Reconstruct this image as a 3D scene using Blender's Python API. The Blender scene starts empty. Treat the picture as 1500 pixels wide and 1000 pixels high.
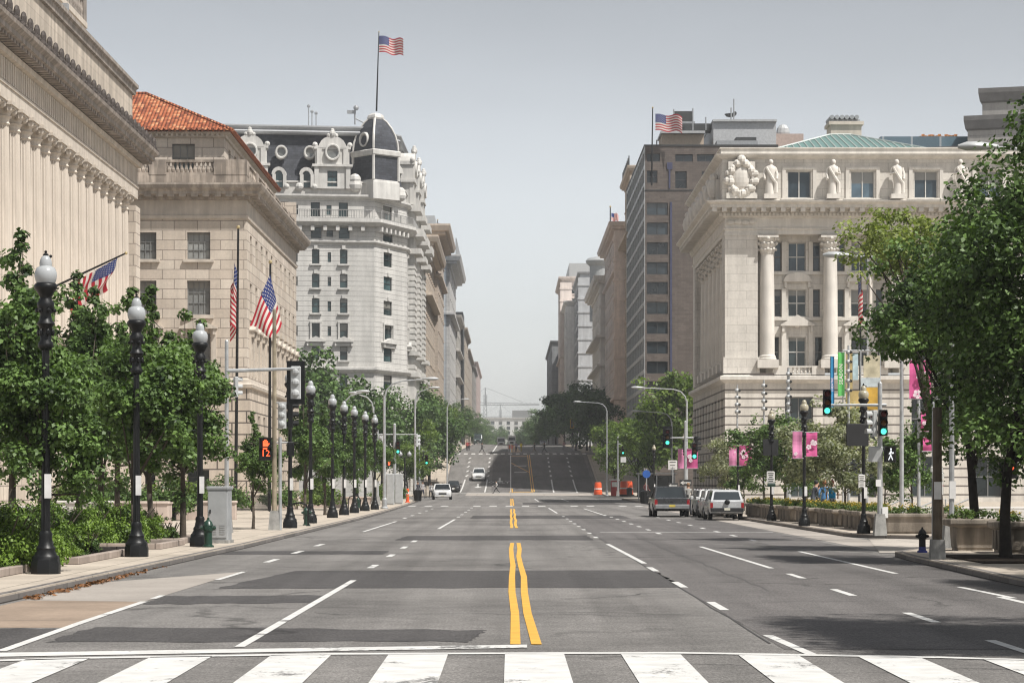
import bpy, math, random
import numpy as np
from mathutils import Vector, Matrix, noise as mnoise
R = math.radians
COL = bpy.context.scene.collection
SC = bpy.context.scene
F = 3542.0                      # focal length in pixels of the 1500 px wide frame
EYE = 1.8
KERB = .13
def gz(y):                      # height of the ground along the street: flat, then the hill
    pts = [(-1e4, 0), (306, 0), (318, .03), (335, .32), (345, 1.05), (355, 2.1), (383, 5.05), (391, 5.85), (399, 6.5), (410, 6.85), (590, 10.95), (604, 11.25), (640, 11.4), (1e5, 11.4)]
    for (a, za), (b, zb) in zip(pts, pts[1:]):
        if y <= b: return za + (zb - za) * (y - a) / (b - a)
def W(u, v, d):                 # the point at distance d that the photograph shows at (u, v)
    return Vector(((u - 748) * d / F, d, EYE + (706 - v) * d / F))
def WX(u, d): return (u - 748) * d / F
def WZ(v, d): return EYE + (706 - v) * d / F
def G(u, v, h=EYE):             # point of the flat ground seen at (u, v)
    return Vector(((u - 748) / (v - 706) * h, F * h / (v - 706), EYE - h))
def S(u, v): return G(u, v, EYE - KERB)

# ---------------------------------------------------------------- materials
MATS = {}
WORLD = {}                      # buildings whose parts are modelled in world coordinates
class NT:
    def __init__(s, name):
        s.m = bpy.data.materials.new(name); s.m.use_nodes = True
        s.t = s.m.node_tree; s.t.nodes.clear()
        s.out = s.n('ShaderNodeOutputMaterial')
    def n(s, typ, **kw):
        nd = s.t.nodes.new(typ)
        for k, v in kw.items():
            if k == 'ins':
                for i, val in v.items():
                    if isinstance(val, bpy.types.NodeSocket): s.t.links.new(val, nd.inputs[i])
                    else: nd.inputs[i].default_value = val
            else: setattr(nd, k, v)
        return nd
    def l(s, a, b): s.t.links.new(a, b)
    def mix(s, fac, a, b, mode='MIX'):
        nd = s.n('ShaderNodeMix', data_type='RGBA', blend_type=mode)
        for sock, val in ((nd.inputs[0], fac), (nd.inputs[6], a), (nd.inputs[7], b)):
            if isinstance(val, bpy.types.NodeSocket): s.l(val, sock)
            else: sock.default_value = val
        return nd.outputs[2]
    def math(s, op, a, b=0.0, c=0.0):
        nd = s.n('ShaderNodeMath', operation=op)
        for i, val in enumerate((a, b, c)):
            if isinstance(val, bpy.types.NodeSocket): s.l(val, nd.inputs[i])
            else: nd.inputs[i].default_value = val
        return nd.outputs[0]
    def noise(s, vec, scale, detail=3, rough=.55):
        nd = s.n('ShaderNodeTexNoise', ins={'Scale': scale, 'Detail': detail, 'Roughness': rough})
        if vec is not None: s.l(vec, nd.inputs['Vector'])
        return nd.outputs['Fac']
    def ramp(s, fac, stops):
        nd = s.n('ShaderNodeValToRGB'); s.l(fac, nd.inputs[0])
        e = nd.color_ramp.elements
        while len(e) < len(stops): e.new(.5)
        for el, (p, c) in zip(e, stops):
            el.position = p; el.color = (c, c, c, 1) if not hasattr(c, '__len__') else (*c[:3], 1)
        return nd.outputs[0]
    def scaled(s, vec, sc):
        nd = s.n('ShaderNodeVectorMath', operation='MULTIPLY'); s.l(vec, nd.inputs[0]); nd.inputs[1].default_value = sc
        return nd.outputs[0]
    def bsdf(s, col, rough=.7, metal=0, spec=.4, bump=None, bstr=.3, bdist=.02):
        b = s.n('ShaderNodeBsdfPrincipled', ins={'Metallic': metal, 'Specular IOR Level': spec})
        for k, v in (('Base Color', col), ('Roughness', rough)):
            if isinstance(v, bpy.types.NodeSocket): s.l(v, b.inputs[k])
            else: b.inputs[k].default_value = v
        if bump is not None:
            bn = s.n('ShaderNodeBump', ins={'Strength': bstr, 'Distance': bdist}); s.l(bump, bn.inputs['Height'])
            s.l(bn.outputs[0], b.inputs['Normal'])
        s.l(b.outputs[0], s.out.inputs[0]); return b
def c4(c): return (c[0], c[1], c[2], 1)
def sh(c, k): return (min(1, c[0]*k), min(1, c[1]*k), min(1, c[2]*k))
def plain(name, col, rough=.6, metal=0, spec=.4, var=.18, scale=3.0, bump=0, bscale=40, streak=0):
    if name in MATS: return MATS[name]
    t = NT(name); co = t.n('ShaderNodeTexCoord').outputs['Object']
    nz = t.noise(co, scale, 4)
    f = t.ramp(nz, [(.3, 1 - var), (.7, 1 + var*.4)])
    c = t.mix(1.0, c4(col), f, 'MULTIPLY')
    if streak:
        sn = t.noise(t.scaled(co, (1.2, 1.2, .12)), 1.6, 4, .6)
        c = t.mix(1.0, c, t.ramp(sn, [(.42, 1 - streak), (.62, 1.0)]), 'MULTIPLY')
    r = t.math('MULTIPLY_ADD', nz, .25, rough - .12)
    t.bsdf(c, r, metal, spec, t.noise(co, bscale, 3) if bump else None, bump)
    MATS[name] = t.m; return t.m
def wall_uv(t):
    tc = t.n('ShaderNodeTexCoord'); o = t.n('ShaderNodeSeparateXYZ'); t.l(tc.outputs['Object'], o.inputs[0])
    nn = t.n('ShaderNodeSeparateXYZ'); t.l(tc.outputs['Normal'], nn.inputs[0])
    side = t.math('GREATER_THAN', t.math('ABSOLUTE', nn.outputs[0]), t.math('ABSOLUTE', nn.outputs[1]))
    up = t.math('GREATER_THAN', t.math('ABSOLUTE', nn.outputs[2]), .8)
    u = t.n('ShaderNodeMix', data_type='FLOAT'); t.l(side, u.inputs[0]); t.l(o.outputs[0], u.inputs[2]); t.l(o.outputs[1], u.inputs[3])
    v = t.n('ShaderNodeMix', data_type='FLOAT'); t.l(up, v.inputs[0]); t.l(o.outputs[2], v.inputs[2]); t.l(o.outputs[1], v.inputs[3])
    c = t.n('ShaderNodeCombineXYZ'); t.l(u.outputs[0], c.inputs[0]); t.l(v.outputs[0], c.inputs[1])
    return tc.outputs['Object'], c.outputs[0]
def masonry(name, col, mortar, bw, bh, ms=.03, var=.12, rough=.8, bump=.5, streak=.15, tint=None, bias=0.0):
    if name in MATS: return MATS[name]
    t = NT(name); co, uv = wall_uv(t)
    b = t.n('ShaderNodeTexBrick', offset=.5, squash=1.0, ins={'Vector': uv, 'Scale': 1.0, 'Mortar Size': ms, 'Mortar Smooth': .2, 'Bias': bias, 'Brick Width': bw, 'Row Height': bh,
        'Color1': c4(sh(col, 1 + var*.6)), 'Color2': c4(tint or sh(col, 1 - var)), 'Mortar': c4(mortar)})
    c = t.mix(1.0, b.outputs['Color'], t.ramp(t.noise(co, .35, 5), [(.3, .86), (.7, 1.06)]), 'MULTIPLY')
    c = t.mix(1.0, c, t.ramp(t.noise(co, 5, 4), [(.3, .92), (.7, 1.05)]), 'MULTIPLY')
    if streak:
        sn = t.noise(t.scaled(co, (1.0, 1.0, .07)), 1.3, 5, .62)
        c = t.mix(1.0, c, t.ramp(sn, [(.40, 1 - streak), (.60, 1.0)]), 'MULTIPLY')
    t.bsdf(c, rough, 0, .25, t.math('SUBTRACT', 1.0, b.outputs['Fac']), bump, .03)
    MATS[name] = t.m; return t.m
def glass_mat(name, col, var=.5, rough=.06, spec=.5, blinds=.75):
    if name in MATS: return MATS[name]
    t = NT(name); co = t.n('ShaderNodeTexCoord').outputs['Object']; oi = t.n('ShaderNodeObjectInfo')
    v = t.ramp(oi.outputs['Random'], [(0, 1 - var), (.55, 1.0), (1, 1 + var*1.6)])
    c = t.mix(1.0, c4(col), v, 'MULTIPLY')
    c = t.mix(1.0, c, t.ramp(t.noise(co, .6, 2), [(.35, .7), (.65, 1.25)]), 'MULTIPLY')
    gs = t.n('ShaderNodeSeparateXYZ'); t.l(t.n('ShaderNodeTexCoord').outputs['Generated'], gs.inputs[0])     # drawn blinds, each window its own height
    r = t.math('FRACT', t.math('MULTIPLY', oi.outputs['Random'], 7.31)); thr = t.math('SUBTRACT', 1.0, t.math('MULTIPLY', t.math('MAXIMUM', t.math('SUBTRACT', r, .5), 0.0), 1.3))
    c = t.mix(t.math('MULTIPLY', t.math('GREATER_THAN', gs.outputs[2], thr), blinds), c, (.27, .255, .225, 1))
    t.bsdf(c, rough, 0, spec, t.noise(co, .9, 1), .08, .05)
    MATS[name] = t.m; return t.m
def emis(name, col, strength, base=(0.02, .02, .02)):
    if name in MATS: return MATS[name]
    t = NT(name); b = t.bsdf(c4(base), .4)
    b.inputs['Emission Color'].default_value = c4(col); b.inputs['Emission Strength'].default_value = strength
    MATS[name] = t.m; return t.m
def leaf_mat(name, dark, light, trans=.3, clump=.7):
    if name in MATS: return MATS[name]
    t = NT(name); co = t.n('ShaderNodeTexCoord').outputs['Object']; gi = t.n('ShaderNodeNewGeometry')
    a = t.math('MULTIPLY_ADD', gi.outputs['Random Per Island'], .55, 0.0)
    f = t.math('ADD', a, t.math('MULTIPLY', t.ramp(t.noise(co, clump, 2), [(.36, 0.0), (.64, 1.0)]), .45))
    c = t.mix(f, c4(dark), c4(light))
    b = t.n('ShaderNodeBsdfPrincipled', ins={'Base Color': c, 'Roughness': .5, 'Specular IOR Level': .3})
    tr = t.n('ShaderNodeBsdfTranslucent'); t.l(t.mix(1.0, c, (1.3, 1.45, .6, 1), 'MULTIPLY'), tr.inputs[0])
    mx = t.n('ShaderNodeMixShader', ins={0: trans}); t.l(b.outputs[0], mx.inputs[1]); t.l(tr.outputs[0], mx.inputs[2])
    t.l(mx.outputs[0], t.out.inputs[0]); MATS[name] = t.m; return t.m

# ---------------------------------------------------------------- mesh building
class MB:
    def __init__(s): s.v = []; s.f = []; s.mi = []
    def add(s, vs, fs, mi=0):
        o = len(s.v); s.v += [tuple(p) for p in vs]
        s.f += [tuple(i + o for i in f) for f in fs]; s.mi += [mi]*len(fs); return s
    def quad(s, a, b, c, d, mi=0): return s.add((a, b, c, d), ((0, 1, 2, 3),), mi)
    def box(s, x0, x1, y0, y1, z0, z1, mi=0, tx=0, ty=0):   # tx, ty: inset of the top
        return s.add([(x0, y0, z0), (x1, y0, z0), (x1, y1, z0), (x0, y1, z0), (x0+tx, y0+ty, z1), (x1-tx, y0+ty, z1), (x1-tx, y1-ty, z1), (x0+tx, y1-ty, z1)],
            [(3, 2, 1, 0), (4, 5, 6, 7), (0, 1, 5, 4), (1, 2, 6, 5), (2, 3, 7, 6), (3, 0, 4, 7)], mi)
    def cbox(s, x0, x1, y0, y1, z0, z1, b=.02, mi=0):       # box with bevelled vertical and top edges
        p = lambda i, z: [(x0+b+i, y0+i, z), (x1-b-i, y0+i, z), (x1-i, y0+b+i, z), (x1-i, y1-b-i, z), (x1-b-i, y1-i, z), (x0+b+i, y1-i, z), (x0+i, y1-b-i, z), (x0+i, y0+b+i, z)]
        return s.loft([p(0, z0), p(0, z1-b), p(b*.8, z1)], mi)
    def loft(s, rings, mi=0, cap=True, closed=True):
        n = len(rings[0]); vs = [q for r in rings for q in r]; fs = []
        for k in range(len(rings) - 1):
            for i in range(n if closed else n - 1):
                j = (i + 1) % n; fs.append((k*n+i, k*n+j, (k+1)*n+j, (k+1)*n+i))
        if cap: fs.append(tuple(range(n))[::-1]); fs.append(tuple((len(rings)-1)*n + i for i in range(n)))
        return s.add(vs, fs, mi)
    def lathe(s, prof, n=12, c=(0, 0, 0), mi=0, cap=True, rot=0, sq=None):
        rings = []
        for r, z in prof:
            rings.append([(c[0] + r*math.cos(2*math.pi*i/n + rot), c[1] + r*math.sin(2*math.pi*i/n + rot), c[2] + z) for i in range(n)])
        return s.loft(rings, mi, cap)
    def tube(s, pts, rad, n=8, mi=0, cap=True):
        pts = [Vector(p) for p in pts]; rings = []
        if not hasattr(rad, '__len__'): rad = [rad]*len(pts)
        up = Vector((0.13, .31, 1)).normalized(); px = None
        for i, p in enumerate(pts):
            d = (pts[min(i+1, len(pts)-1)] - pts[max(i-1, 0)]).normalized()
            if px is None:
                px = d.cross(up if abs(d.z) < .95 else Vector((1, .1, 0))).normalized()
            px = (px - d*px.dot(d)).normalized(); py = d.cross(px)
            rings.append([p + (px*math.cos(2*math.pi*k/n) + py*math.sin(2*math.pi*k/n))*rad[i] for k in range(n)])
        return s.loft(rings, mi, cap)
    def sphere(s, c, r, n=12, m=8, mi=0, sz=1.0, sx=1.0, sy=1.0):
        rings = []
        for j in range(m + 1):
            a = -math.pi/2 + math.pi*j/m; rr = max(r*math.cos(a), r*.01)
            rings.append([(c[0] + rr*math.cos(2*math.pi*i/n)*sx, c[1] + rr*math.sin(2*math.pi*i/n)*sy, c[2] + r*math.sin(a)*sz) for i in range(n)])
        return s.loft(rings, mi)
    def prism(s, poly, z0, z1, mi=0, mtop=None):
        n = len(poly); a = [(x, y, z0) for x, y in poly]; b = [(x, y, z1) for x, y in poly]
        s.add(a + b, [(i, (i+1) % n, (i+1) % n + n, i + n) for i in range(n)], mi)
        s.add(b, [tuple(range(n))], mi if mtop is None else mtop); return s
    def bridge(s, a, b, u, mi=0): pass
    def build(s, name, mats, parent=None, smooth=False, loc=None):
        me = bpy.data.meshes.new(name); me.from_pydata(s.v, [], s.f)
        if not isinstance(mats, (list, tuple)): mats = [mats]
        for m in mats: me.materials.append(m)
        if len(mats) > 1: me.polygons.foreach_set('material_index', s.mi)
        if smooth is True: me.polygons.foreach_set('use_smooth', [True]*len(me.polygons))
        me.update()
        if isinstance(smooth, (int, float)) and smooth is not True and smooth: sharp(me, smooth)
        return link(name, me, parent, loc)
def sharp(me, ang):
    me.polygons.foreach_set('use_smooth', [True]*len(me.polygons))
    me.set_sharp_from_angle(angle=R(ang))
def link(name, data, parent=None, loc=None, rz=None):
    o = bpy.data.objects.new(name, data); COL.objects.link(o)
    if parent:
        o.parent = parent
        if parent.name in WORLD: o.matrix_parent_inverse = Matrix.Translation(-Vector(WORLD[parent.name]))
    if loc is not None: o.location = loc
    if rz is not None: o.rotation_euler = (0, 0, rz)
    return o
def tag(o, label=None, cat=None, group=None, kind=None):
    if label: o['label'] = label
    if cat: o['category'] = cat
    if group: o['group'] = group
    if kind: o['kind'] = kind
    return o
def thing(name, label, cat, loc=(0, 0, 0), rz=0, group=None):
    o = bpy.data.objects.new(name, None); COL.objects.link(o); o.empty_display_size = .3
    o.location = loc; o.rotation_euler = (0, 0, rz)
    return tag(o, label, cat, group, 'thing')
def dup(o, loc, rz=None, label=None, group=None, scale=None, par=None):
    c = o.copy(); COL.objects.link(c)
    if par is not None: c.parent = par
    else:
        c.location = loc
        if rz is not None: c.rotation_euler = (0, 0, rz)
        if scale is not None: c.scale = (scale,)*3 if not hasattr(scale, '__len__') else scale
        if label: c['label'] = label
        if group: c['group'] = group
    for ch in o.children: dup(ch, None, par=c)
    return c
ORD = ['first', 'second', 'third', 'fourth', 'fifth', 'sixth', 'seventh', 'eighth', 'ninth', 'tenth', 'eleventh', 'twelfth', 'thirteenth', 'fourteenth', 'fifteenth', 'sixteenth', 'seventeenth', 'eighteenth', 'nineteenth', 'twentieth']
def text_mb(mb, txt, origin, ux, uy, h, mi=0, align='CENTER', off=.004):
    cu = bpy.data.curves.new('lettering', 'FONT'); cu.body = txt; cu.align_x = align; cu.align_y = 'CENTER'; cu.size = h*1.38; cu.resolution_u = 1
    ob = bpy.data.objects.new('lettering', cu); me = ob.to_mesh()
    ux = Vector(ux); uy = Vector(uy); n = ux.cross(uy); o = Vector(origin) + n*off
    mb.add([o + ux*v.co.x + uy*v.co.y for v in me.vertices], [tuple(p.vertices) for p in me.polygons], mi)
    ob.to_mesh_clear(); bpy.data.objects.remove(ob); bpy.data.curves.remove(cu)
    return mb

# ---------------------------------------------------------------- facades
def facade(mb, o, ang, width, z0, z1, ops, rev=.3, mi=0, mrev=None):
    """Wall from o along heading ang (outside on the right hand), with real openings ops = [(u0, v0, w, h)] and their reveals."""
    ux = Vector((math.cos(ang), math.sin(ang), 0)); nin = Vector((-ux.y, ux.x, 0)); o = Vector((o[0], o[1], 0))
    us = sorted({0.0, width, *[round(a, 4) for q in ops for a in (q[0], q[0]+q[2])]}); vs = sorted({z0, z1, *[round(a, 4) for q in ops for a in (q[1], q[1]+q[3])]})
    us = [u for u in us if -1e-6 <= u <= width + 1e-6]; vs = [v for v in vs if z0 - 1e-6 <= v <= z1 + 1e-6]
    P = lambda u, v, d=0: o + ux*u + Vector((0, 0, v)) + nin*d
    for j in range(len(vs) - 1):
        run = None
        for i in range(len(us) - 1):
            cu, cv = (us[i]+us[i+1])/2, (vs[j]+vs[j+1])/2
            hole = any(q[0] < cu < q[0]+q[2] and q[1] < cv < q[1]+q[3] for q in ops)
            if not hole:
                if run is None: run = us[i]
            if run is not None and (hole or i == len(us) - 2):
                e = us[i] if hole else us[i+1]
                mb.quad(P(run, vs[j]), P(e, vs[j]), P(e, vs[j+1]), P(run, vs[j+1]), mi); run = None
    mr = mi if mrev is None else mrev
    for a, b, w, h in ops:
        mb.quad(P(a, b), P(a, b+h), P(a, b+h, rev), P(a, b, rev), mr); mb.quad(P(a+w, b+h), P(a+w, b), P(a+w, b, rev), P(a+w, b+h, rev), mr)
        mb.quad(P(a, b), P(a, b, rev), P(a+w, b, rev), P(a+w, b), mr); mb.quad(P(a, b+h), P(a+w, b+h), P(a+w, b+h, rev), P(a, b+h, rev), mr)
WIN = {}
def window(parent, o, ang, q, rev, fm, gm, cols=1, rows=2, bar=.05, fr=.07, sub=True):
    """A window part: the frame with its glazing bars, and the pane behind it as a sub-part."""
    a, b, w, h = q; key = (round(w, 3), round(h, 3), fm.name, gm.name, cols, rows, bar, fr, sub)
    if key not in WIN:
        m = MB(); e = .003
        m.box(e, fr, -.05, .05, e, h-e); m.box(w-fr, w-e, -.05, .05, e, h-e); m.box(fr, w-fr, -.048, .05, e, fr); m.box(fr, w-fr, -.048, .05, h-fr, h-e)
        for i in range(1, cols): x = fr + (w-2*fr)*i/cols; m.box(x-bar/2, x+bar/2, -.03, .04, fr, h-fr)
        for j in range(1, rows): z = fr + (h-2*fr)*j/rows; m.box(fr, w-fr, -.036, .04, z-bar/2, z+bar/2)
        g = MB().quad((0, .03, 0), (w, .03, 0), (w, .03, h), (0, .03, h), 0)
        if sub:
            p = bpy.data.meshes.new('pane'); p.from_pydata(g.v, [], g.f); p.materials.append(gm)
        else:
            m.add(g.v, g.f, 1); p = None
        fme = bpy.data.meshes.new('window'); fme.from_pydata(m.v, [], m.f); fme.materials.append(fm)
        if not sub: fme.materials.append(gm); fme.polygons.foreach_set('material_index', m.mi)
        WIN[key] = (fme, p)
    fme, p = WIN[key]
    ux = Vector((math.cos(ang), math.sin(ang), 0)); nin = Vector((-ux.y, ux.x, 0))
    wo = link('window', fme, parent, Vector((o[0], o[1], 0)) + ux*a + nin*(rev - .06) + Vector((0, 0, b)), ang)
    if p: link('pane', p, wo)
    return wo
def band(mb, pts, prof, mi=0, cap=True):
    """A moulding swept along the plan polyline pts (outside on the right hand); prof = [(out, z)], bottom to top."""
    pts = [Vector((p[0], p[1])) for p in pts]; rings = []
    for i, p in enumerate(pts):
        ds = []
        if i > 0: ds.append((p - pts[i-1]).normalized())
        if i < len(pts)-1: ds.append((pts[i+1] - p).normalized())
        ns = [Vector((d.y, -d.x)) for d in ds]
        n = sum(ns, Vector((0, 0))); n.normalize(); k = 1/max(.3, n.dot(ns[0]))
        rings.append([(p.x + n.x*out*k, p.y + n.y*out*k, z) for out, z in prof])
    vs = [q for r in rings for q in r]; m = len(prof); fs = []
    for i in range(len(rings)-1):
        for j in range(m-1): fs.append((i*m+j, (i+1)*m+j, (i+1)*m+j+1, i*m+j+1))
    if cap: fs.append(tuple(range(m))[::-1]); fs.append(tuple((len(rings)-1)*m + j for j in range(m)))
    mb.add(vs, fs, mi); return mb
def along(mb, p0, p1, n, fn, skip_ends=False):
    """Calls fn(point, heading) at n evenly spaced places between p0 and p1."""
    p0 = Vector(p0); p1 = Vector(p1); d = p1 - p0; a = math.atan2(d.y, d.x)
    for i in range(n): fn(p0 + d*((i + .5)/n if skip_ends else i/max(1, n-1)), a)
def obox(mb, c, ang, w, d, z0, z1, mi=0, t=0):     # box centred on c in plan, w along heading ang
    ux = Vector((math.cos(ang), math.sin(ang))); uy = Vector((-ux.y, ux.x)); c = Vector((c[0], c[1]))
    q = lambda k: [c + ux*sx*(w/2-k) + uy*sy*(d/2-k) for sx, sy in ((-1, -1), (1, -1), (1, 1), (-1, 1))]
    mb.loft([[(p.x, p.y, z0) for p in q(0)], [(p.x, p.y, z1) for p in q(t)]], mi); return mb
BAL = [(.045, 0), (.075, .04), (.10, .22), (.06, .42), (.05, .62), (.085, .7), (.05, .74)]
def balustrade(mb, p0, p1, z, h=.9, n=20, mi=0, post=.5, r=1.0):
    p0 = Vector((p0[0], p0[1])); p1 = Vector((p1[0], p1[1])); d = p1-p0; a = math.atan2(d.y, d.x); c = (p0+p1)/2; L = d.length
    obox(mb, c, a, L, .34, z, z+.16*h, mi); obox(mb, c, a, L, .36, z+.84*h, z+h, mi)
    for i in range(n):
        q = p0 + d*(i+.5)/n; mb.lathe([(rr*r, z+.16*h + zz/.74*.68*h) for rr, zz in BAL], 6, (q.x, q.y, 0), mi, False)

def building(name, label, cat, loc, group=None):
    o = thing(name, label, cat, loc, 0, group); WORLD[o.name] = loc; return o
def face_s(o, ang, u):          # distance along a facade at which it crosses picture column u
    t = (u - 748)/F; return (t*o[1] - o[0])/(math.cos(ang) - t*math.sin(ang))
def ang_of(a, b): return math.atan2(b[1]-a[1], b[0]-a[0])
CORN = lambda z0, z1, out: [(0, z0), (.12*out, z0), (.15*out, z0 + .25*(z1-z0)), (.62*out, z0 + .32*(z1-z0)), (.62*out, z0 + .5*(z1-z0)), (.88*out, z0 + .55*(z1-z0)), (out, z1 - .12*(z1-z0)), (out, z1), (0, z1+.02)]
def flatroof(m, poly, z, mi=0): m.add([(x, y, z) for x, y in poly], [tuple(range(len(poly)))], mi)
def pediment(m, o, ang, s, z, w, h=.55, out=.32, mi=0, seg=False):
    ux = Vector((math.cos(ang), math.sin(ang), 0)); nn = Vector((ux.y, -ux.x, 0)); b = Vector((o[0], o[1], 0)) + ux*s
    A = [(-w/2, 0), (w/2, 0), (w/2, .12), (0, h), (-w/2, .12)] if not seg else [(-w/2, 0), (w/2, 0), (w/2, .12)] + [(w/2*math.cos(a), .12 + (h-.12)*math.sin(a)) for a in (.6, 1.1, 1.57, 2.04, 2.54)] + [(-w/2, .12)]
    r = lambda k, d: [b + ux*x*k + nn*d + Vector((0, 0, z + zz)) for x, zz in A]
    m.loft([r(1, -.02), r(1, out)], mi)
    A2 = [(x*.78, .12 + (zz-.12)*.7) for x, zz in A]
    for sg in (-1, 1):          # consoles
        q = b + ux*sg*w*.42; obox(m, (q + nn*out*.4), ang, .2, out*.8, z-.5, z+.002, mi)
# ================================================================ camera, light, air
cam = bpy.data.cameras.new('camera'); co_ = bpy.data.objects.new('camera', cam); COL.objects.link(co_)
cam.sensor_width = 36; cam.lens = F/1500*36; cam.shift_x = 2/1500; cam.shift_y = 206/1500; cam.clip_end = 6000; cam.clip_start = .5
co_.location = (0, 0, EYE); co_.rotation_euler = (R(90), 0, 0); SC.camera = co_
SUN_AZ, SUN_EL = R(128), R(58)               # azimuth from +Y towards +X
sd = Vector((math.sin(SUN_AZ)*math.cos(SUN_EL), math.cos(SUN_AZ)*math.cos(SUN_EL), math.sin(SUN_EL)))
sl = bpy.data.lights.new('sun', 'SUN'); sl.energy = 4.9; sl.angle = R(.9); sl.color = (1, .965, .91)
so = bpy.data.objects.new('sun', sl); COL.objects.link(so); so.rotation_euler = sd.to_track_quat('Z', 'Y').to_euler(); so.location = (60, -60, 120)
wd = bpy.data.worlds.new('World'); SC.world = wd; wd.use_nodes = True
wt = wd.node_tree; wt.nodes.clear()
wo_ = wt.nodes.new('ShaderNodeOutputWorld'); wb = wt.nodes.new('ShaderNodeBackground'); sk = wt.nodes.new('ShaderNodeTexSky')
sk.sky_type = 'NISHITA'; sk.sun_disc = False; sk.sun_elevation = SUN_EL; sk.sun_rotation = SUN_AZ; sk.dust_density = 1.6; sk.air_density = 1.0; sk.ozone_density = 1.5
hs = wt.nodes.new('ShaderNodeHueSaturation'); hs.inputs['Saturation'].default_value = .27
wt.links.new(sk.outputs[0], hs.inputs['Color'])
# the veil of bright mist that lies low over the town
spw = wt.nodes.new('ShaderNodeSeparateXYZ'); vlw = wt.nodes.new('ShaderNodeMapRange'); vlw.interpolation_type = 'SMOOTHSTEP'
vlw.inputs[1].default_value = 0; vlw.inputs[2].default_value = .24; vlw.inputs[3].default_value = 1.46; vlw.inputs[4].default_value = .70
vmw = wt.nodes.new('ShaderNodeMix'); vmw.data_type = 'RGBA'; vmw.blend_type = 'MULTIPLY'; vmw.inputs[0].default_value = 1
# a thin veil of even high cloud: noise on the sky direction, faint
tcw = wt.nodes.new('ShaderNodeTexCoord'); mpw = wt.nodes.new('ShaderNodeMapping'); mpw.inputs['Scale'].default_value = (1.4, 1.4, 5)
nzw = wt.nodes.new('ShaderNodeTexNoise'); nzw.inputs['Scale'].default_value = 2.2; nzw.inputs['Detail'].default_value = 5
rmw = wt.nodes.new('ShaderNodeMapRange'); rmw.inputs[1].default_value = .3; rmw.inputs[2].default_value = .7; rmw.inputs[3].default_value = .93; rmw.inputs[4].default_value = 1.06
mxw = wt.nodes.new('ShaderNodeMix'); mxw.data_type = 'RGBA'; mxw.blend_type = 'MULTIPLY'; mxw.inputs[0].default_value = 1
for a, b in ((tcw.outputs['Generated'], mpw.inputs[0]), (mpw.outputs[0], nzw.inputs['Vector']), (nzw.outputs['Fac'], rmw.inputs[0]), (tcw.outputs['Generated'], spw.inputs[0]), (spw.outputs[2], vlw.inputs[0]), (hs.outputs[0], vmw.inputs[6]), (vlw.outputs[0], vmw.inputs[7]), (vmw.outputs[2], mxw.inputs[6]), (rmw.outputs[0], mxw.inputs[7]), (mxw.outputs[2], wb.inputs[0]), (wb.outputs[0], wo_.inputs[0])): wt.links.new(a, b)
wb.inputs['Strength'].default_value = SKY_STRENGTH = .118
vs_ = SC.view_settings; vs_.view_transform = 'Standard'; vs_.look = 'None'; vs_.gamma = 1; vs_.use_curve_mapping = False; vs_.exposure = EXPOSURE = 0.32
SC.cycles.use_denoising = True; SC.cycles.denoiser = 'OPENIMAGEDENOISE'; SC.cycles.max_bounces = 6; SC.cycles.transparent_max_bounces = 6; SC.cycles.volume_bounces = 0
SC.cycles.diffuse_bounces = 3; SC.cycles.glossy_bounces = 3; SC.cycles.caustics_reflective = False; SC.cycles.caustics_refractive = False
SC.cycles.use_adaptive_sampling = True; SC.cycles.adaptive_threshold = .01; SC.cycles.pixel_filter_type = 'BLACKMAN_HARRIS'; SC.cycles.filter_width = 1.2
hz = bpy.data.materials.new('haze'); hz.use_nodes = True; ht = hz.node_tree; ht.nodes.clear()
ho = ht.nodes.new('ShaderNodeOutputMaterial'); hv = ht.nodes.new('ShaderNodeVolumePrincipled')
hv.inputs['Density'].default_value = HAZE = .00022; hv.inputs['Color'].default_value = (.93, .95, .97, 1); hv.inputs['Anisotropy'].default_value = .1
ht.links.new(hv.outputs[0], ho.inputs['Volume'])
hm = MB().box(-760, 760, -90, 2700, -1.2, 118); tag(hm.build('haze', hz), kind='stuff')

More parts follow.
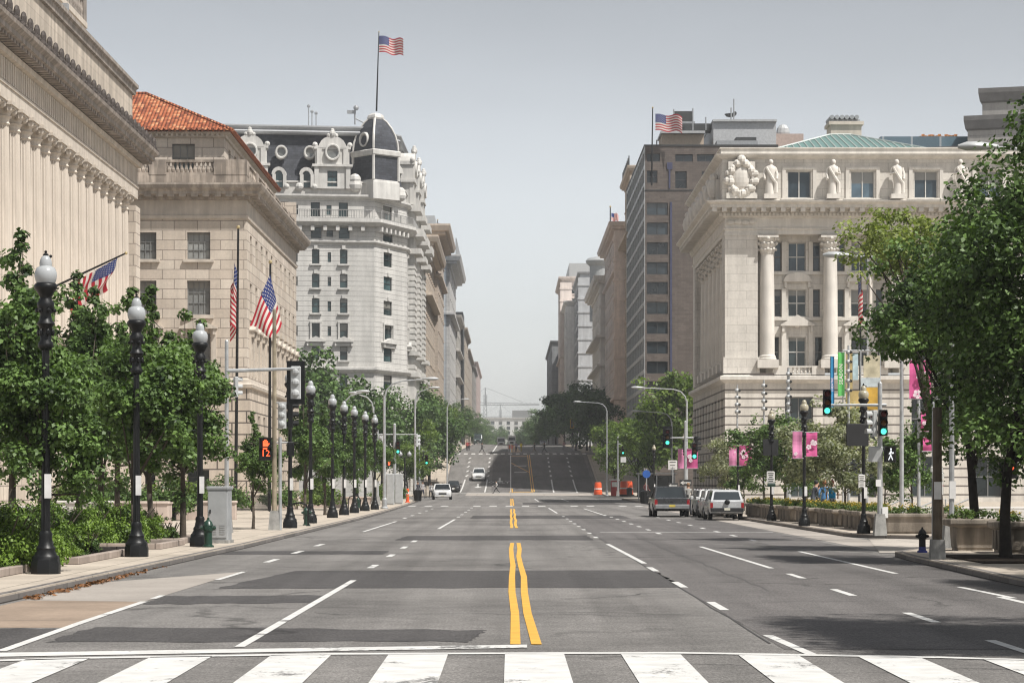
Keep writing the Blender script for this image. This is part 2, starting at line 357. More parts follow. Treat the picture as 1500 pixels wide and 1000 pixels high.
# ================================================================ ground, roads, pavements
def asphalt(name, base, var=.2, patch=.25):
    t = NT(name); co = t.n('ShaderNodeTexCoord').outputs['Object']
    fine = t.noise(co, 55, 2, .7); mid = t.noise(co, 2.2, 5, .65); big = t.noise(co, .16, 4, .6)
    lanes = t.noise(t.scaled(co, (1.1, .02, 1)), 1.0, 3)
    grit = t.noise(t.scaled(co, (1, .35, 1)), 26, 4, .85)
    c = t.mix(1.0, c4(base), t.ramp(fine, [(.38, .66), (.62, 1.34)]), 'MULTIPLY')
    c = t.mix(1.0, c, t.ramp(grit, [(.42, .74), (.58, 1.24)]), 'MULTIPLY')
    c = t.mix(1.0, c, t.ramp(mid, [(.3, 1 - var), (.7, 1 + var*.6)]), 'MULTIPLY')
    c = t.mix(1.0, c, t.ramp(big, [(.35, 1 - patch), (.5, 1.0), (.68, 1 + patch*.5)]), 'MULTIPLY')
    c = t.mix(1.0, c, t.ramp(lanes, [(.36, .80), (.6, 1.06)]), 'MULTIPLY')
    v = t.n('ShaderNodeTexVoronoi', feature='DISTANCE_TO_EDGE', ins={'Scale': .11})
    wv = t.n('ShaderNodeVectorMath', operation='ADD'); t.l(co, wv.inputs[0])
    nz = t.n('ShaderNodeTexNoise', ins={'Scale': .7, 'Detail': 5.0}); t.l(co, nz.inputs['Vector']); t.l(t.scaled(nz.outputs['Color'], (3.0, 3.0, 0)), wv.inputs[1]); t.l(wv.outputs[0], v.inputs['Vector'])
    crack = t.ramp(v.outputs['Distance'], [(.0, .55), (.006, .62), (.011, 1.0)])
    gate = t.ramp(t.noise(co, .12, 2), [(.45, 0.0), (.55, 1.0)])
    c = t.mix(gate, c, t.mix(1.0, c, crack, 'MULTIPLY'))
    t.bsdf(c, .82, 0, .3, fine, .35, .01); return t.m
M_ASPH = asphalt('asphalt', (.170, .161, .152)); M_ASPD = asphalt('asphalt_dark', (.068, .064, .063), .15, .12); M_ASPR = asphalt('asphalt_medium_dark', (.118, .110, .106), .14, .2)
def concrete(name, base, joint=1.6, var=.14):
    t = NT(name); co = t.n('ShaderNodeTexCoord').outputs['Object']
    b = t.n('ShaderNodeTexBrick', offset=0.0, ins={'Vector': co, 'Scale': 1.0, 'Mortar Size': .018, 'Brick Width': joint, 'Row Height': joint, 'Color1': c4(sh(base, 1.06)), 'Color2': c4(sh(base, .9)), 'Mortar': c4(sh(base, .45))})
    c = t.mix(1.0, b.outputs['Color'], t.ramp(t.noise(co, .5, 5, .6), [(.3, 1 - var*1.6), (.7, 1.05)]), 'MULTIPLY')
    c = t.mix(1.0, c, t.ramp(t.noise(co, 9, 4, .7), [(.3, 1 - var), (.7, 1.06)]), 'MULTIPLY')
    t.bsdf(c, .85, 0, .25, t.noise(co, 30, 3), .2, .01); return t.m
M_WALK = concrete('pavement_concrete', (.47, .41, .34)); M_CONC = concrete('road_concrete', (.37, .335, .30), 4.5); M_TAN = concrete('road_concrete_stained', (.33, .255, .195), 4.5, .2); M_APRON = concrete('apron_concrete', (.46, .42, .37), 3.0)
M_GRAN = masonry('kerb_granite', (.185, .17, .16), (.06, .055, .05), 1.9, .6, .02, .2, .8, .3, .1)
def paint(name, col, wear=.5, under=(.13, .125, .12)):
    t = NT(name); co = t.n('ShaderNodeTexCoord').outputs['Object']
    a = t.noise(t.scaled(co, (1, .45, 1)), 9, 7, .8); b = t.noise(co, .9, 3)
    f = t.ramp(t.math('MULTIPLY_ADD', b, .5, t.math('MULTIPLY', a, .5)), [(.30 + .1*wear, 1.0), (.36 + .1*wear, 0.0)])
    c = t.mix(1.0, c4(col), t.ramp(t.noise(co, 3, 4), [(.3, .80), (.7, 1.05)]), 'MULTIPLY')
    t.bsdf(t.mix(f, c, c4(under)), .6, 0, .3, a, .2, .005); return t.m
M_PW = paint('road_paint_white', (.60, .592, .57), .85); M_PY = paint('road_paint_yellow', (.66, .36, .055), .15); M_PO = paint('road_paint_orange', (.36, .21, .10), .8)
BR = [-90, 306, 318, 335, 345, 355, 383, 391, 399, 410, 590, 604, 640, 1200, 2690]
def strip(mb, x0, y0, x1, y1, w, dz=.008, mi=0, w1=None):
    ys = [y0] + [b for b in BR if y0 < b < y1] + [y1]; w1 = w if w1 is None else w1
    for a, b in zip(ys, ys[1:]):
        X = lambda y: x0 + (x1-x0)*(y-y0)/(y1-y0); H = lambda y: (w + (w1-w)*(y-y0)/(y1-y0))/2
        mb.quad((X(a)-H(a), a, gz(a)+dz), (X(a)+H(a), a, gz(a)+dz), (X(b)+H(b), b, gz(b)+dz), (X(b)-H(b), b, gz(b)+dz), mi)
g = MB(); strip(g, 0, -85, 0, 2690, 1500, 0); tag(g.build('road', M_ASPH), kind='structure')
# strips and patches in a darker asphalt colour; the first is a resurfaced trench
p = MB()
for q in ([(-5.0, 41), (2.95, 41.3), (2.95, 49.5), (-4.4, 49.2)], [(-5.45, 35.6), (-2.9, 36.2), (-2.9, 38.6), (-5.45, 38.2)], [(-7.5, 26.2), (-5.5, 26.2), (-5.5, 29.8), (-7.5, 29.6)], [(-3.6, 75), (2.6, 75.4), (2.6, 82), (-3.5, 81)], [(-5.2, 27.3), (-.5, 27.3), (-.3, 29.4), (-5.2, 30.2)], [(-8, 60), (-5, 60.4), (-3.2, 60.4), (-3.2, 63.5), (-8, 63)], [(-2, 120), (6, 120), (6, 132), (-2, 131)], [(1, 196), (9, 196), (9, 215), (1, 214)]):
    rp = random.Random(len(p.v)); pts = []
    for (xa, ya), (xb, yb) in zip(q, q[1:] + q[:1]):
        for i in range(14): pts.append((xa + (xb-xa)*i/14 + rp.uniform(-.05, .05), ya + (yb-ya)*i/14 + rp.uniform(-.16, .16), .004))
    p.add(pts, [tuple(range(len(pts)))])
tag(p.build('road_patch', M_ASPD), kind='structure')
p = MB(); p.quad((2.95, 26, .004), (9.0, 26, .004), (9.0, 61, .004), (2.8, 80, .004)); p.quad((2.8, 80.02, .004), (9.3, 62, .004), (9.6, 118, .004), (2.8, 118, .004))
strip(p, 4.6, 337, 4.5, 395, 14.6, .004)  # darker asphalt colour over the right part of the hill road
tag(p.build('road_darker_lane', M_ASPR), kind='structure')
p = MB(); p.quad((-7.55, 29.9, .005), (-5.52, 29.9, .005), (-5.52, 36.4, .005), (-7.4, 36.8, .005)); tag(p.build('road_stained_concrete', M_TAN), kind='structure')
p = MB(); p.quad((-7.4, 36.82, .005), (-5.52, 36.42, .005), (-5.4, 48.5, .005), (-7.3, 43.5, .005)); p.quad((9.6, 64, .005), (11.1, 64, .005), (11.1, 180, .005), (9.8, 180, .005)); p.quad((-6, 318, .003 + gz(318)), (11, 318, .003 + gz(318)), (11, 334, .003 + gz(334)), (-6, 334, .003 + gz(334)))
tag(p.build('road_concrete_lane', M_CONC), kind='structure')
# sealed cracks and seams
p = MB(); rs = random.Random(21)
def seam(pts, w):
    for (a, b), (c, d) in zip(pts, pts[1:]):
        dx, dy = c-a, d-b; l = math.hypot(dx, dy); nx, ny = -dy/l*w/2, dx/l*w/2
        p.add([(a-nx, b-ny, .0065), (c-nx, d-ny, .0065), (c+nx, d+ny, .0065), (a+nx, b+ny, .0065)], [(0, 1, 2, 3)])
def wander(x0, y0, x1, y1, n, j, w): seam([(x0 + (x1-x0)*i/n + rs.uniform(-j, j), y0 + (y1-y0)*i/n + rs.uniform(-j, j)*2) for i in range(n+1)], w)
for q in ((4.3, 40, 4.1, 80, 26, .05), (2.9, 27, 2.84, 130, 40, .02), (-7.1, 54, 2.6, 56.5, 18, .12), (-6.9, 70, 9, 71.5, 24, .15), (-6.8, 96, 9.4, 97, 24, .12), (2.9, 36, 8.7, 37.2, 12, .12), (-2.8, 33.2, 2.9, 32.6, 12, .15), (-7, 118, 9, 119, 20, .15), (3.0, 47, 8.9, 46.2, 12, .1), (-5.4, 50.5, -2.9, 53, 8, .12), (.8, 37, 2.7, 39.6, 8, .12)): wander(*q, .028)
tag(p.build('road_seams', plain('tar', (.07, .067, .065), .7)), kind='structure')
# painted lines
p = MB()
def wob(pts, w, th=None):      # hand-painted line along a polyline
    for (a, b), (c, d) in zip(pts, pts[1:]): strip(p, a, b, c, d, w)
p.quad((-5.45, 24.85, .008), (.18, 26.25, .008), (.18, 26.75, .008), (-5.45, 25.45, .008))
for a, b in zip([(-7, 23.4), (-4.4, 24.6), (-1.8, 25.2), (1.8, 25.35), (4.4, 24.7), (7, 23.5)], [(-4.4, 24.6), (-1.8, 25.2), (1.8, 25.35), (4.4, 24.7), (7, 23.5)]):
    p.quad((*a, .008), (*b, .008), (b[0], b[1]+.24, .008), (a[0], a[1]+.24, .008))
for k in range(-6, 7):
    x0 = -.06 + 1.21*k; top = lambda x: 25.33 - .034*x*x
    p.quad((x0, 16, .008), (x0+.62, 16, .008), (x0+.62+.004*k, top(x0+.62), .008), (x0+.004*k, top(x0), .008))
wob([(-2.96, 26.4), (-2.93, 33), (-2.88, 44.3)], .115); wob([(-5.42, 25.7), (-5.5, 31), (-5.52, 36.4)], .12); strip(p, -5.52, 37.3, -5.53, 38.4, .1); strip(p, -5.4, 44.5, -5.35, 48.6, .11)
for d in (50.6, 58.2, 65.6, 72.6): strip(p, -2.94, d, -2.93, d+2.0, .15)
for d in (54.2, 61, 68): strip(p, -5.48, d, -5.46, d+2.3, .16)
for x0, y0, x1, y1 in ((-2.78, 93, -2.7, 117), (-5.35, 88, -5.25, 111), (2.96, 53.5, 2.82, 70.5), (5.45, 50.5, 5.3, 67.5), (7.58, 47.5, 7.5, 62.8), (7.8, 37.5, 7.7, 41.5), (3.14, 25.25, 3.02, 28.4), (2.7, 140, 2.65, 168), (5.1, 130, 5.0, 165), (2.6, 225, 2.6, 262), (5.4, 225, 5.5, 262)): strip(p, x0, y0, x1, y1, .12)
for x, d in ((3.0, 34.0), (2.96, 41.3), (2.93, 48.8), (5.45, 31.0), (5.42, 38.3), (5.46, 45.2), (5.45, 25.2), (7.66, 35.6)): strip(p, x+.01, d, x, d + 2.3, .13)
for d in (78, 84.5, 91, 97.5, 104, 111, 118, 126): strip(p, 2.78, d, 2.77, d+1.6, .14); strip(p, 5.2, d+6, 5.2, d+7.8, .15); strip(p, 7.5, d-4, 7.5, d-2.2, .15)
for d in (124, 133, 144, 155, 166): strip(p, -2.7, d, -2.7, d+2.2, .17); strip(p, -5.3, d-4, -5.3, d-1.6, .17)
for k in range(-7, 11): strip(p, k*1.22 - .1, 180, k*1.22 - .1, 184.5, .55) if k not in (-3, 3, 6) else None
strip(p, 1, 300.4, 1, 301.2, 17); strip(p, .6, 333.4, .6, 334.6, 17.5); strip(p, -2, 172.8, -2, 173.3, 9); strip(p, 6.3, 86.4, 6.3, 86.75, 6.2)
for x0, x1 in ((-7.0, -6.4), (-3.6, -3.25), (6.0, 6.0), (9.25, 9.05)):
    strip(p, x0, 336, x0*.5+x1*.5, 356, .2); [strip(p, x0*.5+x1*.5, d, x1, d+2.4, .28) for d in (360, 367, 374, 381, 388)]
strip(p, 0, 336, 0, 395, .16); strip(p, 0, 412, 0, 600, .22)
for k in range(18): strip(p, -8.6 + 1.22*k, 397.5, -8.6 + 1.22*k, 402.5, .62)
strip(p, -3.1, 412, -3.2, 590, .25)
for x, d in ((-4.7, 346), (-4.7, 363), (-1.6, 354)):   # turn arrows
    strip(p, x, d, x, d+4.2, .3); strip(p, x, d-1.6, x, d, .1, w1=1.1)
for d in (366, 376): strip(p, 1.5, d, 1.5, d+.8, 1.9)
tag(p.build('road_markings', M_PW), kind='structure')
p = MB(); text_mb(p, 'ONLY', (-1.7, 352, gz(352)+.01), (1, 0, 0), (0, 1, .105), .9)
t0 = p.v; p.v = [(x if True else x, 352 + (y-352)*3.2, gz(352 + (y-352)*3.2)+.012) for x, y, z in t0]; p.v = [(-1.7 + (x+1.7)*.95, y, z) for x, y, z in p.v]
tag(p.build('road_lettering', M_PW), kind='structure')
p = MB()
for a, b in ((26.8, 71.6), (95, 163), (184.8, 265)):
    n = max(2, int((b-a)/6)); rnd = random.Random(4)
    for x in (.03, .22):
        pts = [(x + (.028 if x > .2 else .02)*math.sin(i*1.9 + x*9) + (.07 if x > .2 else .03)*max(0, 1 - (a + (b-a)*i/n - 26.8)/22)*.6, a + (b-a)*i/n) for i in range(n+1)]
        wob(pts, .115)
strip(p, .02, 336, 0, 345, .13); strip(p, .24, 336, .2, 343, .13); strip(p, 3.0, 337, 2.75, 396, .13); strip(p, 3.3, 337, 3.05, 396, .13); strip(p, 1.5, 336.4, 1.5, 337.0, 3.4); strip(p, .2, 412, .2, 600, .2)
p.quad((.1, 380.4, gz(380.4)+.007), (2.8, 366, gz(366)+.009), (2.8, 367, gz(367)+.009), (.1, 381.4, gz(381.4)+.007))
tag(p.build('road_centre_lines', M_PY), kind='structure')
p = MB(); p.quad((.1, 385, gz(385)+.006), (2.7, 378, gz(378)+.006), (2.7, 394, gz(394)+.03), (.1, 394, gz(394)+.03)); p.quad((.1, 415, gz(415)+.006), (1.8, 415, gz(415)+.006), (1.2, 560, gz(560)+.006), (.1, 560, gz(560)+.006)); tag(p.build('road_median', M_PO), kind='structure')

def walk(name, poly, kerbpts, z0=0):
    m = MB(); m.prism(poly, -.3, KERB); tag(m.build(name, M_WALK), kind='structure')
    k = MB(); band(k, kerbpts, [(.0, -.2), (.004, KERB-.03), (-.03, KERB+.003), (-.17, KERB+.003), (-.17, -.2)]); tag(k.build('kerb', M_GRAN), kind='structure')
LK = [(-7.95, 12), (-7.55, 36), (-7.37, 52), (-7.22, 66), (-7.2, 115), (-7.45, 150), (-8.0, 190), (-8.6, 225), (-9.6, 238), (-12, 244), (-60, 250)]
walk('pavement', LK + [(-150, 250), (-150, 12)], LK)
RK = [(60, 61.5), (11.5, 61.5), (10.1, 60.8), (9.3, 58.5), (9.1, 55), (8.8, 43), (8.75, 12)]
walk('pavement', RK + [(60, 12)], RK)
RK2 = [(40, 262), (13.6, 262), (11.9, 258), (11.5, 250), (11.1, 190), (11.1, 80), (11.6, 77.4), (13, 75.6), (60, 75.2)]
walk('pavement', RK2 + [(110, 75.2), (110, 262)], RK2)
p = MB(); p.quad((9.4, 61.6, .012), (60, 61.6, .012), (60, 75.1, .012), (11.4, 77, .012)); tag(p.build('pavement_ramp', M_APRON), kind='structure')
for s, xk in ((-1, 9.15), (1, 12.25)):
    m = MB(); kb = MB()
    for a, b in ((300, 395), (413, 2690)):
        ys = [a] + [q for q in BR if a < q < b] + [b]
        xk1 = xk if a < 400 else xk - .2
        for c, d in zip(ys, ys[1:]):
            m.quad((s*xk1, c, gz(c)+KERB), (s*130, c, gz(c)+KERB), (s*130, d, gz(d)+KERB), (s*xk1, d, gz(d)+KERB)); kb.quad((s*xk1, c, gz(c)-.05), (s*xk1, c, gz(c)+KERB+.003), (s*xk1, d, gz(d)+KERB+.003), (s*xk1, d, gz(d)-.05)); kb.quad((s*xk1, c, gz(c)+KERB+.003), (s*(xk1+.2), c, gz(c)+KERB+.003), (s*(xk1+.2), d, gz(d)+KERB+.003), (s*xk1, d, gz(d)+KERB+.003))
        m.quad((s*xk1, a, gz(a)-.2), (s*130, a, gz(a)-.2), (s*130, a, gz(a)+KERB), (s*xk1, a, gz(a)+KERB))
    tag(m.build('pavement', M_WALK), kind='structure'); tag(kb.build('kerb', M_GRAN), kind='structure')
# stepped terrace edge beside the hill on the left
# ================================================================ left side: the colonnaded government building and its pavilion
M_LIME = masonry('limestone_ashlar', (.60, .53, .45), (.25, .21, .18), 1.9, .8, .03, .11, .85, .5, .12, (.53, .455, .38))
M_LIMEP = plain('limestone_plain', (.59, .525, .45), .85, 0, .2, .14, .8, .15, 20, .16)
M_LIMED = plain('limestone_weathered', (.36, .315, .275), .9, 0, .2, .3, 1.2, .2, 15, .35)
M_LIMEC = plain('limestone_column', (.60, .53, .455), .85, 0, .2, .12, .6, .1, 20, .15)
M_CREST = plain('cresting_bronze', (.075, .062, .055), .7, .2, .3, .4, 4)
M_FRD = plain('window_frame_dark', (.045, .047, .047), .5); M_FRW = plain('window_frame_pale', (.55, .54, .51), .6); M_FRG = plain('window_frame_grey', (.19, .19, .185), .5)
M_GLB = glass_mat('glass_blinds', (.17, .175, .17), .55, .12); M_GLD = glass_mat('glass_dark', (.022, .032, .034), .6, .07); M_GLT = glass_mat('glass_teal', (.03, .055, .058), .6, .06)
M_SEAMG = plain('metal_grey', (.33, .34, .35), .5, .3)
def columns_building():
    X = -28.0; D1 = 178.4; D0 = 100.0
    b = building('colonnaded_building', 'huge sandstone building with a row of fluted columns and dark cresting along its cornice', 'building', (X, D0, KERB))
    m = MB(); m.box(X-30, X+.9, D0, D1+.9, KERB, 4.2); m.box(X-30, X+.7, D0, D1+.7, 4.2, 10.4); band(m, [(X+.7, D0), (X+.7, D1+.7), (X-5, D1+.7)], [(0, 9.9), (.3, 10.1), (.3, 10.55), (0, 10.6)]); m.build('podium', M_LIME, b)
    m = MB(); m.box(X-30, X-2.6, D0, D1, 10.4, 23.3); m.build('wall', M_LIME, b)
    m = MB(); m.box(X-2.6, X+.62, D1-1.9, D1+.3, 10.6, 22.0); m.cbox(X-2.6, X+.75, D1-2, D1+.42, 10.5, 11.2, .1); m.build('corner_pier', M_LIME, b)
    # columns: one mesh, many copies
    m = MB(); n = 44
    rings = []
    for r, z in ((.70, .45), (.67, .9), (.66, 4), (.63, 8), (.585, 10.9)):
        rings.append([((r*(1 if i % 2 else .925))*math.cos(2*math.pi*i/n), (r*(1 if i % 2 else .925))*math.sin(2*math.pi*i/n), z) for i in range(n)])
    m.loft(rings); m.lathe([(.9, .2), (.95, .28), (.88, .36), (.78, .38), (.8, .48), (.7, .52)], 24); m.box(-.95, .95, -.95, .95, 0, .2); oo = m.build('column', M_LIMEC, b); cme = oo.data; bpy.data.objects.remove(oo)
    m = MB(); m.lathe([(.56, 10.85), (.66, 10.95), (.6, 11.05), (.62, 11.2), (.74, 11.35), (.66, 11.42), (.72, 11.6), (.92, 11.75)], 20)
    for sx in (-1, 1):
        for sy in (-1, 1): m.sphere((sx*.68, sy*.68, 11.72), .24, 8, 6)
    m.box(-.98, .98, -.98, .98, 11.9, 12.1); m.box(-.88, .88, -.88, .88, 11.78, 11.9); oo = m.build('capital', M_LIMEP, b); kme = oo.data; bpy.data.objects.remove(oo)
    for i in range(24):
        o = link('column', cme, b, (X-.3, 175.1 - 2.97*i, 10.6)); k = link('capital', kme, o)
    m = MB(); m.box(X-3, X+.45, D0, D1+.3, 22.68, 23.45); m.box(X-3, X+.52, D0, D1+.37, 23.45, 23.62); m.box(X-3, X+.4, D0, D1+.25, 23.62, 25.0)
    band(m, [(X+.4, D0), (X+.4, D1+.25), (X-10, D1+.25)], [(0, 24.95), (.3, 25.0), (.35, 25.3), (0, 25.35)]); m.build('entablature', M_LIMEP, b)
    m = MB()
    for i in range(130): y = D1 - .1 - i*.6; m.box(X+.4, X+.47, y-.17, y+.17, 23.7, 24.9)
    m.build('frieze_ribs', M_LIMEP, b)
    m = MB(); band(m, [(X+.4, D0), (X+.4, D1+.25), (X-10, D1+.25)], [(0, 25.35), (.35, 25.4), (1.15, 25.62), (1.15, 25.9), (1.4, 26.1), (1.45, 26.3), (0, 26.5)])
    for i in range(104): y = D1 + .9 - i*.75; m.box(X+.72, X+1.4, y-.2, y+.2, 25.36, 25.62)
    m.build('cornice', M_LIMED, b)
    m = MB()
    for i in range(44):
        y = D1 + 1.3 - i*1.85; x = X+1.5
        m.box(x-.12, x+.14, y-.3, y+.3, 26.2, 26.55); m.sphere((x, y, 26.95), .36, 7, 5, 0, 1.25, .5, 1.0); m.sphere((x, y-.3, 26.62), .2, 6, 4); m.sphere((x, y+.3, 26.62), .2, 6, 4); m.box(x-.1, x+.1, y+.3, y+1.55, 26.2, 26.42); m.sphere((x+.05, y+.93, 26.45), .2, 6, 4)
    m.build('cresting', M_CREST, b)
    m = MB(); m.box(X-30, X+.1, D0, D1, 26.4, 30.4); m.build('attic', masonry('limestone_attic', (.55, .48, .40), (.40, .34, .285), 5.2, 1.4, .02, .06, .85, .2, .3), b)
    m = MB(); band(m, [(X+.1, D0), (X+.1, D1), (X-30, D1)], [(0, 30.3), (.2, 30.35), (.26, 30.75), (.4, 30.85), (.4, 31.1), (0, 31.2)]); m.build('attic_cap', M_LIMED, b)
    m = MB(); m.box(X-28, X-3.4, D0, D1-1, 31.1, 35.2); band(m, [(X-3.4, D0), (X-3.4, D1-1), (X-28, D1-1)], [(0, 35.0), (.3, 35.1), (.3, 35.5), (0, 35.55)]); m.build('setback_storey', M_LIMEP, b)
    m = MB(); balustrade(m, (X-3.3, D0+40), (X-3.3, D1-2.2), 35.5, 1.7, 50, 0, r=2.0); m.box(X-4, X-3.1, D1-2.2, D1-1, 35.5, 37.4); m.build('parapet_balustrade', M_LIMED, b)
    m = MB(); m.box(X-.6, X+.15, 152, 152.5, 31.3, 31.9); m.tube([(X-.2, 152.2, 31.1), (X-.2, 152.2, 31.4)], .08, 6); m.build('roof_floodlight', M_SEAMG, b)
columns_building()

def tile_mat():
    t = NT('roof_tiles'); tc = t.n('ShaderNodeTexCoord'); o = t.n('ShaderNodeSeparateXYZ'); t.l(tc.outputs['Object'], o.inputs[0]); nn = t.n('ShaderNodeSeparateXYZ'); t.l(tc.outputs['Normal'], nn.inputs[0])
    side = t.math('GREATER_THAN', t.math('ABSOLUTE', nn.outputs[0]), t.math('ABSOLUTE', nn.outputs[1]))
    u = t.n('ShaderNodeMix', data_type='FLOAT'); t.l(side, u.inputs[0]); t.l(o.outputs[0], u.inputs[2]); t.l(o.outputs[1], u.inputs[3])
    z = o.outputs[2]
    cell = t.n('ShaderNodeCombineXYZ'); t.l(t.math('FLOOR', t.math('MULTIPLY', u.outputs[0], 3.3)), cell.inputs[0]); t.l(t.math('FLOOR', t.math('MULTIPLY', z, 5.0)), cell.inputs[1])
    wn = t.n('ShaderNodeTexWhiteNoise', noise_dimensions='2D'); t.l(cell.outputs[0], wn.inputs['Vector'])
    c = t.ramp(wn.outputs['Value'], [(0, (.16, .045, .022)), (.35, (.31, .085, .035)), (.75, (.42, .14, .06)), (1, (.52, .27, .14))])
    row = t.math('FRACT', t.math('MULTIPLY', z, 5.0)); c = t.mix(1.0, c, t.ramp(row, [(0, .45), (.18, 1.0)]), 'MULTIPLY')
    wave = t.math('ABSOLUTE', t.math('SINE', t.math('MULTIPLY', u.outputs[0], 3.3*math.pi)))
    t.bsdf(c, .75, 0, .3, t.math('ADD', wave, t.math('MULTIPLY', row, -.4)), 1.0, .12); return t.m
M_TILE = tile_mat()
M_LIMEB = masonry('limestone_base', (.58, .50, .415), (.13, .11, .095), 2.4, .95, .06, .07, .85, .8, .2)
def pavilion():
    X, Y0, Y1, XW = -21.6, 198.0, 243.7, -62.0
    b = building('sandstone_pavilion', 'sandstone office building with a red tiled hip roof and a roof balustrade', 'building', (X, Y0, KERB))
    fx = [-29.96 + 4.41*i for i in range(-6, 2)]; fy = [Y0 + 3.2 + 4.37*i for i in range(10)]
    rows = [(20.05, 2.2), (15.5, 2.8), (10.9, 3.1)]
    lo = [(4.2, 3.2), (1.2, 1.6)]
    so = [(x - XW - .95, z, 1.9, h) for x in fx for z, h in rows]; eo = [(y - Y0 - .85, z, 1.7, h) for y in fy for z, h in rows]
    sl_ = [(x - XW - .9, z, 1.8, h) for x in fx for z, h in lo]; el = [(y - Y0 - .8, z, 1.6, h) for y in fy for z, h in lo]
    m = MB(); facade(m, (XW, Y0), 0, X-XW, 9.85, 23.4, so, .38); facade(m, (X, Y0), R(90), Y1-Y0, 9.85, 23.4, eo, .38)
    m.quad((X, Y1, 9.8), (XW, Y1, 9.8), (XW, Y1, 30), (X, Y1, 30)); m.build('wall', M_LIME, b)
    m = MB(); facade(m, (XW, Y0-.25), 0, X+.25-XW, KERB, 9.5, sl_, .5); facade(m, (X+.25, Y0-.25), R(90), Y1-Y0+.5, KERB, 9.5, el, .5); m.quad((X+.25, Y1+.25, 0), (XW, Y1+.25, 0), (XW, Y1+.25, 9.8), (X+.25, Y1+.25, 9.8)); m.build('base_storey', M_LIMEB, b)
    pl = [(XW, Y0), (X, Y0), (X, Y1), (XW, Y1)]
    m = MB(); band(m, pl, [(.25, 9.45), (.45, 9.55), (.5, 9.8), (.35, 9.9), (.3, 10.2), (0, 10.3)]); band(m, pl, [(0, 23.3), (.12, 23.35), (.16, 23.6), (0, 23.65)])
    for x in fx[2:]: obox(m, (x, Y0-.1), 0, 2.5, .25, 19.8, 20.03); obox(m, (x, Y0-.1), 0, 2.5, .25, 15.2, 15.48)
    for y in fy: obox(m, (X+.1, y), R(90), 2.2, .25, 15.2, 15.48)
    for x in fx[2:]:
        pediment(m, (0, Y0), 0, x, 14.35, 3.1, .85, .5)
        for sg in (-1, 1): m.box(x+sg*1.25-.2, x+sg*1.25+.2, Y0-.18, Y0+.01, 10.6, 14.35)
    for y in fy:
        pediment(m, (X, 0), R(90), y, 14.3, 2.7, .5, .5)
        for sg in (-1, 1): m.box(X-.01, X+.16, y+sg*1.1-.15, y+sg*1.1+.15, 10.6, 14.3)
    m.build('mouldings', M_LIMEP, b)
    for q in so:
        if q[0] > 24: window(b, (XW, Y0), 0, q, .38, M_FRG, M_GLB, 4, 3, .05, .09)
    for q in eo: window(b, (X, Y0), R(90), q, .38, M_FRG, M_GLB, 4, 3, .05, .09)
    for q in sl_:
        if q[0] > 24: window(b, (XW, Y0-.25), 0, q, .5, M_FRD, M_GLD, 2, 3)
    for q in el: window(b, (X+.25, Y0-.25), R(90), q, .5, M_FRD, M_GLD, 2, 3)
    m = MB(); band(m, pl, [(0, 23.6), (.02, 25.0), (0, 25.0)]); m.build('frieze', M_LIMEP, b)
    m = MB(); band(m, pl, [(0, 24.85), (.25, 24.9), (.3, 25.2), (.95, 25.3), (.95, 25.5), (1.25, 25.75), (1.35, 26.0), (1.35, 26.15), (0, 26.3)])
    for i in range(40): x = X - .4 - i*.95; m.box(x-.28, x+.28, Y0-.92, Y0-.25, 25.08, 25.29)
    for i in range(48): y = Y0 + .4 + i*.95; m.box(X+.25, X+.92, y-.28, y+.28, 25.08, 25.29)
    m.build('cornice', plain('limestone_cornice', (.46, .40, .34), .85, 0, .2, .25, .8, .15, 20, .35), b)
    m = MB()
    m.box(XW, X-.05, Y0+.05, Y0+.45, 26.2, 26.95); m.box(X-.45, X-.05, Y0+.45, Y1, 26.2, 26.95)
    for x0, x1, n in ((X-2.7, X-.02, 0), (X-6.6, X-2.7, 11), (X-8.0, X-6.6, 0), (X-11.8, X-8, 11), (X-14.5, X-11.8, 0), (X-26, X-14.5, 30)):
        if n: balustrade(m, (x0, Y0+.25), (x1, Y0+.25), 26.95, 1.25, n, r=1.7)
        else: m.box(x0, x1, Y0+.02, Y0+.48, 26.96, 28.2)
    y = Y0 + .5
    for k in range(6): m.box(X-.5, X-.02, y, y+1.6, 26.96, 28.2); balustrade(m, (X-.25, y+1.6), (X-.25, y+7.4), 26.95, 1.25, 16, r=1.7); y += 7.4
    m.build('roof_balustrade', plain('limestone_parapet', (.48, .41, .345), .9, 0, .2, .35, .9, .2, 15, .5), b)
    m = MB(); XA, YA = -23.8, 201.0
    ao = [(-27.25 - .9 - XW + 0, 27.7, 1.9, 2.2), (-31.7 - .9 - XW, 27.7, 1.9, 2.2)]; ae = [(3 + 4.3*i, 27.7, 1.6, 2.2) for i in range(9)]
    facade(m, (XW, YA), 0, XA-XW, 26.2, 30.9, ao, .35); facade(m, (XA, YA), R(90), Y1-YA-2, 26.2, 30.9, ae, .35); m.build('attic', M_LIME, b)
    for q in ao: window(b, (XW, YA), 0, q, .35, M_FRG, M_GLD, 3, 2)
    for q in ae: window(b, (XA, YA), R(90), q, .35, M_FRD, M_GLD, 2, 2)
    m = MB(); band(m, [(XW, YA), (XA, YA), (XA, Y1-2)], [(0, 30.35), (.15, 30.4), (.2, 30.6), (.5, 30.75), (.5, 30.86), (0, 30.9)])
    for i in range(60): m.box(XA-.2-i*.42, XA-.02-i*.42, YA-.42, YA-.1, 30.5, 30.7)
    m.build('attic_cornice', M_LIMEP, b)
    e = .75; a = 8.4; zt = 35.3; ze = 30.95
    x0, x1, y0, y1 = XW, XA+e, YA-e, Y1-2+e
    m = MB(); p1 = (x1, y0, ze); p2 = (x1, y1, ze); r1 = (x1-a, y0+a, zt); r2 = (x1-a, y1-a, zt); r0 = (x0, y0+a, zt)
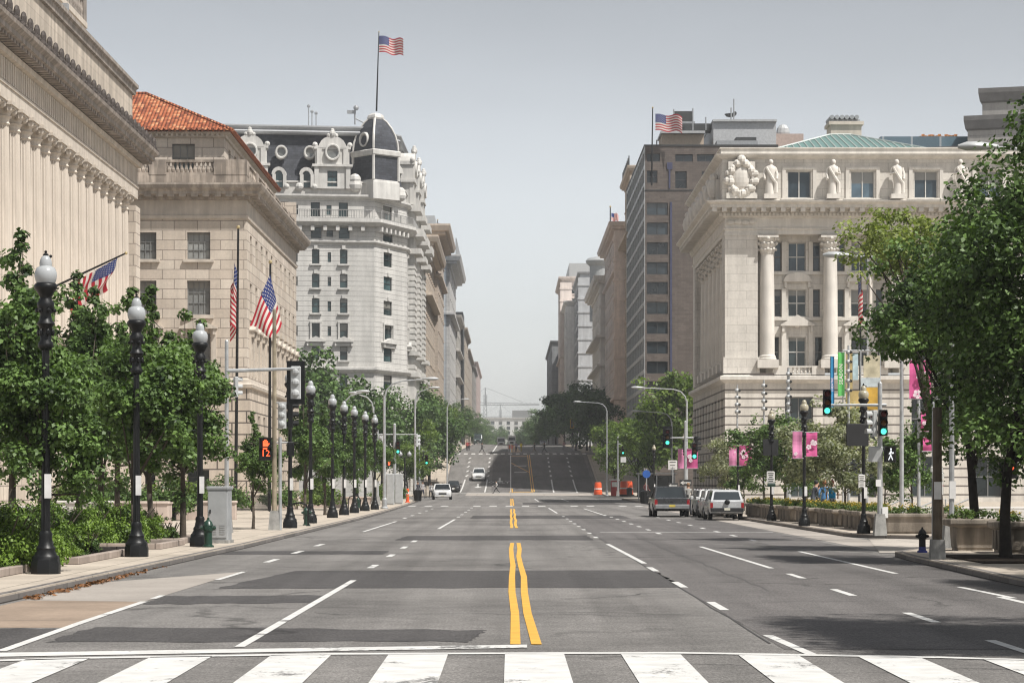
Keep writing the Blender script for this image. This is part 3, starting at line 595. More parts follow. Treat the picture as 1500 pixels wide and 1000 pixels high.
    m.quad((x0, y0, ze), p1, r1, r0); m.quad(p1, p2, r2, r1); m.quad(p2, (x0, y1, ze), (x0, y1-a, zt), r2); m.quad(r1, r2, (x0, y1-a, zt), r0)
    m.add([(x0, y0, ze-.1), (x1, y0, ze-.1), (x1, y1, ze-.1), (x0, y1, ze-.1)], [(0, 1, 2, 3)])
    rf = m.build('roof', M_TILE, b)
    m = MB(); m.tube([p1, Vector(p1)*.5+Vector(r1)*.5, r1], .16, 6); m.tube([r1, r0], .16, 6); m.tube([r1, r2], .16, 6)
    for i in range(int((x1-x0)*2.2)): m.tube([(x1 - .2 - i/2.2, y0-.06, ze), (x1 - .2 - i/2.2, y0+.3, ze+.17)], .13, 6)
    for i in range(int((y1-y0)*2.2)): m.tube([(x1+.06, y0 + .2 + i/2.2, ze), (x1-.3, y0+.2+i/2.2, ze+.17)], .13, 6)
    m.build('ridge_tiles', M_TILE, rf)
pavilion()

# ================================================================ the white hotel with a domed corner
M_WH = masonry('white_stone', (.58, .565, .535), (.36, .35, .335), 60.0, .62, .035, .03, .85, .7, .12); M_WHP = plain('white_stone_plain', (.60, .585, .555), .85, 0, .2, .12, .7, .12, 12, .16)
M_SLATE = masonry('slate', (.062, .066, .078), (.03, .032, .038), .5, .3, .015, .3, .65, .4, .12); M_IRON = plain('iron_railing', (.34, .335, .325), .6, .3)
def dormer(b, c, ang, z, w, h, big=True):
    """White stone dormer with a round window, set on a mansard: c = plan centre of its front."""
    ux = Vector((math.cos(ang), math.sin(ang), 0)); nn = Vector((ux.y, -ux.x, 0)); C = Vector((c[0], c[1], 0))
    P = lambda x, y, zz: C + ux*x - nn*y + Vector((0, 0, zz))
    m = MB(); o = P(-w/2, 0, 0)
    zl = z + h*.40
    facade(m, o, ang, w, z, zl, [(w*.5-.62, z+.25, 1.24, h*.29)], .3)
    for sx in (-1, 1): m.quad(P(sx*w/2, 0, z), P(sx*w/2, 2.6, z), P(sx*w/2, 2.6, zl), P(sx*w/2, 0, zl))
    obox(m, P(0, 1.0, 0), ang, w+.7, 2.7, zl, zl+.3); obox(m, P(0, 1.2, 0), ang, w-.1, 2.6, zl+.3, z+h*.72); obox(m, P(0, 1.1, 0), ang, w+.25, 2.7, z+h*.72, z+h*.78)
    for sx in (-1, 1):
        obox(m, P(sx*(w/2-.2), .1, 0), ang, .55, .6, z+.01, zl+.01); obox(m, P(sx*w*.38, -.05, 0), ang, .6, .4, zl+.3, z+h*.72)
        q = P(sx*w*.5, .0, z+h*.80); m.sphere(q, .34, 8, 6)
    A = [(math.cos(t)*w*.40, math.sin(t)*h*.22) for t in [math.pi*i/10 for i in range(11)]]
    m.loft([[P(x, y, z+h*.74+zz) for x, zz in A] for y in (-.28, 2.4)])
    q = P(0, -.1, z+h*1.0); m.sphere(q, .42, 8, 6, 0, 1.2); m.sphere(q + Vector((0, 0, .45)), .25, 8, 6); m.sphere(q + ux*.45 - Vector((0, 0, .2)), .28, 8, 5); m.sphere(q - ux*.45 - Vector((0, 0, .2)), .28, 8, 5)
    d = m.build('dormer', M_WHP, b)
    window(d, o, ang, (w*.5-.62, z+.25, 1.24, h*.29), .3, M_FRD, M_GLT, 2, 3, .05, .06, False)
    oculus(d, P(0, -.32, z+h*.66), ang, .72)
    return d
def oculus(b, c, ang, r, ring=.3):
    nn = Vector((math.sin(ang), -math.cos(ang), 0)); ux = Vector((math.cos(ang), math.sin(ang), 0)); c = Vector(c)
    m = MB(); N = 18; rg = []
    for rr, o in ((r, -.3), (r, .06), (r+ring*.3, .2), (r+ring*.8, .2), (r+ring, .05), (r+ring, -.9)):
        rg.append([c + ux*rr*math.cos(2*math.pi*i/N)*.95 + Vector((0, 0, rr*math.sin(2*math.pi*i/N)*1.05)) + nn*o for i in range(N)])
    m.loft(rg, 0, False); w = m.build('round_window', M_WHP, b, 40)
    g = MB(); g.add([c + ux*r*math.cos(2*math.pi*i/N) + Vector((0, 0, r*1.05*math.sin(2*math.pi*i/N))) - nn*.1 for i in range(N)], [tuple(range(N))]); g.build('pane', M_GLB, w)
def hotel():
    P0, P1, P2, P3 = (-40.5, 297.0), (-16.9, 300.0), (-13.3, 309.0), (-12.6, 352.0); zb = 0.0
    PL = [P0, P1, P2, P3]
    b = building('white_hotel', 'tall white stone hotel with a slate mansard roof and a domed corner pavilion', 'hotel', (P1[0], P1[1], zb))
    a0, a1, a2 = ang_of(P0, P1), ang_of(P1, P2), ang_of(P2, P3); L = lambda p, q: math.hypot(q[0]-p[0], q[1]-p[1])
    d = 299.0; Z = lambda v: WZ(v, d)
    rowsA = [(317, 296), (349, 333), (386, 365), (421, 401), (458, 437), (494, 473), (527, 507), (569, 547), (607, 585), (645, 620)]
    cols = [(340, 351), (376, 387), (411, 422), (457, 468), (498, 509)]; narrow = [(355, 360), (396, 401), (431, 436), (480, 485)]
    def opsf(o, a, cl, w=None):
        r = []
        for i, (vb, vt) in enumerate(rowsA):
            for u0, u1 in cl:
                s0, s1 = face_s(o, a, u0), face_s(o, a, u1)
                if i == 1: s0 -= .15; s1 += .25
                if i == 0: s0 -= .15; s1 += .05
                r.append((s0, Z(vb), (s1-s0), Z(vt)-Z(vb)))
        return r
    o1 = opsf(P0, a0, cols) + [(q[0], q[1]+.2, q[2], q[3]-.55) for q in opsf(P0, a0, narrow)]
    o2 = opsf(P1, a1, [(562, 574.5)])
    o3 = []
    for i in range(9):
        for vb, vt in rowsA[:9]: o3.append((2.2 + 4.6*i, Z(vb), 1.3, Z(vt)-Z(vb)))
    m = MB(); z0, z1 = zb, Z(290)
    facade(m, P0, a0, L(P0, P1), z0, z1, o1, .28); facade(m, P1, a1, L(P1, P2), z0, z1, o2, .28); facade(m, P2, a2, L(P2, P3), z0, z1, o3, .3); m.quad((P3[0], P3[1], 0), (-40, P3[1], 0), (-40, P3[1], z1), (P3[0], P3[1], z1)); m.build('wall', M_WH, b)
    for q in o1: window(b, P0, a0, q, .28, M_FRD, M_GLT, 1, 2, .05, .05)
    for q in o2: window(b, P1, a1, q, .28, M_FRD, M_GLT, 1, 2, .05, .05)
    stuff = MB()
    for k, q in enumerate(o3): window(b, P2, a2, q, .3, M_FRD, M_GLT, 1, 2, .05, .05, False) if k < 36 else None
    for q in o3[36:]:
        ux = Vector((math.cos(a2), math.sin(a2), 0)); c = Vector((*P2, 0)) + ux*q[0]; nin = Vector((-ux.y, ux.x, 0))
        stuff.quad(c+nin*.2+Vector((0, 0, q[1])), c+ux*q[2]+nin*.2+Vector((0, 0, q[1])), c+ux*q[2]+nin*.2+Vector((0, 0, q[1]+q[3])), c+nin*.2+Vector((0, 0, q[1]+q[3])))
    tag(stuff.build('far_windows', M_GLT, b), kind='stuff')
    m = MB()
    def mould(z, out, h, pl=PL): band(m, pl, [(0, z), (out*.5, z+.05), (out, z+h*.5), (out, z+h*.9), (0, z+h)])
    mould(Z(291), .5, .6); mould(Z(331.5), 1.2, 1.0); mould(Z(357), .35, .5); mould(Z(545), .45, .7); mould(Z(600), .4, .6)
    for q in o1[:]:
        if q[2] > .8 and q[1] < Z(360): s = q[0]+q[2]/2; ux = Vector((math.cos(a0), math.sin(a0))); c = Vector(P0)+ux*s; obox(m, c+Vector((ux.y, -ux.x))*.1, a0, q[2]+.5, .35, q[1]-.22, q[1]-.01)
    for pp, aa, ops in ((P0, a0, o1), (P1, a1, o2), (P2, a2, o3[:36])):
        ux = Vector((math.cos(aa), math.sin(aa))); nn = Vector((ux.y, -ux.x))
        for q in ops:
            if q[2] < .8: continue
            c = Vector(pp) + ux*(q[0]+q[2]/2)
            if abs(q[1] - Z(527)) < .1: pediment(m, pp, aa, q[0]+q[2]/2, q[1]+q[3]+.55, q[2]+1.5, .7, .5); obox(m, c+nn*.1, aa, q[2]+.8, .3, q[1]+q[3]+.05, q[1]+q[3]+.45)
            if abs(q[1] - Z(494)) < .1:
                for sg in (-1, 1): obox(m, c+ux*sg*(q[2]/2+.14)+nn*.06, aa, .2, .22, q[1]-.1, q[1]+q[3]+.2)
                obox(m, c+nn*.06, aa, q[2]+.6, .26, q[1]+q[3]+.02, q[1]+q[3]+.25)
            for vb in (386, 421, 458):
                if abs(q[1] - Z(vb)) < .1: obox(m, c+nn*.05, aa, .42, .24, q[1]+q[3]+.05, q[1]+q[3]+.5)
    for s in [i*1.55+.6 for i in range(15)]:
        ux = Vector((math.cos(a0), math.sin(a0))); c = Vector(P0)+ux*s; obox(m, c+Vector((ux.y, -ux.x))*.45, a0, .45, .9, Z(338), Z(331), 0)
    for s in [i*1.3+.5 for i in range(7)]:
        ux = Vector((math.cos(a1), math.sin(a1))); c = Vector(P1)+ux*s; obox(m, c+Vector((ux.y, -ux.x))*.45, a1, .45, .9, Z(338), Z(331), 0)
    m.build('mouldings', M_WHP, b)
    def rail(pp, qq, z, h=1.0, out=.95):
        v = Vector(qq)-Vector(pp); n = int(v.length/.32); ux = v.normalized(); nn = Vector((ux.y, -ux.x)); r = MB()
        for zz in (z, z+h): r.tube([(*(Vector(pp)+nn*out), zz), (*(Vector(qq)+nn*out), zz)], .045, 5)
        for i in range(n+1): c = Vector(pp)+v*i/n+nn*out; r.tube([(*c, z), (*c, z+h)], .028 if i % 6 else .06, 4)
        r.build('balcony_railing', M_IRON, b)
    zr = Z(331.5)+1.0; rail(P0, P1, zr); rail(P1, P2, zr); rail(P2, P3, zr)
    # street-side bays with stacked balconies
    m = MB(); ux = Vector((math.cos(a2), math.sin(a2))); nn = Vector((ux.y, -ux.x))
    for s in (6, 17.5, 29):
        c = Vector(P2)+ux*s; obox(m, c+nn*.35, a2, 4.6, .9, Z(700), Z(292)); 
        for v, o, hh in ((545, .9, .6), (512, .9, .5), (357, 1.3, .7), (331, 1.7, 1.0), (292, 1.2, .8)): obox(m, c+nn*(.35+o*.3), a2, 4.6+o, .9+o*.8, Z(v), Z(v)+hh)
        for v in range(370, 540, 9): obox(m, c+nn*.45, a2, 4.75, .9, Z(v), Z(v)+.42)
    m.build('street_bay', M_WHP, b)
    for s in (6, 17.5, 29): c = Vector(P2)+ux*s+nn*.55; dormer(b, c, a2, Z(290)+.8, 4.0, 7.2)
    # base of the roof and the mansard
    m = MB(); band(m, PL, [(-.3, Z(291)+.5), (-.3, Z(268)), (-.05, Z(267)), (-.05, Z(265)), (-.6, Z(264))]); m.build('attic', M_WHP, b)
    def off(k): return [(P0[0], P0[1]+k+.9), (P1[0]-1.2-k*.25, P1[1]+k+.9), (P2[0]-k, P2[1]+k*.4), (P3[0]-k, P3[1]-k), (-40.5, P3[1]-k)]
    m = MB(); rings = []
    for k, v in ((.5, 266), (.9, 250), (1.25, 230), (1.5, 210), (1.7, 193)): rings.append([(x, y, Z(v)) for x, y in off(k)])
    m.loft(rings); m.build('mansard_roof', M_SLATE, b)
    m = MB(); ro = off(1.2); band(m, ro[:4], [(-.4, Z(194)), (.3, Z(193)), (.45, Z(190)), (.2, Z(187)), (.5, Z(183)), (.5, Z(181)), (-.5, Z(180))]); flatroof(m, ro, Z(180.5)); m.build('roof_cornice', plain('zinc', (.40, .41, .42), .6, .2, .3, .12), b)
    for u in (487, 366):
        s = face_s(P0, a0, u); c = Vector(P0)+Vector((math.cos(a0), math.sin(a0)))*s; dormer(b, (c.x, c.y-.1), a0, Z(276), 4.3, Z(196)-Z(276))
    for u in (411, 453, 330): s = face_s(P0, a0, u); c = Vector(P0)+Vector((math.cos(a0), math.sin(a0)))*s; oculus(b, (c.x, c.y+.9, Z(222)), a0, .52, .3)
    for u in (408.5, 449, 328):
        m = MB(); s = face_s(P0, a0, u); c = Vector(P0)+Vector((math.cos(a0), math.sin(a0)))*s; obox(m, (c.x-.65, c.y+.5), a0, .42, 1.6, Z(275), Z(256)); obox(m, (c.x+.65, c.y+.5), a0, .42, 1.6, Z(275), Z(256))
        A = [(math.cos(t)*.88, math.sin(t)*.9) for t in [math.pi*i/8 for i in range(9)]]; B = [(x*.52, z*.5) for x, z in A[::-1]]
        m.loft([[(c.x+x, c.y+y, Z(256)+z) for x, z in A+B] for y in (-.3, 1.2)]); m.sphere((c.x-.9, c.y-.3, Z(274)), .5, 8, 6); m.sphere((c.x+1.0, c.y-.3, Z(274)), .35, 8, 6)
        w = MB(); w.add([(c.x+x*.5, c.y+.1, z) for x, z in [(-.9, Z(275)), (.9, Z(275)), (.9, Z(256))] + [(math.cos(t)*.9, Z(256)+math.sin(t)*.45) for t in (.6, 1.2, 1.57, 2.0, 2.5)] + [(-.9, Z(256))]], [tuple(range(9))])
        w.build('pane', M_GLT, m.build('arched_window', M_WHP, b))
    # the domed corner pavilion
    cx, cy = -16.85, 301.9; n = 4; rot = R(90 - 22.5*0)
    def oc(r, z): return [(cx + r*math.cos(2*math.pi*i/n - math.pi/2 - .04), cy + r*math.sin(2*math.pi*i/n - math.pi/2 - .04), z) for i in range(n)]
    m = MB(); m.loft([oc(3.0, Z(290)), oc(3.0, Z(266)), oc(2.9, Z(262))]); m.loft([oc(3.0, Z(226.5)), oc(3.15, Z(225)), oc(3.2, Z(219)), oc(3.0, Z(217.5))]); m.loft([oc(.9, Z(172)), oc(1.1, Z(168)), oc(.95, Z(164)), oc(.5, Z(161))])
    prof = [(2.82, 217), (2.72, 206), (2.45, 195), (2.0, 184), (1.35, 174), (.8, 169)]
    for i in range(n):
        t = 2*math.pi*i/n - math.pi/2 - .04; m.tube([(cx+r*math.cos(t), cy+r*math.sin(t), Z(v)) for r, v in prof], .16, 6); m.tube([(cx+2.85*math.cos(t), cy+2.85*math.sin(t), Z(262)), (cx+2.85*math.cos(t), cy+2.85*math.sin(t), Z(226))], .2, 6)
    dm = m.build('dome_frame', M_WHP, b)
    m = MB(); m.loft([oc(2.75, Z(262)), oc(2.75, Z(226))]); m.loft([oc(r, Z(v)) for r, v in prof]); m.build('dome', M_SLATE, dm)
    t = -math.pi/2 - math.pi/4 - .04; oculus(dm, (cx+1.85*math.cos(t), cy+1.85*math.sin(t), Z(202)), t+math.pi/2, .62, .28)
    c = Vector(P1)+Vector((math.cos(a1), math.sin(a1)))*face_s(P1, a1, 568); nn1 = Vector((math.sin(a1), -math.cos(a1))); c = c + nn1*.75
    m = MB(); o = c - Vector((math.cos(a1), math.sin(a1)))*1.7; facade(m, o, a1, 3.4, Z(290)+.4, Z(246), [(1.1, Z(280), 1.2, Z(251)-Z(280))], .3); obox(m, c - nn1*1.2, a1, 3.4, 1.5, Z(290), Z(246)); pediment(m, o, a1, 1.7, Z(246), 4.0, 1.1, .5, 0, True); m.sphere((*(c+nn1*.3), Z(240)), .5, 8, 6)
    for sg in (-1, 1): q = c + Vector((math.cos(a1), math.sin(a1)))*sg*2.2; m.sphere((q.x, q.y, Z(272)), .6, 8, 6); m.sphere((q.x, q.y, Z(278)), .75, 8, 6)
    q = Vector(P1)+Vector((-2.4, -.2)); m.sphere((q.x, q.y, Z(262)), .75, 8, 6); m.sphere((q.x, q.y+.1, Z(270)), .9, 8, 6)
    dd = m.build('dormer', M_WHP, b); window(dd, o, a1, (1.1, Z(280), 1.2, Z(251)-Z(280)), .3, M_FRD, M_GLT, 2, 3, .05, .06, False)
    for u, hh in ((452, 4.0), (457, 2.5), (463, 2.0)): m = MB(); p = W(u, 176, 312); m.tube([p - Vector((0, 0, 1)), p + Vector((0, 0, hh*.5))], .07, 5); m.sphere(p + Vector((0, .1, hh*.45)), .22, 6, 5); m.build('roof_antenna', M_SEAMG, b)
    m = MB(); p = W(520, 178, 310); m.tube([p - Vector((0, 0, .4)), p+Vector((0, 0, 1.6))], .12, 6); m.tube([p+Vector((0, 0, .4)), p+Vector((1.4, 0, -.3))], .09, 6); m.sphere(p+Vector((.15, -.2, 1.7)), .35, 8, 6); m.box(p.x-1, p.x+.1, p.y-.2, p.y+.2, p.z+1.0, p.z+1.4); m.build('roof_camera', M_SEAMG, b)
    for u0, u1, v in ((440, 470, 177), (340, 350, 176.5), (380, 425, 178.3)): MB().box(WX(u0, 312), WX(u1, 312), 310, 313, Z(180.6), Z(v)).build('roof_plant', M_SEAMG, b)
hotel()
# ================================================================ right side: the white classical city building
M_MAR = masonry('marble_ashlar', (.66, .625, .57), (.46, .43, .39), 1.6, .72, .018, .05, .8, .25, .16); M_MARP = plain('marble_plain', (.67, .635, .58), .8, 0, .25, .12, .7, .12, 14, .14)
M_MARR = masonry('marble_rusticated', (.65, .61, .55), (.17, .15, .135), 60.0, .74, .07, .04, .85, .9, .2); M_MARS = masonry('marble_blocks', (.6, .565, .51), (.16, .145, .13), 1.0, .74, .08, .06, .85, .9, .2)
M_COPG = plain('copper_green', (.13, .22, .205), .55, .1, .4, .2, 1); M_GLR = glass_mat('glass_blue', (.05, .075, .095), .5, .06)
def figure_bm(m, c, h, seed=0):
    """A standing robed statue: plinth, legs under drapery, torso, arms, head."""
    rnd = random.Random(seed); x, y, z = c; s = h/3.3
    m.box(x-.55*s, x+.55*s, y-.4*s, y+.5*s, z, z+.38*s)
    sway = rnd.uniform(-.08, .08); rings = []; n = 14
    for rx, ry, zz in ((.42, .34, .38), (.38, .32, .9), (.36, .30, 1.35), (.40, .30, 1.75), (.36, .26, 2.05), (.43, .29, 2.4), (.40, .26, 2.65), (.16, .16, 2.78), (.12, .13, 2.88)):
        rings.append([(x + (rx*math.cos(2*math.pi*i/n)*(1 + .13*math.sin(i*5.3 + zz*3 + seed)) + sway*math.sin(zz*1.3))*s, y + ry*math.sin(2*math.pi*i/n)*s, z + zz*s) for i in range(n)])
    m.loft(rings); m.sphere((x + sway*math.sin(3.8)*s, y-.02, z + 3.05*s), .20*s, 10, 8, 0, 1.2)
    for sg in (-1, 1):
        up = rnd.random() < .5
        m.tube([(x+sg*.38*s, y, z+2.55*s), (x+sg*.55*s, y-.05*s, z+2.05*s), (x+sg*(.18 if up else .5)*s, y-.32*s, z+(2.15 if up else 1.6)*s)], [.14*s, .12*s, .09*s], 7)
    m.tube([(x-.36*s, y-.2*s, z+2.6*s), (x+.1*s, y-.33*s, z+1.7*s), (x+.42*s, y-.2*s, z+1.3*s), (x+.4*s, y-.1*s, z+.5*s)], [.1*s, .13*s, .15*s, .2*s], 6)
def city_building():
    D = 205.0; k = D/F; XC = WX(1062, D); XE = 56.0; Y1 = 241.0; Z = lambda v: WZ(v, D); X = lambda u: WX(u, D)
    b = building('white_marble_city_building', 'ivory marble civic building with giant columns, roof statues and a green skylight', 'building', (XC, D, KERB))
    P = X(1217) - X(1124.3); c0 = X(1170.5); bays = [c0 + P*i for i in range(7)]
    # base storey
    bo = [(x - 1.2 - XC, Z(645), 2.4, Z(581)-Z(645)) for x in bays] + [(x - 1.2 - XC, Z(728), 2.4, Z(668)-Z(728)) for x in bays]
    m = MB(); facade(m, (XC, D), 0, XE-XC, KERB, Z(556), bo, .55); m.build('base_storey', M_MARR, b)
    so = [(2.2 + 3.35*i, z, 1.6, h) for i in range(10) for z, h in ((.9, 3.4), (5.4, 3.6))]
    m = MB(); facade(m, (XC, Y1), R(-90), Y1-D, KERB, Z(556), so, .6); m.build('side_base', M_MARS, b)
    for q in bo: window(b, (XC, D), 0, q, .55, M_FRG, M_GLD, 2, 2, .08, .1)
    for q in so: window(b, (XC, Y1), R(-90), q, .6, M_FRD, M_GLD, 2, 2)
    PL = [(XC, Y1), (XC, D), (XE, D)]
    # main storeys, set back behind the columns
    B = 1.35; zb, zt = Z(545), Z(341); ops = []
    for x in bays:
        for (vb, vt, wc, os_, ws) in ((536, 492, 1.5, 2.14, .62), (462, 422, 1.55, 1.95, .6), (395, 353, 1.5, 1.95, .62)):
            ops += [(x-wc/2-X(1110), Z(vb), wc, Z(vt)-Z(vb)), (x-os_-ws/2+.3-X(1110), Z(vb), ws, Z(vt)-Z(vb)), (x+os_-ws/2-.3-X(1110), Z(vb), ws, Z(vt)-Z(vb))]
    m = MB(); facade(m, (X(1110), D+B), 0, XE-X(1110), zb, zt, ops, .4); m.build('wall', M_MAR, b)
    for i, q in enumerate(ops): window(b, (X(1110), D+B), 0, q, .4, M_FRG if i % 3 else M_FRW, M_GLR if i % 9 > 5 else M_GLD, 2 if i % 3 == 0 else 1, 2, .09, .07)
    m = MB()
    for x in bays:
        for v in (398, 465): m.box(x-2.6, x+2.6, D+B-.2, D+B+.05, Z(v)-.15, Z(v)+.12)
        pediment(m, (0, D+B), 0, x, Z(476), 2.9, .95, .45); pediment(m, (0, D+B), 0, x, Z(411), 2.4, .8, .35, 0, True)
        for sx in (-1.15, 1.15): m.box(x+sx-.2, x+sx+.2, D+B-.22, D+B+.02, Z(537), Z(477)); m.box(x+sx-.17, x+sx+.17, D+B-.18, D+B+.02, Z(463), Z(421)); m.box(x+sx-.17, x+sx+.17, D+B-.18, D+B+.02, Z(396), Z(352))
        m.sphere((x, D+B-.12, Z(476)+.2), .3, 8, 6, 0, 1.3); m.box(x-2.72, x-2.45, D+B-.12, D+B+.02, zb, zt); m.box(x+2.45-.0, x+2.72, D+B-.12, D+B+.02, zb, zt)
        balustrade(m, (x-2.1, D-.15), (x+2.1, D-.15), Z(549), .75, 12, 0, r=1.2)
        for sx in (-1.6, 1.6): m.box(x+sx-.55, x+sx+.55, D-.36, D+.05, Z(549), Z(549)+.76)
    m.build('window_surrounds', M_MARP, b)
    m = MB(); m.box(XC, X(1110), D, D+3, zb, zt); m.box(XC-.15, X(1110)+.15, D-.15, D+.2, zb-.1, Z(523)); m.box(XC-.05, X(1110)+.06, D-.06, D+.2, Z(345), zt); m.build('corner_pier', M_MAR, b)
    m = MB(); m.lathe([(.78, 0), (.80, .12), (.72, .2), (.74, .32), (.64, .42), (.635, 2), (.61, 6), (.555, Z(372)-Z(527)), (.6, Z(371.5)-Z(527))], 24, smooth if False else (0, 0, 0)); m.box(-.9, .9, -.9, .9, -.7, 0); oo = m.build('column', M_MARP, b, 40); cme = oo.data; bpy.data.objects.remove(oo)
    m = MB(); h0 = Z(372)-Z(527); m.lathe([(.56, h0), (.7, h0+.35), (.62, h0+.45), (.78, h0+.85), (.66, h0+.95), (.9, h0+1.35)], 16)
    for t in range(8): a = t*math.pi/4; m.sphere((.72*math.cos(a), .72*math.sin(a), h0+.4), .14, 6, 5); m.sphere((.8*math.cos(a+.4), .8*math.sin(a+.4), h0+.88), .15, 6, 5); m.sphere((.9*math.cos(a), .9*math.sin(a), h0+1.28), .16, 6, 5)
    m.box(-.88, .88, -.88, .88, h0+1.36, h0+1.55); oo = m.build('capital', M_MARP, b); kme = oo.data; bpy.data.objects.remove(oo)
    cols = [(bays[0] - P/2 + P*i, D+.25) for i in range(8)] + [(XC+1.0, D + 5.5 + 4.3*i) for i in range(7)]
    for x, y in cols: o = link('column', cme, b, (x, y, Z(527))); link('capital', kme, o)
    m = MB(); facade(m, (XC+2.2, Y1), R(-90), Y1-D-3, zb, zt, [(1.5 + 4.3*i, z, 2.0, 3.2) for i in range(7) for z in (Z(536), Z(462), Z(395))], .5); m.box(XC, XC+2.5, Y1-3, Y1, zb, zt); m.build('side_wall', M_MAR, b)
    for i in range(7):
        for z in (Z(536), Z(462), Z(395)): window(b, (XC+2.2, Y1), R(-90), (1.5+4.3*i, z, 2.0, 3.2), .5, M_FRG, M_GLD, 2, 2)
    m = MB(); band(m, PL, [(0, Z(556)-.3), (.15, Z(556)-.2), (.45, Z(556)), (.45, Z(551)), (.1, Z(549)), (-3, Z(549))]); m.box(XC+2, XE, D+.5, D+3, Z(556), Z(549)-.01); m.build('string_course', M_MARP, b)
    ent = [(XC, Y1), (XC, D), (XE, D)]
    m = MB(); band(m, ent, [(-2.6, Z(343)), (0, Z(343)), (.02, Z(337)), (.1, Z(336)), (.12, Z(334)), (0, Z(333)), (0, Z(320)), (.15, Z(319)), (.2, Z(315))])
    for i in range(4): m.sphere((X(1070) + i*.62, D-.08, Z(326) + .05*(i % 2)), .3, 8, 5, 0, .7, 1.3, .5)
    m.build('entablature', M_MARP, b)
    m = MB(); band(m, ent, [(0, Z(320)), (.3, Z(316)), (.35, Z(312)), (.5, Z(311)), (.5, Z(308)), (1.35, Z(306)), (1.35, Z(302)), (1.65, Z(299)), (1.7, Z(297)), (0, Z(293))])
    for i in range(46): x = XC - 1.0 + i*.83; m.box(x-.2, x+.2, D-1.3, D-.4, Z(312), Z(306.5))
    for i in range(44): y = D - .4 + i*.83; m.box(XC-1.3, XC-.4, y-.2, y+.2, Z(312), Z(306.5))
    for i in range(120): x = XC - .4 + i*.32; m.box(x-.1, x+.1, D-.48, D-.2, Z(317), Z(312.5))
    m.build('cornice', M_MARP, b)
    # attic with statues
    ao = [(x - 1.0 - X(1058), Z(290.5), 2.0, Z(251)-Z(290.5)) for x in bays]
    m = MB(); facade(m, (X(1058), D-.2), 0, XE-X(1058), Z(296), Z(232), ao, .35); m.quad((X(1058), Y1, Z(296)), (X(1058), D-.2, Z(296)), (X(1058), D-.2, Z(232)), (X(1058), Y1, Z(232)))
    m.quad((XE, D, Z(296)), (XE, Y1, Z(296)), (XE, Y1, Z(222)), (XE, D, Z(222))); m.build('attic', M_MAR, b)
    for q in ao: window(b, (X(1058), D-.2), 0, q, .35, M_FRW, M_GLR, 2, 1, .08, .08)
    m = MB()
    for x in bays:
        m = MB()
        for a, w_ in ((-1.3, .3), (1.3, .3)): m.box(x+a-w_/2, x+a+w_/2, D-.3, D-.15, Z(292), Z(248))
        m.box(x-1.45, x+1.45, D-.32, D-.14, Z(249), Z(245)); m.box(x-1.6, x+1.6, D-.34, D-.14, Z(293), Z(291)); m.build('attic_frame', M_MARP, b)
    ap = [(X(1058), Y1), (X(1058), D-.2), (XE, D-.2)]
    m = MB(); band(m, ap, [(0, Z(234)), (.25, Z(232)), (.55, Z(229)), (.6, Z(227)), (.15, Z(226)), (.15, Z(219)), (.25, Z(218.5)), (.25, Z(217)), (-.6, Z(217))]); flatroof(m, [(X(1058), D), (XE, D), (XE, Y1), (X(1058), Y1)], Z(219)); m.build('attic_cornice', M_MARP, b)
    m = MB(); m.box(X(1066), X(1105), D-.65, D-.18, Z(284), Z(238)); m.box(X(1063), X(1108), D-.75, D-.18, Z(292), Z(284)); x = X(1085); z = Z(262)
    for i in range(26):
        a = 2*math.pi*i/26; m.sphere((x + .95*math.cos(a), D-.7, z + 1.3*math.sin(a)), .2 + .08*(i % 3), 7, 5); m.sphere((x + 1.2*math.cos(a+.1), D-.66, z - .1 + 1.35*math.sin(a+.1)), .2 + .07*((i*2) % 3), 6, 5) if i % 2 else None
    m.sphere((x, D-.62, z), .8, 14, 8, 0, 1.3, 1, .35); m.sphere((x, D-.7, z+1.55), .4, 8, 6)
    m.build('cartouche', M_MARP, b)
    zst = Z(293)
    for i, u in enumerate((1127, 1218.5, 1312, 1405)):
        m = MB(); figure_bm(m, (0, 0, 0), 3.35, i*7+1); st = m.build('roof_statue', M_MARP, None, 50, (X(u), D-.85, zst)); tag(st, ['pale stone statue on the cornice beside the oval cartouche', 'pale stone statue standing between the two left attic windows', 'pale stone statue above the third giant column, near the tree', 'pale stone statue on the cornice largely behind the big tree'][i], 'statue', 'statues along the marble cornice')
    for i in range(8): m = MB(); y = D + 3 + 4.2*i; m.box(X(1052), X(1062), y-.7, y+.7, Z(297), Z(258)); m.sphere((X(1050), y, Z(270)), .6, 8, 6, 0, 1.5); m.sphere((X(1049), y+1.2, Z(287)), .5, 8, 6); m.sphere((X(1050), y, Z(254)), .4, 8, 6); m.build('attic_scroll', M_MARP, b)
    # glazed roof
    ya, yb = D+3.5, D+30; xl, xr = X(1122), X(1402); zr = 33.4; z0 = Z(216); a = 7.5; xm0, xm1 = X(1250), X(1285)
    rd = [(xm0, ya+a*1.6, zr), (xm1, ya+a*1.6, zr)]
    m = MB(); m.quad((xl, ya, z0), (xr, ya, z0), rd[1], rd[0]); m.add([(xl, ya, z0), rd[0], (xl, yb, z0)], [(0, 1, 2)]); m.add([(xr, ya, z0), rd[1], (xr, yb, z0)], [(0, 1, 2)]); m.quad((xl, yb, z0), (xr, yb, z0), rd[1], rd[0]); rf = m.build('glazed_roof', M_COPG, b)
    m = MB()
    for i in range(1, 26):
        x = xl + (xr-xl)*i/26; t = min(1, (x-xl)/(xm0-xl), (xr-x)/(xr-xm1)); sl = (1.0 if t >= 1 else t)
        dx = ((xm0+xm1)/2 - x)*.06; m.tube([(x, ya-.02, z0+.05), (x+dx*t, ya + a*1.6*t, z0 + (zr-z0)*t + .05)], .055, 4)
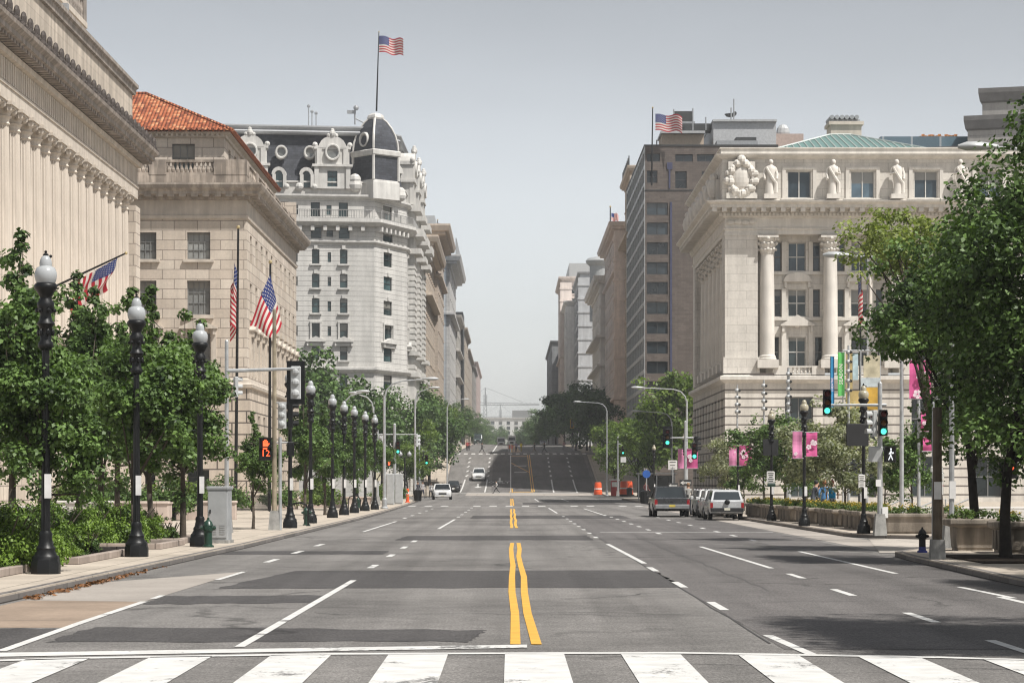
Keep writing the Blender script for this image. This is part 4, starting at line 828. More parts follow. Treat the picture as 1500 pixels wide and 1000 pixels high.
    for q, r in (((xl, ya, z0), rd[0]), ((xr, ya, z0), rd[1]), (rd[0], rd[1])): m.tube([Vector(q)+Vector((0, 0, .05)), Vector(r)+Vector((0, 0, .05))], .1, 5)
    m.build('glazing_bars', plain('bar_pale', (.5, .55, .52), .5), rf)
    m = MB(); d2 = D+24; m.box(WX(1217, d2), WX(1262, d2), d2, d2+3, Z(222), WZ(181, d2)); m.box(WX(1214, d2), WX(1265, d2), d2-.2, d2+3.2, WZ(183, d2), WZ(178, d2)); m.build('chimney', M_LIMEP, b)
    m = MB(); m.box(WX(1216, d2), WX(1260, d2), d2+.1, d2+2.9, WZ(178, d2), WZ(175, d2), 0); [m.tube([(WX(1217, d2)+.1+i*.47, d2-.2, WZ(172, d2)), (WX(1217, d2)+.1+i*.47, d2+3, WZ(172, d2))], .21, 8) for i in range(6)]; m.build('chimney_cowl', M_SEAMG, b)
city_building()

# ================================================================ brick office block behind it
M_BRK = masonry('brown_brick', (.150, .124, .108), (.11, .098, .09), .8, .27, .02, .18, .85, .3, .12); M_BLUE = plain('blue_panel', (.06, .065, .12), .5); M_CW = plain('curtain_frame', (.42, .43, .43), .5, .2)
def office():
    D = 330.0; X = lambda u: WX(u, D); Z = lambda v: WZ(v, D); XW = X(945); XE = X(1140); Y1 = 381.0; zb = 0
    b = building('brown_brick_office', 'dark brown brick office block with wide windows and a glass curtain wall towards the street', 'office block', (XW, D, zb))
    ops = [(.05+X(943.5)-X(945)+.3, Z(315+29*i), X(977)-X(946), Z(297)-Z(315)) for i in range(12)]
    top = [(X(947.5)-XW, Z(268), X(963)-X(947.5), Z(250)-Z(268)), (X(947.5)-XW, Z(237), X(967)-X(947.5), Z(225)-Z(237)), (X(989)-XW, Z(276), X(1006)-X(989), Z(251)-Z(276)), (X(1028)-XW, Z(276), X(1045)-X(1028), Z(251)-Z(276)), (X(989)-XW, Z(237), X(1015)-X(989), Z(226)-Z(237)), (X(1021)-XW, Z(237), X(1046)-X(1021), Z(226)-Z(237)), (X(1068)-XW, Z(276), 1.5, 2.3)]
    m = MB(); facade(m, (XW, D), 0, XE-XW, zb, Z(213), ops+top, .3); m.build('wall', M_BRK, b)
    GO = glass_mat('glass_office', (.026, .034, .040), .5, .07, .5, .18)
    for q in ops: window(b, (XW, D), 0, q, .3, M_FRD, GO, 2, 1, .1, .08)
    for q in top: window(b, (XW, D), 0, q, .3, M_FRD, GO, 2 if q[2] > 2 else 1, 1 if q[3] < 1.6 else 2, .08, .08)
    # curtain wall towards the street: a grid of panes in pale frames
    n, r = 11, 17; w = (Y1-D)/n; h = (Z(215)-Z(640))/r
    m = MB(); m.box(XW+.12, XE, D+.6, Y1, zb, Z(213.5)); m.build('core', M_BRK, b)
    m = MB()
    for i in range(n+1): y = D + .08 + i*w*.998; m.box(XW-.1, XW+.1, y-.07, y+.07, zb, Z(214))
    for j in range(r+1): z = Z(640) + j*h - .25; m.box(XW-.06, XW+.1, D+.05, Y1, z-.28, z+.28)
    m.build('curtain_wall_frame', M_CW, b)
    k = 0
    for j in range(r-1, -1, -1):
        for i in range(6):
            if k < 84: o = link('window', WPANE(w, h), b, (XW+.06, D+(i)*w, Z(640)+j*h)); k += 1
    st = MB()
    for j in range(r):
        for i in range(6, n): y = D+i*w; z = Z(640)+j*h; st.quad((XW+.06, y, z), (XW+.06, y+w, z), (XW+.06, y+w, z+h), (XW+.06, y, z+h))
    tag(st.build('curtain_glass', M_GLD, b), kind='stuff')
    m = MB(); m.box(X(981.5), X(984.5), D-.12, D+.01, Z(600), Z(296)); m.box(X(977), X(985), D-.12, D+.01, Z(248), Z(238)); m.box(X(979.5), X(982), D-.11, D+.01, Z(276), Z(248)); m.build('blue_strip', M_BLUE, b)
    m = MB(); m.box(XW-.05, XE, D-.06, D+.02, Z(279.5), Z(278)); m.box(XW-.15, XE, D-.1, Y1, Z(214), Z(212)); m.build('coping', M_FRD, b)
    d2 = D+12
    Q = lambda u, v: (WX(u, d2), WZ(v, d2))
    def blk(u0, u1, v0, v1, mat, nm, dd=0, dep=8): MB().box(WX(u0, d2+dd), WX(u1, d2+dd), d2+dd, d2+dd+dep, WZ(v0, d2+dd), WZ(v1, d2+dd)).build(nm, mat, b)
    blk(970, 1031, 216, 194, plain('penthouse_tan', (.42, .34, .26), .8), 'penthouse'); blk(968, 1033, 195, 191.5, M_CW, 'penthouse_roof', -1); blk(1045, 1137, 216, 176, plain('penthouse_grey', (.44, .45, .46), .7), 'plant_room', 2, 20); blk(1044, 1138, 178, 175, M_CW, 'plant_room_coping', 1.6, 20)
    blk(1137, 1177, 216, 196, plain('penthouse_pink', (.42, .33, .29), .8), 'stair_head', 8); blk(988, 1014, 178, 163, M_FRD, 'cooling_tower', 6, 5); blk(984, 1018, 181, 178, M_SEAMG, 'cooling_tower_base', 6, 5); blk(990, 1042, 191, 181, M_FRD, 'plant_screen', 5, 3)
    blk(1050, 1110, 217, 206, M_SEAMG, 'roof_ducts', -6, 3); blk(1078, 1108, 216, 201, M_FRD, 'roof_fan_box', -4, 3)
    for u, v0, v1 in ((987, 191, 160), (1015, 191, 159), (1034, 191, 172), (1071, 176, 158), (1075, 176, 145), (1109, 216, 188), (1114, 216, 200), (962, 214, 205)): MB().tube([W(u, v0, d2+4), W(u, v1, d2+4)], .1, 5).build('roof_mast', M_SEAMG, b)
    m = MB(); p = W(1070, 172, d2+5); m.lathe([(.1, 0), (.6, .1), (.9, .45)], 10, tuple(p), 0, False); m.sphere(p+Vector((.6, 0, .6)), .3, 6, 5); m.build('roof_dish', M_FRD, b)
    m = MB(); p = W(1147, 194, d2+14); m.sphere(p, 1.0, 10, 6, 0, 1.2, 1, .5); m.tube([p, p+Vector((-1.2, 0, 0))], .1, 5); m.build('satellite_dish', M_CW, b)
def WPANE(w, h):
    if 'wp' not in WIN:
        me = bpy.data.meshes.new('window'); e = .12
        me.from_pydata([(0, e, .05), (0, w-e, .05), (0, w-e, h-.55), (0, e, h-.55)], [], [(3, 2, 1, 0)]); me.materials.append(M_GLD); WIN['wp'] = me
    return WIN['wp']
office()

# ================================================================ the rows of buildings that follow, each its own block
def block(name, label, cat, side, xf, d0, d1, ztop, col, floors, nwin, wsize=(1.5, 1.9), cornice=1.0, gm=None, depth=24, south=0, fl0=None, joint=(1.2, .6), ledges=(), group=None, penth=None, wallmat=None):
    """An ordinary street block: street front with window openings, cornice, string courses and a roof."""
    zb = gz(d0) - .3; XB = xf + side*depth; b = building(name, label, cat, (xf, d0, zb), group)
    wm = wallmat or masonry(name+'_stone', col, sh(col, .55), joint[0], joint[1], .03, .06, .85, .4, .15); pm = plain(name+'_trim', sh(col, 1.03), .85, 0, .2, .12, .8, .1, 14, .15); gm = gm or M_GLD
    L = d1-d0; fh = (ztop - 1.8 - (zb + 1)) / floors
    ops = [(L*(i+.5)/nwin - wsize[0]/2, zb + 1 + fh*j + fh*.25, wsize[0], min(wsize[1], fh*.62)) for i in range(nwin) for j in range(floors)]
    so = [(3 + depth*(i+.1)/max(1, south) - wsize[0]/2, zb + 1 + fh*j + fh*.25, wsize[0], min(wsize[1], fh*.62)) for i in range(south) for j in range(floors)]
    m = MB()
    if side < 0: facade(m, (xf, d0), R(90), L, zb, ztop, ops, .3); facade(m, (XB, d0), 0, depth, zb, ztop, [(depth - q[0] - q[2], *q[1:]) for q in so], .3); pl = [(XB, d0), (xf, d0), (xf, d1), (XB, d1)]
    else: facade(m, (xf, d1), R(-90), L, zb, ztop, ops, .3); facade(m, (xf, d0), 0, depth, zb, ztop, so, .3); pl = [(XB, d1), (xf, d1), (xf, d0), (XB, d0)]
    m.quad(*[(x, y, ztop) for x, y in pl]); m.quad((xf, d1, zb), (XB, d1, zb), (XB, d1, ztop), (xf, d1, ztop)); m.build('wall', wm, b)
    allw = [((xf, d0), R(90), q) if side < 0 else ((xf, d1), R(-90), q) for q in ops] + [((xf, d0), 0, q) if side > 0 else ((XB, d0), 0, (depth-q[0]-q[2], *q[1:])) for q in so]
    allw.sort(key=lambda t: (t[0][1] + (t[2][0] if t[1] > 0 else -t[2][0] if t[1] < 0 else 0)) - t[2][1]*.6)
    for o, a, q in allw[:90]: window(b, o, a, q, .3, M_FRD, gm, 1, 2, .06, .06, False)
    if len(allw) > 90:
        st = MB()
        for o, a, q in allw[90:]:
            ux = Vector((math.cos(a), math.sin(a), 0)); c = Vector((*o, 0)) + ux*q[0] + Vector((-ux.y, ux.x, 0))*.22 + Vector((0, 0, q[1])); st.quad(c, c+ux*q[2], c+ux*q[2]+Vector((0, 0, q[3])), c+Vector((0, 0, q[3])))
        tag(st.build('far_windows', gm, b), kind='stuff')
    m = MB()
    if cornice: band(m, pl, CORN(ztop-1.1*cornice, ztop+.25, 1.1*cornice))
    for fz, out in ledges: zz = zb + 1 + fh*fz; band(m, pl, [(0, zz-.2), (out, zz), (out, zz+.4), (0, zz+.5)])
    for o, a, q in allw[:90]:
        ux = Vector((math.cos(a), math.sin(a))); c = Vector(o)+ux*(q[0]+q[2]/2)+Vector((ux.y, -ux.x))*.08; obox(m, c, a, q[2]+.4, .2, q[1]-.2, q[1]-.02)
    m.build('mouldings', pm, b)
    if side > 0 and d0 < 700:
        m = MB(); m.box(xf-.45, xf+2.6, d0-.35, d0+2.2, zb, ztop-1.2); [m.box(xf-.6, xf+2.75, d0-.5, d0+2.3, zb+fh*j+fh*.9, zb+fh*j+fh*.9+.45) for j in range(1, floors)]; m.build('corner_pilaster', plain(name+'_pilaster', sh(col, 1.08), .85, 0, .2, .12, .8, .1, 14, .15), b)
    if penth: x0, x1, y0, y1, h = penth; MB().box(xf+side*x0, xf+side*x1, d0+y0, d0+y1, ztop, ztop+h).build('roof_plant', M_CW, b)
    return b
TG = 'buildings along the left side of the far street'
b = block('beige_stone_block', 'beige stone office block next to the white hotel, with a heavy bracketed cornice', 'office block', -1, -12.4, 353.5, 394, 37.5, (.58, .495, .41), 10, 9, (1.7, 2.1), 1.7, depth=30, ledges=((1.9, .5), (8.0, 1.0), (2.9, .3)), group=TG, penth=(2, 20, 4, 30, 3.5))
block('cornice_stone_block', 'tan block with a dark overhanging cornice, flying a small flag', 'office block', -1, -11.9, 394.6, 430, 43.5, (.55, .47, .395), 11, 7, (1.6, 2.0), 1.9, depth=26, ledges=((2, .6), (9, .7)), group=TG)
m = MB(); bg = building('blue_glass_block', 'slim blue glass office block on the left of the far street', 'office block', (-12.4, 431, 7), TG); m.box(-40, -12.4, 431, 468, 7, 47.5); m.build('glass_wall', masonry('blue_curtain', (.11, .16, .22), (.28, .31, .34), 1.6, 1.4, .07, .3, .12, .2, 0), bg); m = MB(); m.box(-38, -13.6, 433, 466, 47.5, 49.5); m.build('roof_plant', M_CW, bg)
bw = block('pale_tower_block', 'pale grey classical block with a columned top storey under a broad cornice', 'office block', -1, -11.8, 469, 520, 45.5, (.54, .53, .515), 10, 8, (1.7, 2.6), 2.0, depth=26, ledges=((7.3, .9), (2, .5)), group=TG, joint=(2.4, .8))
m = MB(); zz = 47
for y in range(470, 520, 4): m.tube([(-10.6, y, 45.6), (-10.6, y, 49.2)], .09, 4)
for z in (47.2, 49.2): m.tube([(-10.6, 470, z), (-10.6, 518, z)], .08, 4)
m.build('roof_railing', M_SEAMG, bw)
block('stone_flats_block', 'grey stone block behind the pale classical one, with iron balconies', 'office block', -1, -11.5, 521, 556, 37.5, (.44, .42, .39), 9, 6, (1.6, 2.0), .9, depth=24, ledges=((5, .7), (7, .7)), group=TG)
bd = building('dark_slab', 'narrow black slab facing on the left of the far street', 'office block', (-11.3, 557, 10), TG); MB().box(-24, -11.0, 557, 574, 10, 41).build('wall', plain('black_panel', (.02, .022, .024), .4), bd); MB().box(-24, -11.6, 574, 600, 10, 39).build('side_wing', M_LIMEP, bd)
block('cream_far_block', 'cream block beyond the black slab on the left', 'office block', -1, -11.6, 601, 660, 40, (.52, .46, .39), 9, 8, (1.8, 2.0), .8, depth=24, group=TG, penth=(1, 8, 4, 30, 4))
block('tan_far_block', 'tan stepped block far up the left side of the street', 'office block', -1, -11.8, 661, 740, 38, (.48, .42, .36), 8, 8, (2, 2.2), .7, depth=24, group=TG)
block('grey_far_block', 'grey block with a flat top far up the left side of the street', 'office block', -1, -11.4, 741, 800, 37, (.36, .34, .32), 8, 6, (2.2, 2), .6, depth=24, group=TG)
block('red_brick_far_block', 'pinkish red brick block closing the left row in the distance', 'office block', -1, -11.6, 812, 930, 42, (.43, .35, .33), 10, 9, (2.2, 2.2), .6, depth=24, group=TG)
TR = 'buildings along the right side of the far street'
bt = block('tan_cornice_block', 'tall tan block with a deep bracketed cornice, next to the brown brick office', 'office block', 1, 19.3, 382, 408, 51.5, (.60, .50, .40), 12, 6, (1.6, 2.0), .8, depth=24, ledges=((9.6, 1.2),), group=TR)
m = MB()
for y in range(384, 408, 3): m.tube([(18.8, y, 51.6), (18.8, y, 53.6)], .1, 5)
m.build('roof_posts', M_FRD, bt)
block('pink_stone_block', 'slender pinkish stone block with ornate corner bands', 'office block', 1, 18.0, 409, 462, 45.5, (.78, .65, .56), 11, 9, (1.4, 1.9), 1.3, depth=22, ledges=((9.2, .5), (2.5, .7)), group=TR, penth=(2, 9, 2, 12, 6))
bl = block('ornate_stone_block', 'pale ornate block with stacked balconies below a round corner turret', 'office block', 1, 17.6, 463, 520, 41, (.74, .68, .61), 11, 8, (1.4, 2.0), 1.6, depth=22, ledges=((7.5, 1.4), (5.5, 1.1), (3, .8)), group=TR)
m = MB(); m.lathe([(2.2, 38), (2.2, 50.4), (2.9, 51), (3.1, 51.6), (2.6, 52.2), (.6, 52.6)], 20, (20.0, 545, 0)); m.build('corner_turret', plain('turret_grey', (.33, .34, .34), .6), bl, 40)
block('grey_glass_block', 'grey office block with dark ribbon windows and white vertical fins', 'office block', 1, 16.0, 556, 606, 50, (.48, .49, .5), 12, 6, (4.5, 2.6), .5, depth=20, group=TR, joint=(4, 2))
block('striped_far_block', 'white block with tall pilasters beside the grey office', 'office block', 1, 14.2, 607, 640, 47, (.76, .74, .71), 11, 5, (2.6, 2.6), .8, depth=20, south=2, group=TR, joint=(4, 2))
bs = block('stepped_tower_block', 'pinkish grey tower with stepped setbacks at its top', 'office block', 1, 13.6, 641, 690, 56, (.66, .58, .53), 13, 6, (1.8, 2.2), .8, depth=20, south=4, group=TR, penth=(2, 18, 2, 40, 4), ledges=((7, .6),))
block('dark_far_block', 'dark glass office with pale balconies at the far end of the right row', 'office block', 1, 12.0, 700, 800, 42.5, (.28, .29, .30), 10, 9, (3, 2.4), .5, depth=24, group=TR, south=3, joint=(4, 2))
block('balcony_far_block', 'light grey block with balconies beside the dark glass office', 'office block', 1, 15.6, 692, 699.5, 41, (.48, .46, .43), 10, 2, (2, 2), .7, depth=12, south=3, group=TR, ledges=((4, .8), (6, .8), (8, .8)))
# the pale building that closes the view and the tower cranes beyond it
be = block('pale_end_building', 'pale hazy building closing the far end of the street', 'building', 1, -30, 1550, 1580, 43, (.62, .62, .60), 9, 3, (2.2, 2.2), .8, depth=70, south=14, joint=(4, 2))
MB().box(1, 14, 1556, 1570, 43, 48).build('roof_plant', M_FRG, be)
def crane(u, d, vt, jib, label, vb=640):
    b = thing('tower_crane', label, 'crane', (WX(u, d), d, gz(d)), 0, 'tower cranes in the distance'); m = MB(); zt = WZ(vt, d) - gz(d); s = 1.0
    for sx in (-s, s):
        for sy in (-s, s): m.tube([(sx, sy, 0), (sx, sy, zt)], .22, 4)
    n = int(zt/3)
    for i in range(n): m.tube([(-s, -s, i*3), (s, -s, i*3+3)], .14, 4); m.tube([(s, -s, i*3+1.5), (-s, -s, i*3+3)], .14, 4)
    m.build('mast', plain('crane_grey', (.25, .26, .27), .6), b)
    m = MB(); q = 1 if jib > 0 else -1; zj = zt*.86
    for y, z in ((-.9, zj), (.9, zj), (0, zj+2)): m.tube([(-q*14, y, z), (jib, y, z + (.0 if z == zj else -1.2))], .22, 4)
    for i in range(int(abs(jib)/3)): m.tube([(q*i*3, -.9, zj), (q*(i*3+1.5), 0, zj+1.8), (q*(i*3+3), -.9, zj)], .12, 4)
    m.tube([(0, 0, zt+5), (jib*.7, 0, zj+2)], .12, 4); m.tube([(0, 0, zt+5), (-q*13, 0, zj+1)], .12, 4); m.tube([(0, 0, zj), (0, 0, zt+5)], .4, 4); m.box(-q*14-1.5, -q*14+1.5, -1, 1, zj-3, zj); m.build('jib', plain('crane_grey', (.25, .26, .27), .6), b)
crane(711, 1700, 578, 38, 'grey tower crane rising beyond the trees at the far end of the street'); crane(733, 2100, 600, -22, 'smaller pale tower crane with a short jib in the far haze')
# stepped grey stone block behind the big tree
def stepped():
    D = 262.0; X = lambda u: WX(u, D); Z = lambda v: WZ(v, D)
    b = building('grey_stepped_building', 'grey stone building with stepped upper storeys behind the big tree', 'building', (X(1376), D, KERB))
    a = R(-16); o = Vector((X(1378), D)); ux = Vector((math.cos(a), math.sin(a))); nn = Vector((-ux.y, ux.x))
    def blk(s0, s1, t0, t1, z0, z1, nm, cap=True, out=.4):
        pts = [o+ux*s0+nn*t0, o+ux*s1+nn*t0, o+ux*s1+nn*t1, o+ux*s0+nn*t1]; m = MB(); m.prism([(p.x, p.y) for p in pts], z0, z1); m.build(nm, M_GREYS, b)
        if cap: c = MB(); band(c, [pts[3], pts[0], pts[1]], [(0, z1-1.6), (out*.6, z1-1.4), (out, z1-.5), (out, z1), (0, z1+.05)]); flatroof(c, [(p.x, p.y) for p in pts], z1+.02); c.build('coping', M_GREYT, b)
    blk(0, 40, 1, 30, KERB, Z(216), 'wall', True, 1.6); blk(2.6, 40, 3, 28, Z(217), Z(166), 'upper_storey'); blk(4.0, 40, 5, 26, Z(167), Z(122), 'top_storey')
    m = MB(); q = o+ux*6-nn*.5; m.tube([(q.x, q.y, Z(236)), (q.x, q.y, Z(221))], .05, 5); m.sphere((q.x, q.y, Z(220)), .25, 8, 6); m.build('roof_lamp', M_FRW, b)
M_GREYS = masonry('grey_stone', (.42, .40, .375), (.27, .255, .24), 3.2, 2.2, .02, .05, .85, .3, .15); M_GREYT = plain('grey_stone_coping', (.16, .155, .15), .85, 0, .2, .2, 1)
stepped()
# blue glass roof with orange netting behind the green skylight
b = building('blue_glass_rooftop', 'low blue glass rooftop with orange construction netting behind the green skylight', 'building', (WX(1300, 270), 270, 0))
MB().box(WX(1290, 270), WX(1420, 270), 270, 285, 20, WZ(200, 270)).build('glass_wall', masonry('blue_roof_glass', (.12, .18, .22), (.35, .38, .4), 3.2, 3.0, .12, .2, .15, .2, 0), b)
m = MB()
for i in range(12): x = WX(1345 + i*4.8, 275); m.quad((x, 275, WZ(200, 275)), (x+.37, 275.1, WZ(200, 275)), (x+.37, 275, WZ(200 - 3.5*abs(math.sin(i*1.3+.3)), 275)), (x, 275, WZ(200 - 3.5*abs(math.sin(i*1.3)), 275)))
m.build('orange_netting', plain('orange_net', (.6, .22, .06), .8), b)
# ================================================================ trees and plants
M_BARK = plain('bark', (.085, .07, .055), .9, 0, .2, .4, 6, .6, 25); M_BARKD = plain('bark_dark', (.035, .03, .026), .9, 0, .2, .4, 6, .6, 25)
L_OAK = leaf_mat('leaf_oak', (.007, .022, .005), (.165, .265, .07), .2, 1.1); L_BIG = leaf_mat('leaf_big', (.005, .016, .005), (.17, .275, .075), .18, .7); L_LIGHT = leaf_mat('leaf_yellowish', (.05, .08, .02), (.32, .37, .11), .3, .7)
L_MID = leaf_mat('leaf_mid', (.012, .034, .010), (.13, .215, .06), .2, .35); L_LOC = leaf_mat('leaf_locust', (.03, .062, .014), (.20, .28, .06), .35, .4); L_DARK = leaf_mat('leaf_dark', (.010, .030, .012), (.11, .19, .07), .2, .3); L_OLIVE = leaf_mat('leaf_olive', (.045, .062, .025), (.42, .43, .29), .3, .9); L_BOX = leaf_mat('leaf_box', (.010, .032, .005), (.23, .35, .055), .2, 1.6)
def leaf_arrays(rng, centers, rc, per, size, flat=.75, out=None, updir=.55):
    """Leaf-sized folded rhombs scattered round the cluster centres: (vertices, faces)."""
    n = len(centers)*per; C = np.repeat(centers, per, 0)
    d = rng.normal(size=(n, 3)); d /= np.linalg.norm(d, axis=1)[:, None]
    off = d*(rng.random(n)**.45)[:, None]*(np.repeat(rc, per) if hasattr(rc, '__len__') else rc)[..., None] if hasattr(rc, '__len__') else d*(rng.random(n)**.45)[:, None]*rc
    off[:, 2] *= flat; p = C + off
    nn = d*.7 + rng.normal(size=(n, 3))*.45; nn[:, 2] += updir; nn /= np.linalg.norm(nn, axis=1)[:, None]
    a = np.cross(nn, rng.normal(size=(n, 3))); a /= np.linalg.norm(a, axis=1)[:, None]; b = np.cross(nn, a)
    L = size*(.65 + .7*rng.random(n))[:, None]; w = L*.36
    v = np.stack([p - a*L*.5, p + b*w + nn*L*.10 - a*L*.05, p + a*L*.5, p - b*w + nn*L*.10 - a*L*.05], 1).reshape(-1, 3)
    return v, np.arange(n*4).reshape(n, 4)
def np_mesh(name, v, f, mats, mi=None):
    me = bpy.data.meshes.new(name); n = len(f)
    me.vertices.add(len(v)); me.vertices.foreach_set('co', v.astype('f').ravel()); me.loops.add(n*4); me.loops.foreach_set('vertex_index', f.astype('i').ravel()); me.polygons.add(n); me.polygons.foreach_set('loop_start', np.arange(0, n*4, 4, dtype='i')); me.polygons.foreach_set('loop_total', np.full(n, 4, dtype='i'))
    for m in mats: me.materials.append(m)
    if mi is not None: me.polygons.foreach_set('material_index', mi.astype('i'))
    me.update(); me.validate(); return me
def tree_meshes(seed, trunk_h, tr, center, rad, nclus, per, leaf, rc, lm, bark, limbs=9, lean=(0, 0), spikes=(), shell=.5, keep=None):
    rng = np.random.default_rng(seed); rnd = random.Random(seed); cx, cy, cz = center; C = []
    nb = max(9, nclus//11); BO = []
    while len(BO) < nb:
        d = rng.normal(size=3); d /= np.linalg.norm(d)
        if d[2] < -.75: continue
        r = .45 + .5*rng.random()**.6; lump = .9 + .5*mnoise.noise(Vector(d*1.6) + Vector((seed*3.1, 0, 0)))
        BO.append((d*r*lump, .24 + .2*rng.random()))
    while len(C) < nclus*.72:
        bo, br = BO[rng.integers(nb)]; d = rng.normal(size=3); d /= np.linalg.norm(d); o = bo + d*br*rng.random()**.45*np.array([1, 1, .6])
        q = np.array([cx + o[0]*rad[0], cy + o[1]*rad[1], cz + o[2]*rad[2]])
        if q[2] < trunk_h*.8 or (keep and not keep(q)): continue
        C.append(q)
    while len(C) < nclus:
        d = rng.normal(size=3); d /= np.linalg.norm(d); r = rng.random()**shell
        lump = .55 + .7*mnoise.noise(Vector(d*1.7) + Vector((seed*3.1, 0, 0))) + .25
        q = np.array([cx + d[0]*rad[0]*r*lump, cy + d[1]*rad[1]*r*lump, cz + d[2]*rad[2]*r*lump])
        if q[2] < trunk_h*.8: continue
        if keep and not keep(q): continue
        C.append(q)
    for sx, sy, z0, z1 in spikes:
        for t in np.linspace(0, 1, 7): C.append(np.array([sx*(1-t*.2) + rng.normal()*(.30 - .2*t), sy + rng.normal()*(.30 - .2*t), z0 - .3 + (z1-z0+.2)*t]))
    C = np.array(C); rcs = rc*(.7 + .6*rng.random(len(C)))
    if spikes: rcs[-7*len(spikes):] *= .62
    v, f = leaf_arrays(rng, C, rcs, per, leaf)
    crown = np_mesh('crown', v, f, [lm])
    m = MB(); top = Vector((cx, cy, cz + rad[2]*.55)); fork = Vector((lean[0]*trunk_h, lean[1]*trunk_h, trunk_h))
    m.tube([(0, 0, -.05), (0, 0, .12), fork*.5 + Vector((rnd.uniform(-.05, .05), 0, 0)), fork], [tr*1.5, tr*1.08, tr*.9, tr*.8], 9); m.tube([fork, fork*.5 + top*.5 + Vector((rnd.uniform(-.2, .2)*rad[0]*.4, 0, 0)), top], [tr*.8, tr*.5, tr*.12], 7)
    far = sorted(range(len(C)), key=lambda i: -((C[i][0]-cx)**2 + (C[i][1]-cy)**2 + .4*(C[i][2]-cz)**2) + rnd.random()*rad[0]**2)[:limbs]
    for i in far:
        e = Vector(C[i]); s = fork.lerp(top, rnd.uniform(0, .65)); mid = s.lerp(e, .5) + Vector((0, 0, rad[2]*rnd.uniform(.0, .14))); m.tube([s, mid, e], [tr*.38, tr*.22, tr*.06], 5)
    for i in range(min(len(C), limbs*2)):
        e = Vector(C[(i*7) % len(C)]); s = Vector(C[far[i % len(far)]]).lerp(top, .45); m.tube([s, s.lerp(e, .5) + Vector((0, 0, -.03*rad[2])), e], [tr*.13, tr*.1, tr*.04], 4)
    for sx, sy, z0, z1 in spikes: m.tube([(sx*.4, sy*.4, z0-.8*(z1-z0)), (sx, sy, z0), (sx*.8, sy, z1)], [tr*.22, tr*.14, tr*.04], 5)
    tme = bpy.data.meshes.new('trunk'); tme.from_pydata(m.v, [], m.f); tme.materials.append(bark); tme.polygons.foreach_set('use_smooth', [True]*len(tme.polygons))
    return tme, crown
def plant_tree(name, label, meshes, x, y, z, scale=1, rz=0, group=None, cat='tree'):
    t = thing(name, label, cat, (x, y, z), rz, group); t.scale = (scale,)*3 if not hasattr(scale, '__len__') else scale
    link('trunk', meshes[0], t); link('crown', meshes[1], t); return t
young = [tree_meshes(11, 1.35, .10, (0, 0, 3.75), (1.65, 1.6, 2.4), 215, 88, .125, .36, L_OAK, M_BARK, 9, spikes=((.25, 0, 5.7, 7.0), (-.7, .2, 5.0, 6.0))), tree_meshes(12, 1.4, .10, (0, 0, 3.7), (1.65, 1.6, 2.35), 205, 88, .125, .36, L_OAK, M_BARK, 9, spikes=((-.35, .1, 5.4, 6.9),)), tree_meshes(15, 1.3, .09, (.1, 0, 3.6), (1.3, 1.35, 2.4), 150, 86, .125, .34, L_OAK, M_BARK, 8, spikes=((.1, .1, 5.6, 6.8), (.75, 0, 4.4, 5.6)))]
LG = 'young street trees along the left pavement'
def near(u, v, mi, s, rz, label, dv=0):
    p = S(u, v); plant_tree('street_tree', label, young[mi], p.x, p.y, KERB, s, rz, LG)
near(18, 806, 0, 1.12, .4, 'leafy dark green street tree nearest on the left, cut by the picture edge'); near(116, 786, 0, 1.16, 2.1, 'bushy street tree behind the hedge with a leafy leader in front of the leaning flag'); near(172, 777, 1, 1.12, 1.0, 'bushy street tree between the two nearest lamp posts on the left'); near(219, 795, 2, 1.04, .3, 'slim street tree beside the second lamp post, its thin top reaching past the globe'); near(268, 793, 1, .94, 3.9, 'bushy street tree behind the green hydrant and the grey cabinet'); near(60, 792, 1, 1.0, 5.0, 'street tree growing behind the hedge at the left edge, dense and round')
for u, v, mi, s, rz, lb in ((66.5, 838, 1, .72, 2.2, 'street tree nearest the camera, its leaves crossing the first lamp post'), (196, 813, 2, .90, 1.1, 'street tree whose leaves wrap the second lamp post'), (148, 790, 0, 1.05, 3.3, 'street tree in the hedge bed between the two nearest lamp posts')): near(u, v, mi, s, rz, lb)
for u, v, mi, s, rz, lb in ((371, 774, 2, .62, 1, 'small young tree with a thin pale trunk standing alone on the open pavement'), (447, 760, 2, .86, 2, 'light green young tree just behind the black lamp post near the bicycle rack'), (476, 754, 0, .80, 4, 'young tree among the row of lamps, behind the second closest globe past the bicycle rack'), (519, 747, 1, .86, .5, 'young tree in the lamp row, standing before the white hotel entrance'), (548, 744, 2, .9, 2.6, 'young tree at the far end of the row of black lamps')): near(u, v, mi, s, rz, lb)
# the two trees on the right and the one whose shadow crosses the road
bigA = tree_meshes(21, 1.9, .13, (1.0, .1, 5.6), (3.7, 3.3, 5.4), 560, 84, .13, .56, L_BIG, M_BARKD, 16, (.02, 0), shell=.42, keep=lambda q: q[0] > (-1.1 if q[2] < 5 else -1.5) + max(0, q[2] - 5.9)*.46); plant_tree('large_tree', 'tall dark leafy tree at the right edge with a slim dark trunk by the kerb', bigA, 10.85, 53.0, KERB)
bigB = tree_meshes(24, 1.8, .14, (-.9, 0, 4.9), (2.9, 2.6, 3.7), 300, 76, .135, .52, L_BIG, M_BARKD, 16, (-.05, 0), spikes=(), shell=.45, keep=lambda q: q[0] > (-1.0 if q[2] < 5.1 else -3.0)); plant_tree('large_tree', 'dark leafy tree behind the kerbside one, rooted in the tapered planters', bigB, 12.3, 64.0, KERB)
plant_tree('large_tree', 'dense dark tree at the right edge, standing behind the kerbside one', bigA, 15.4, 60.5, KERB, .92, .5)
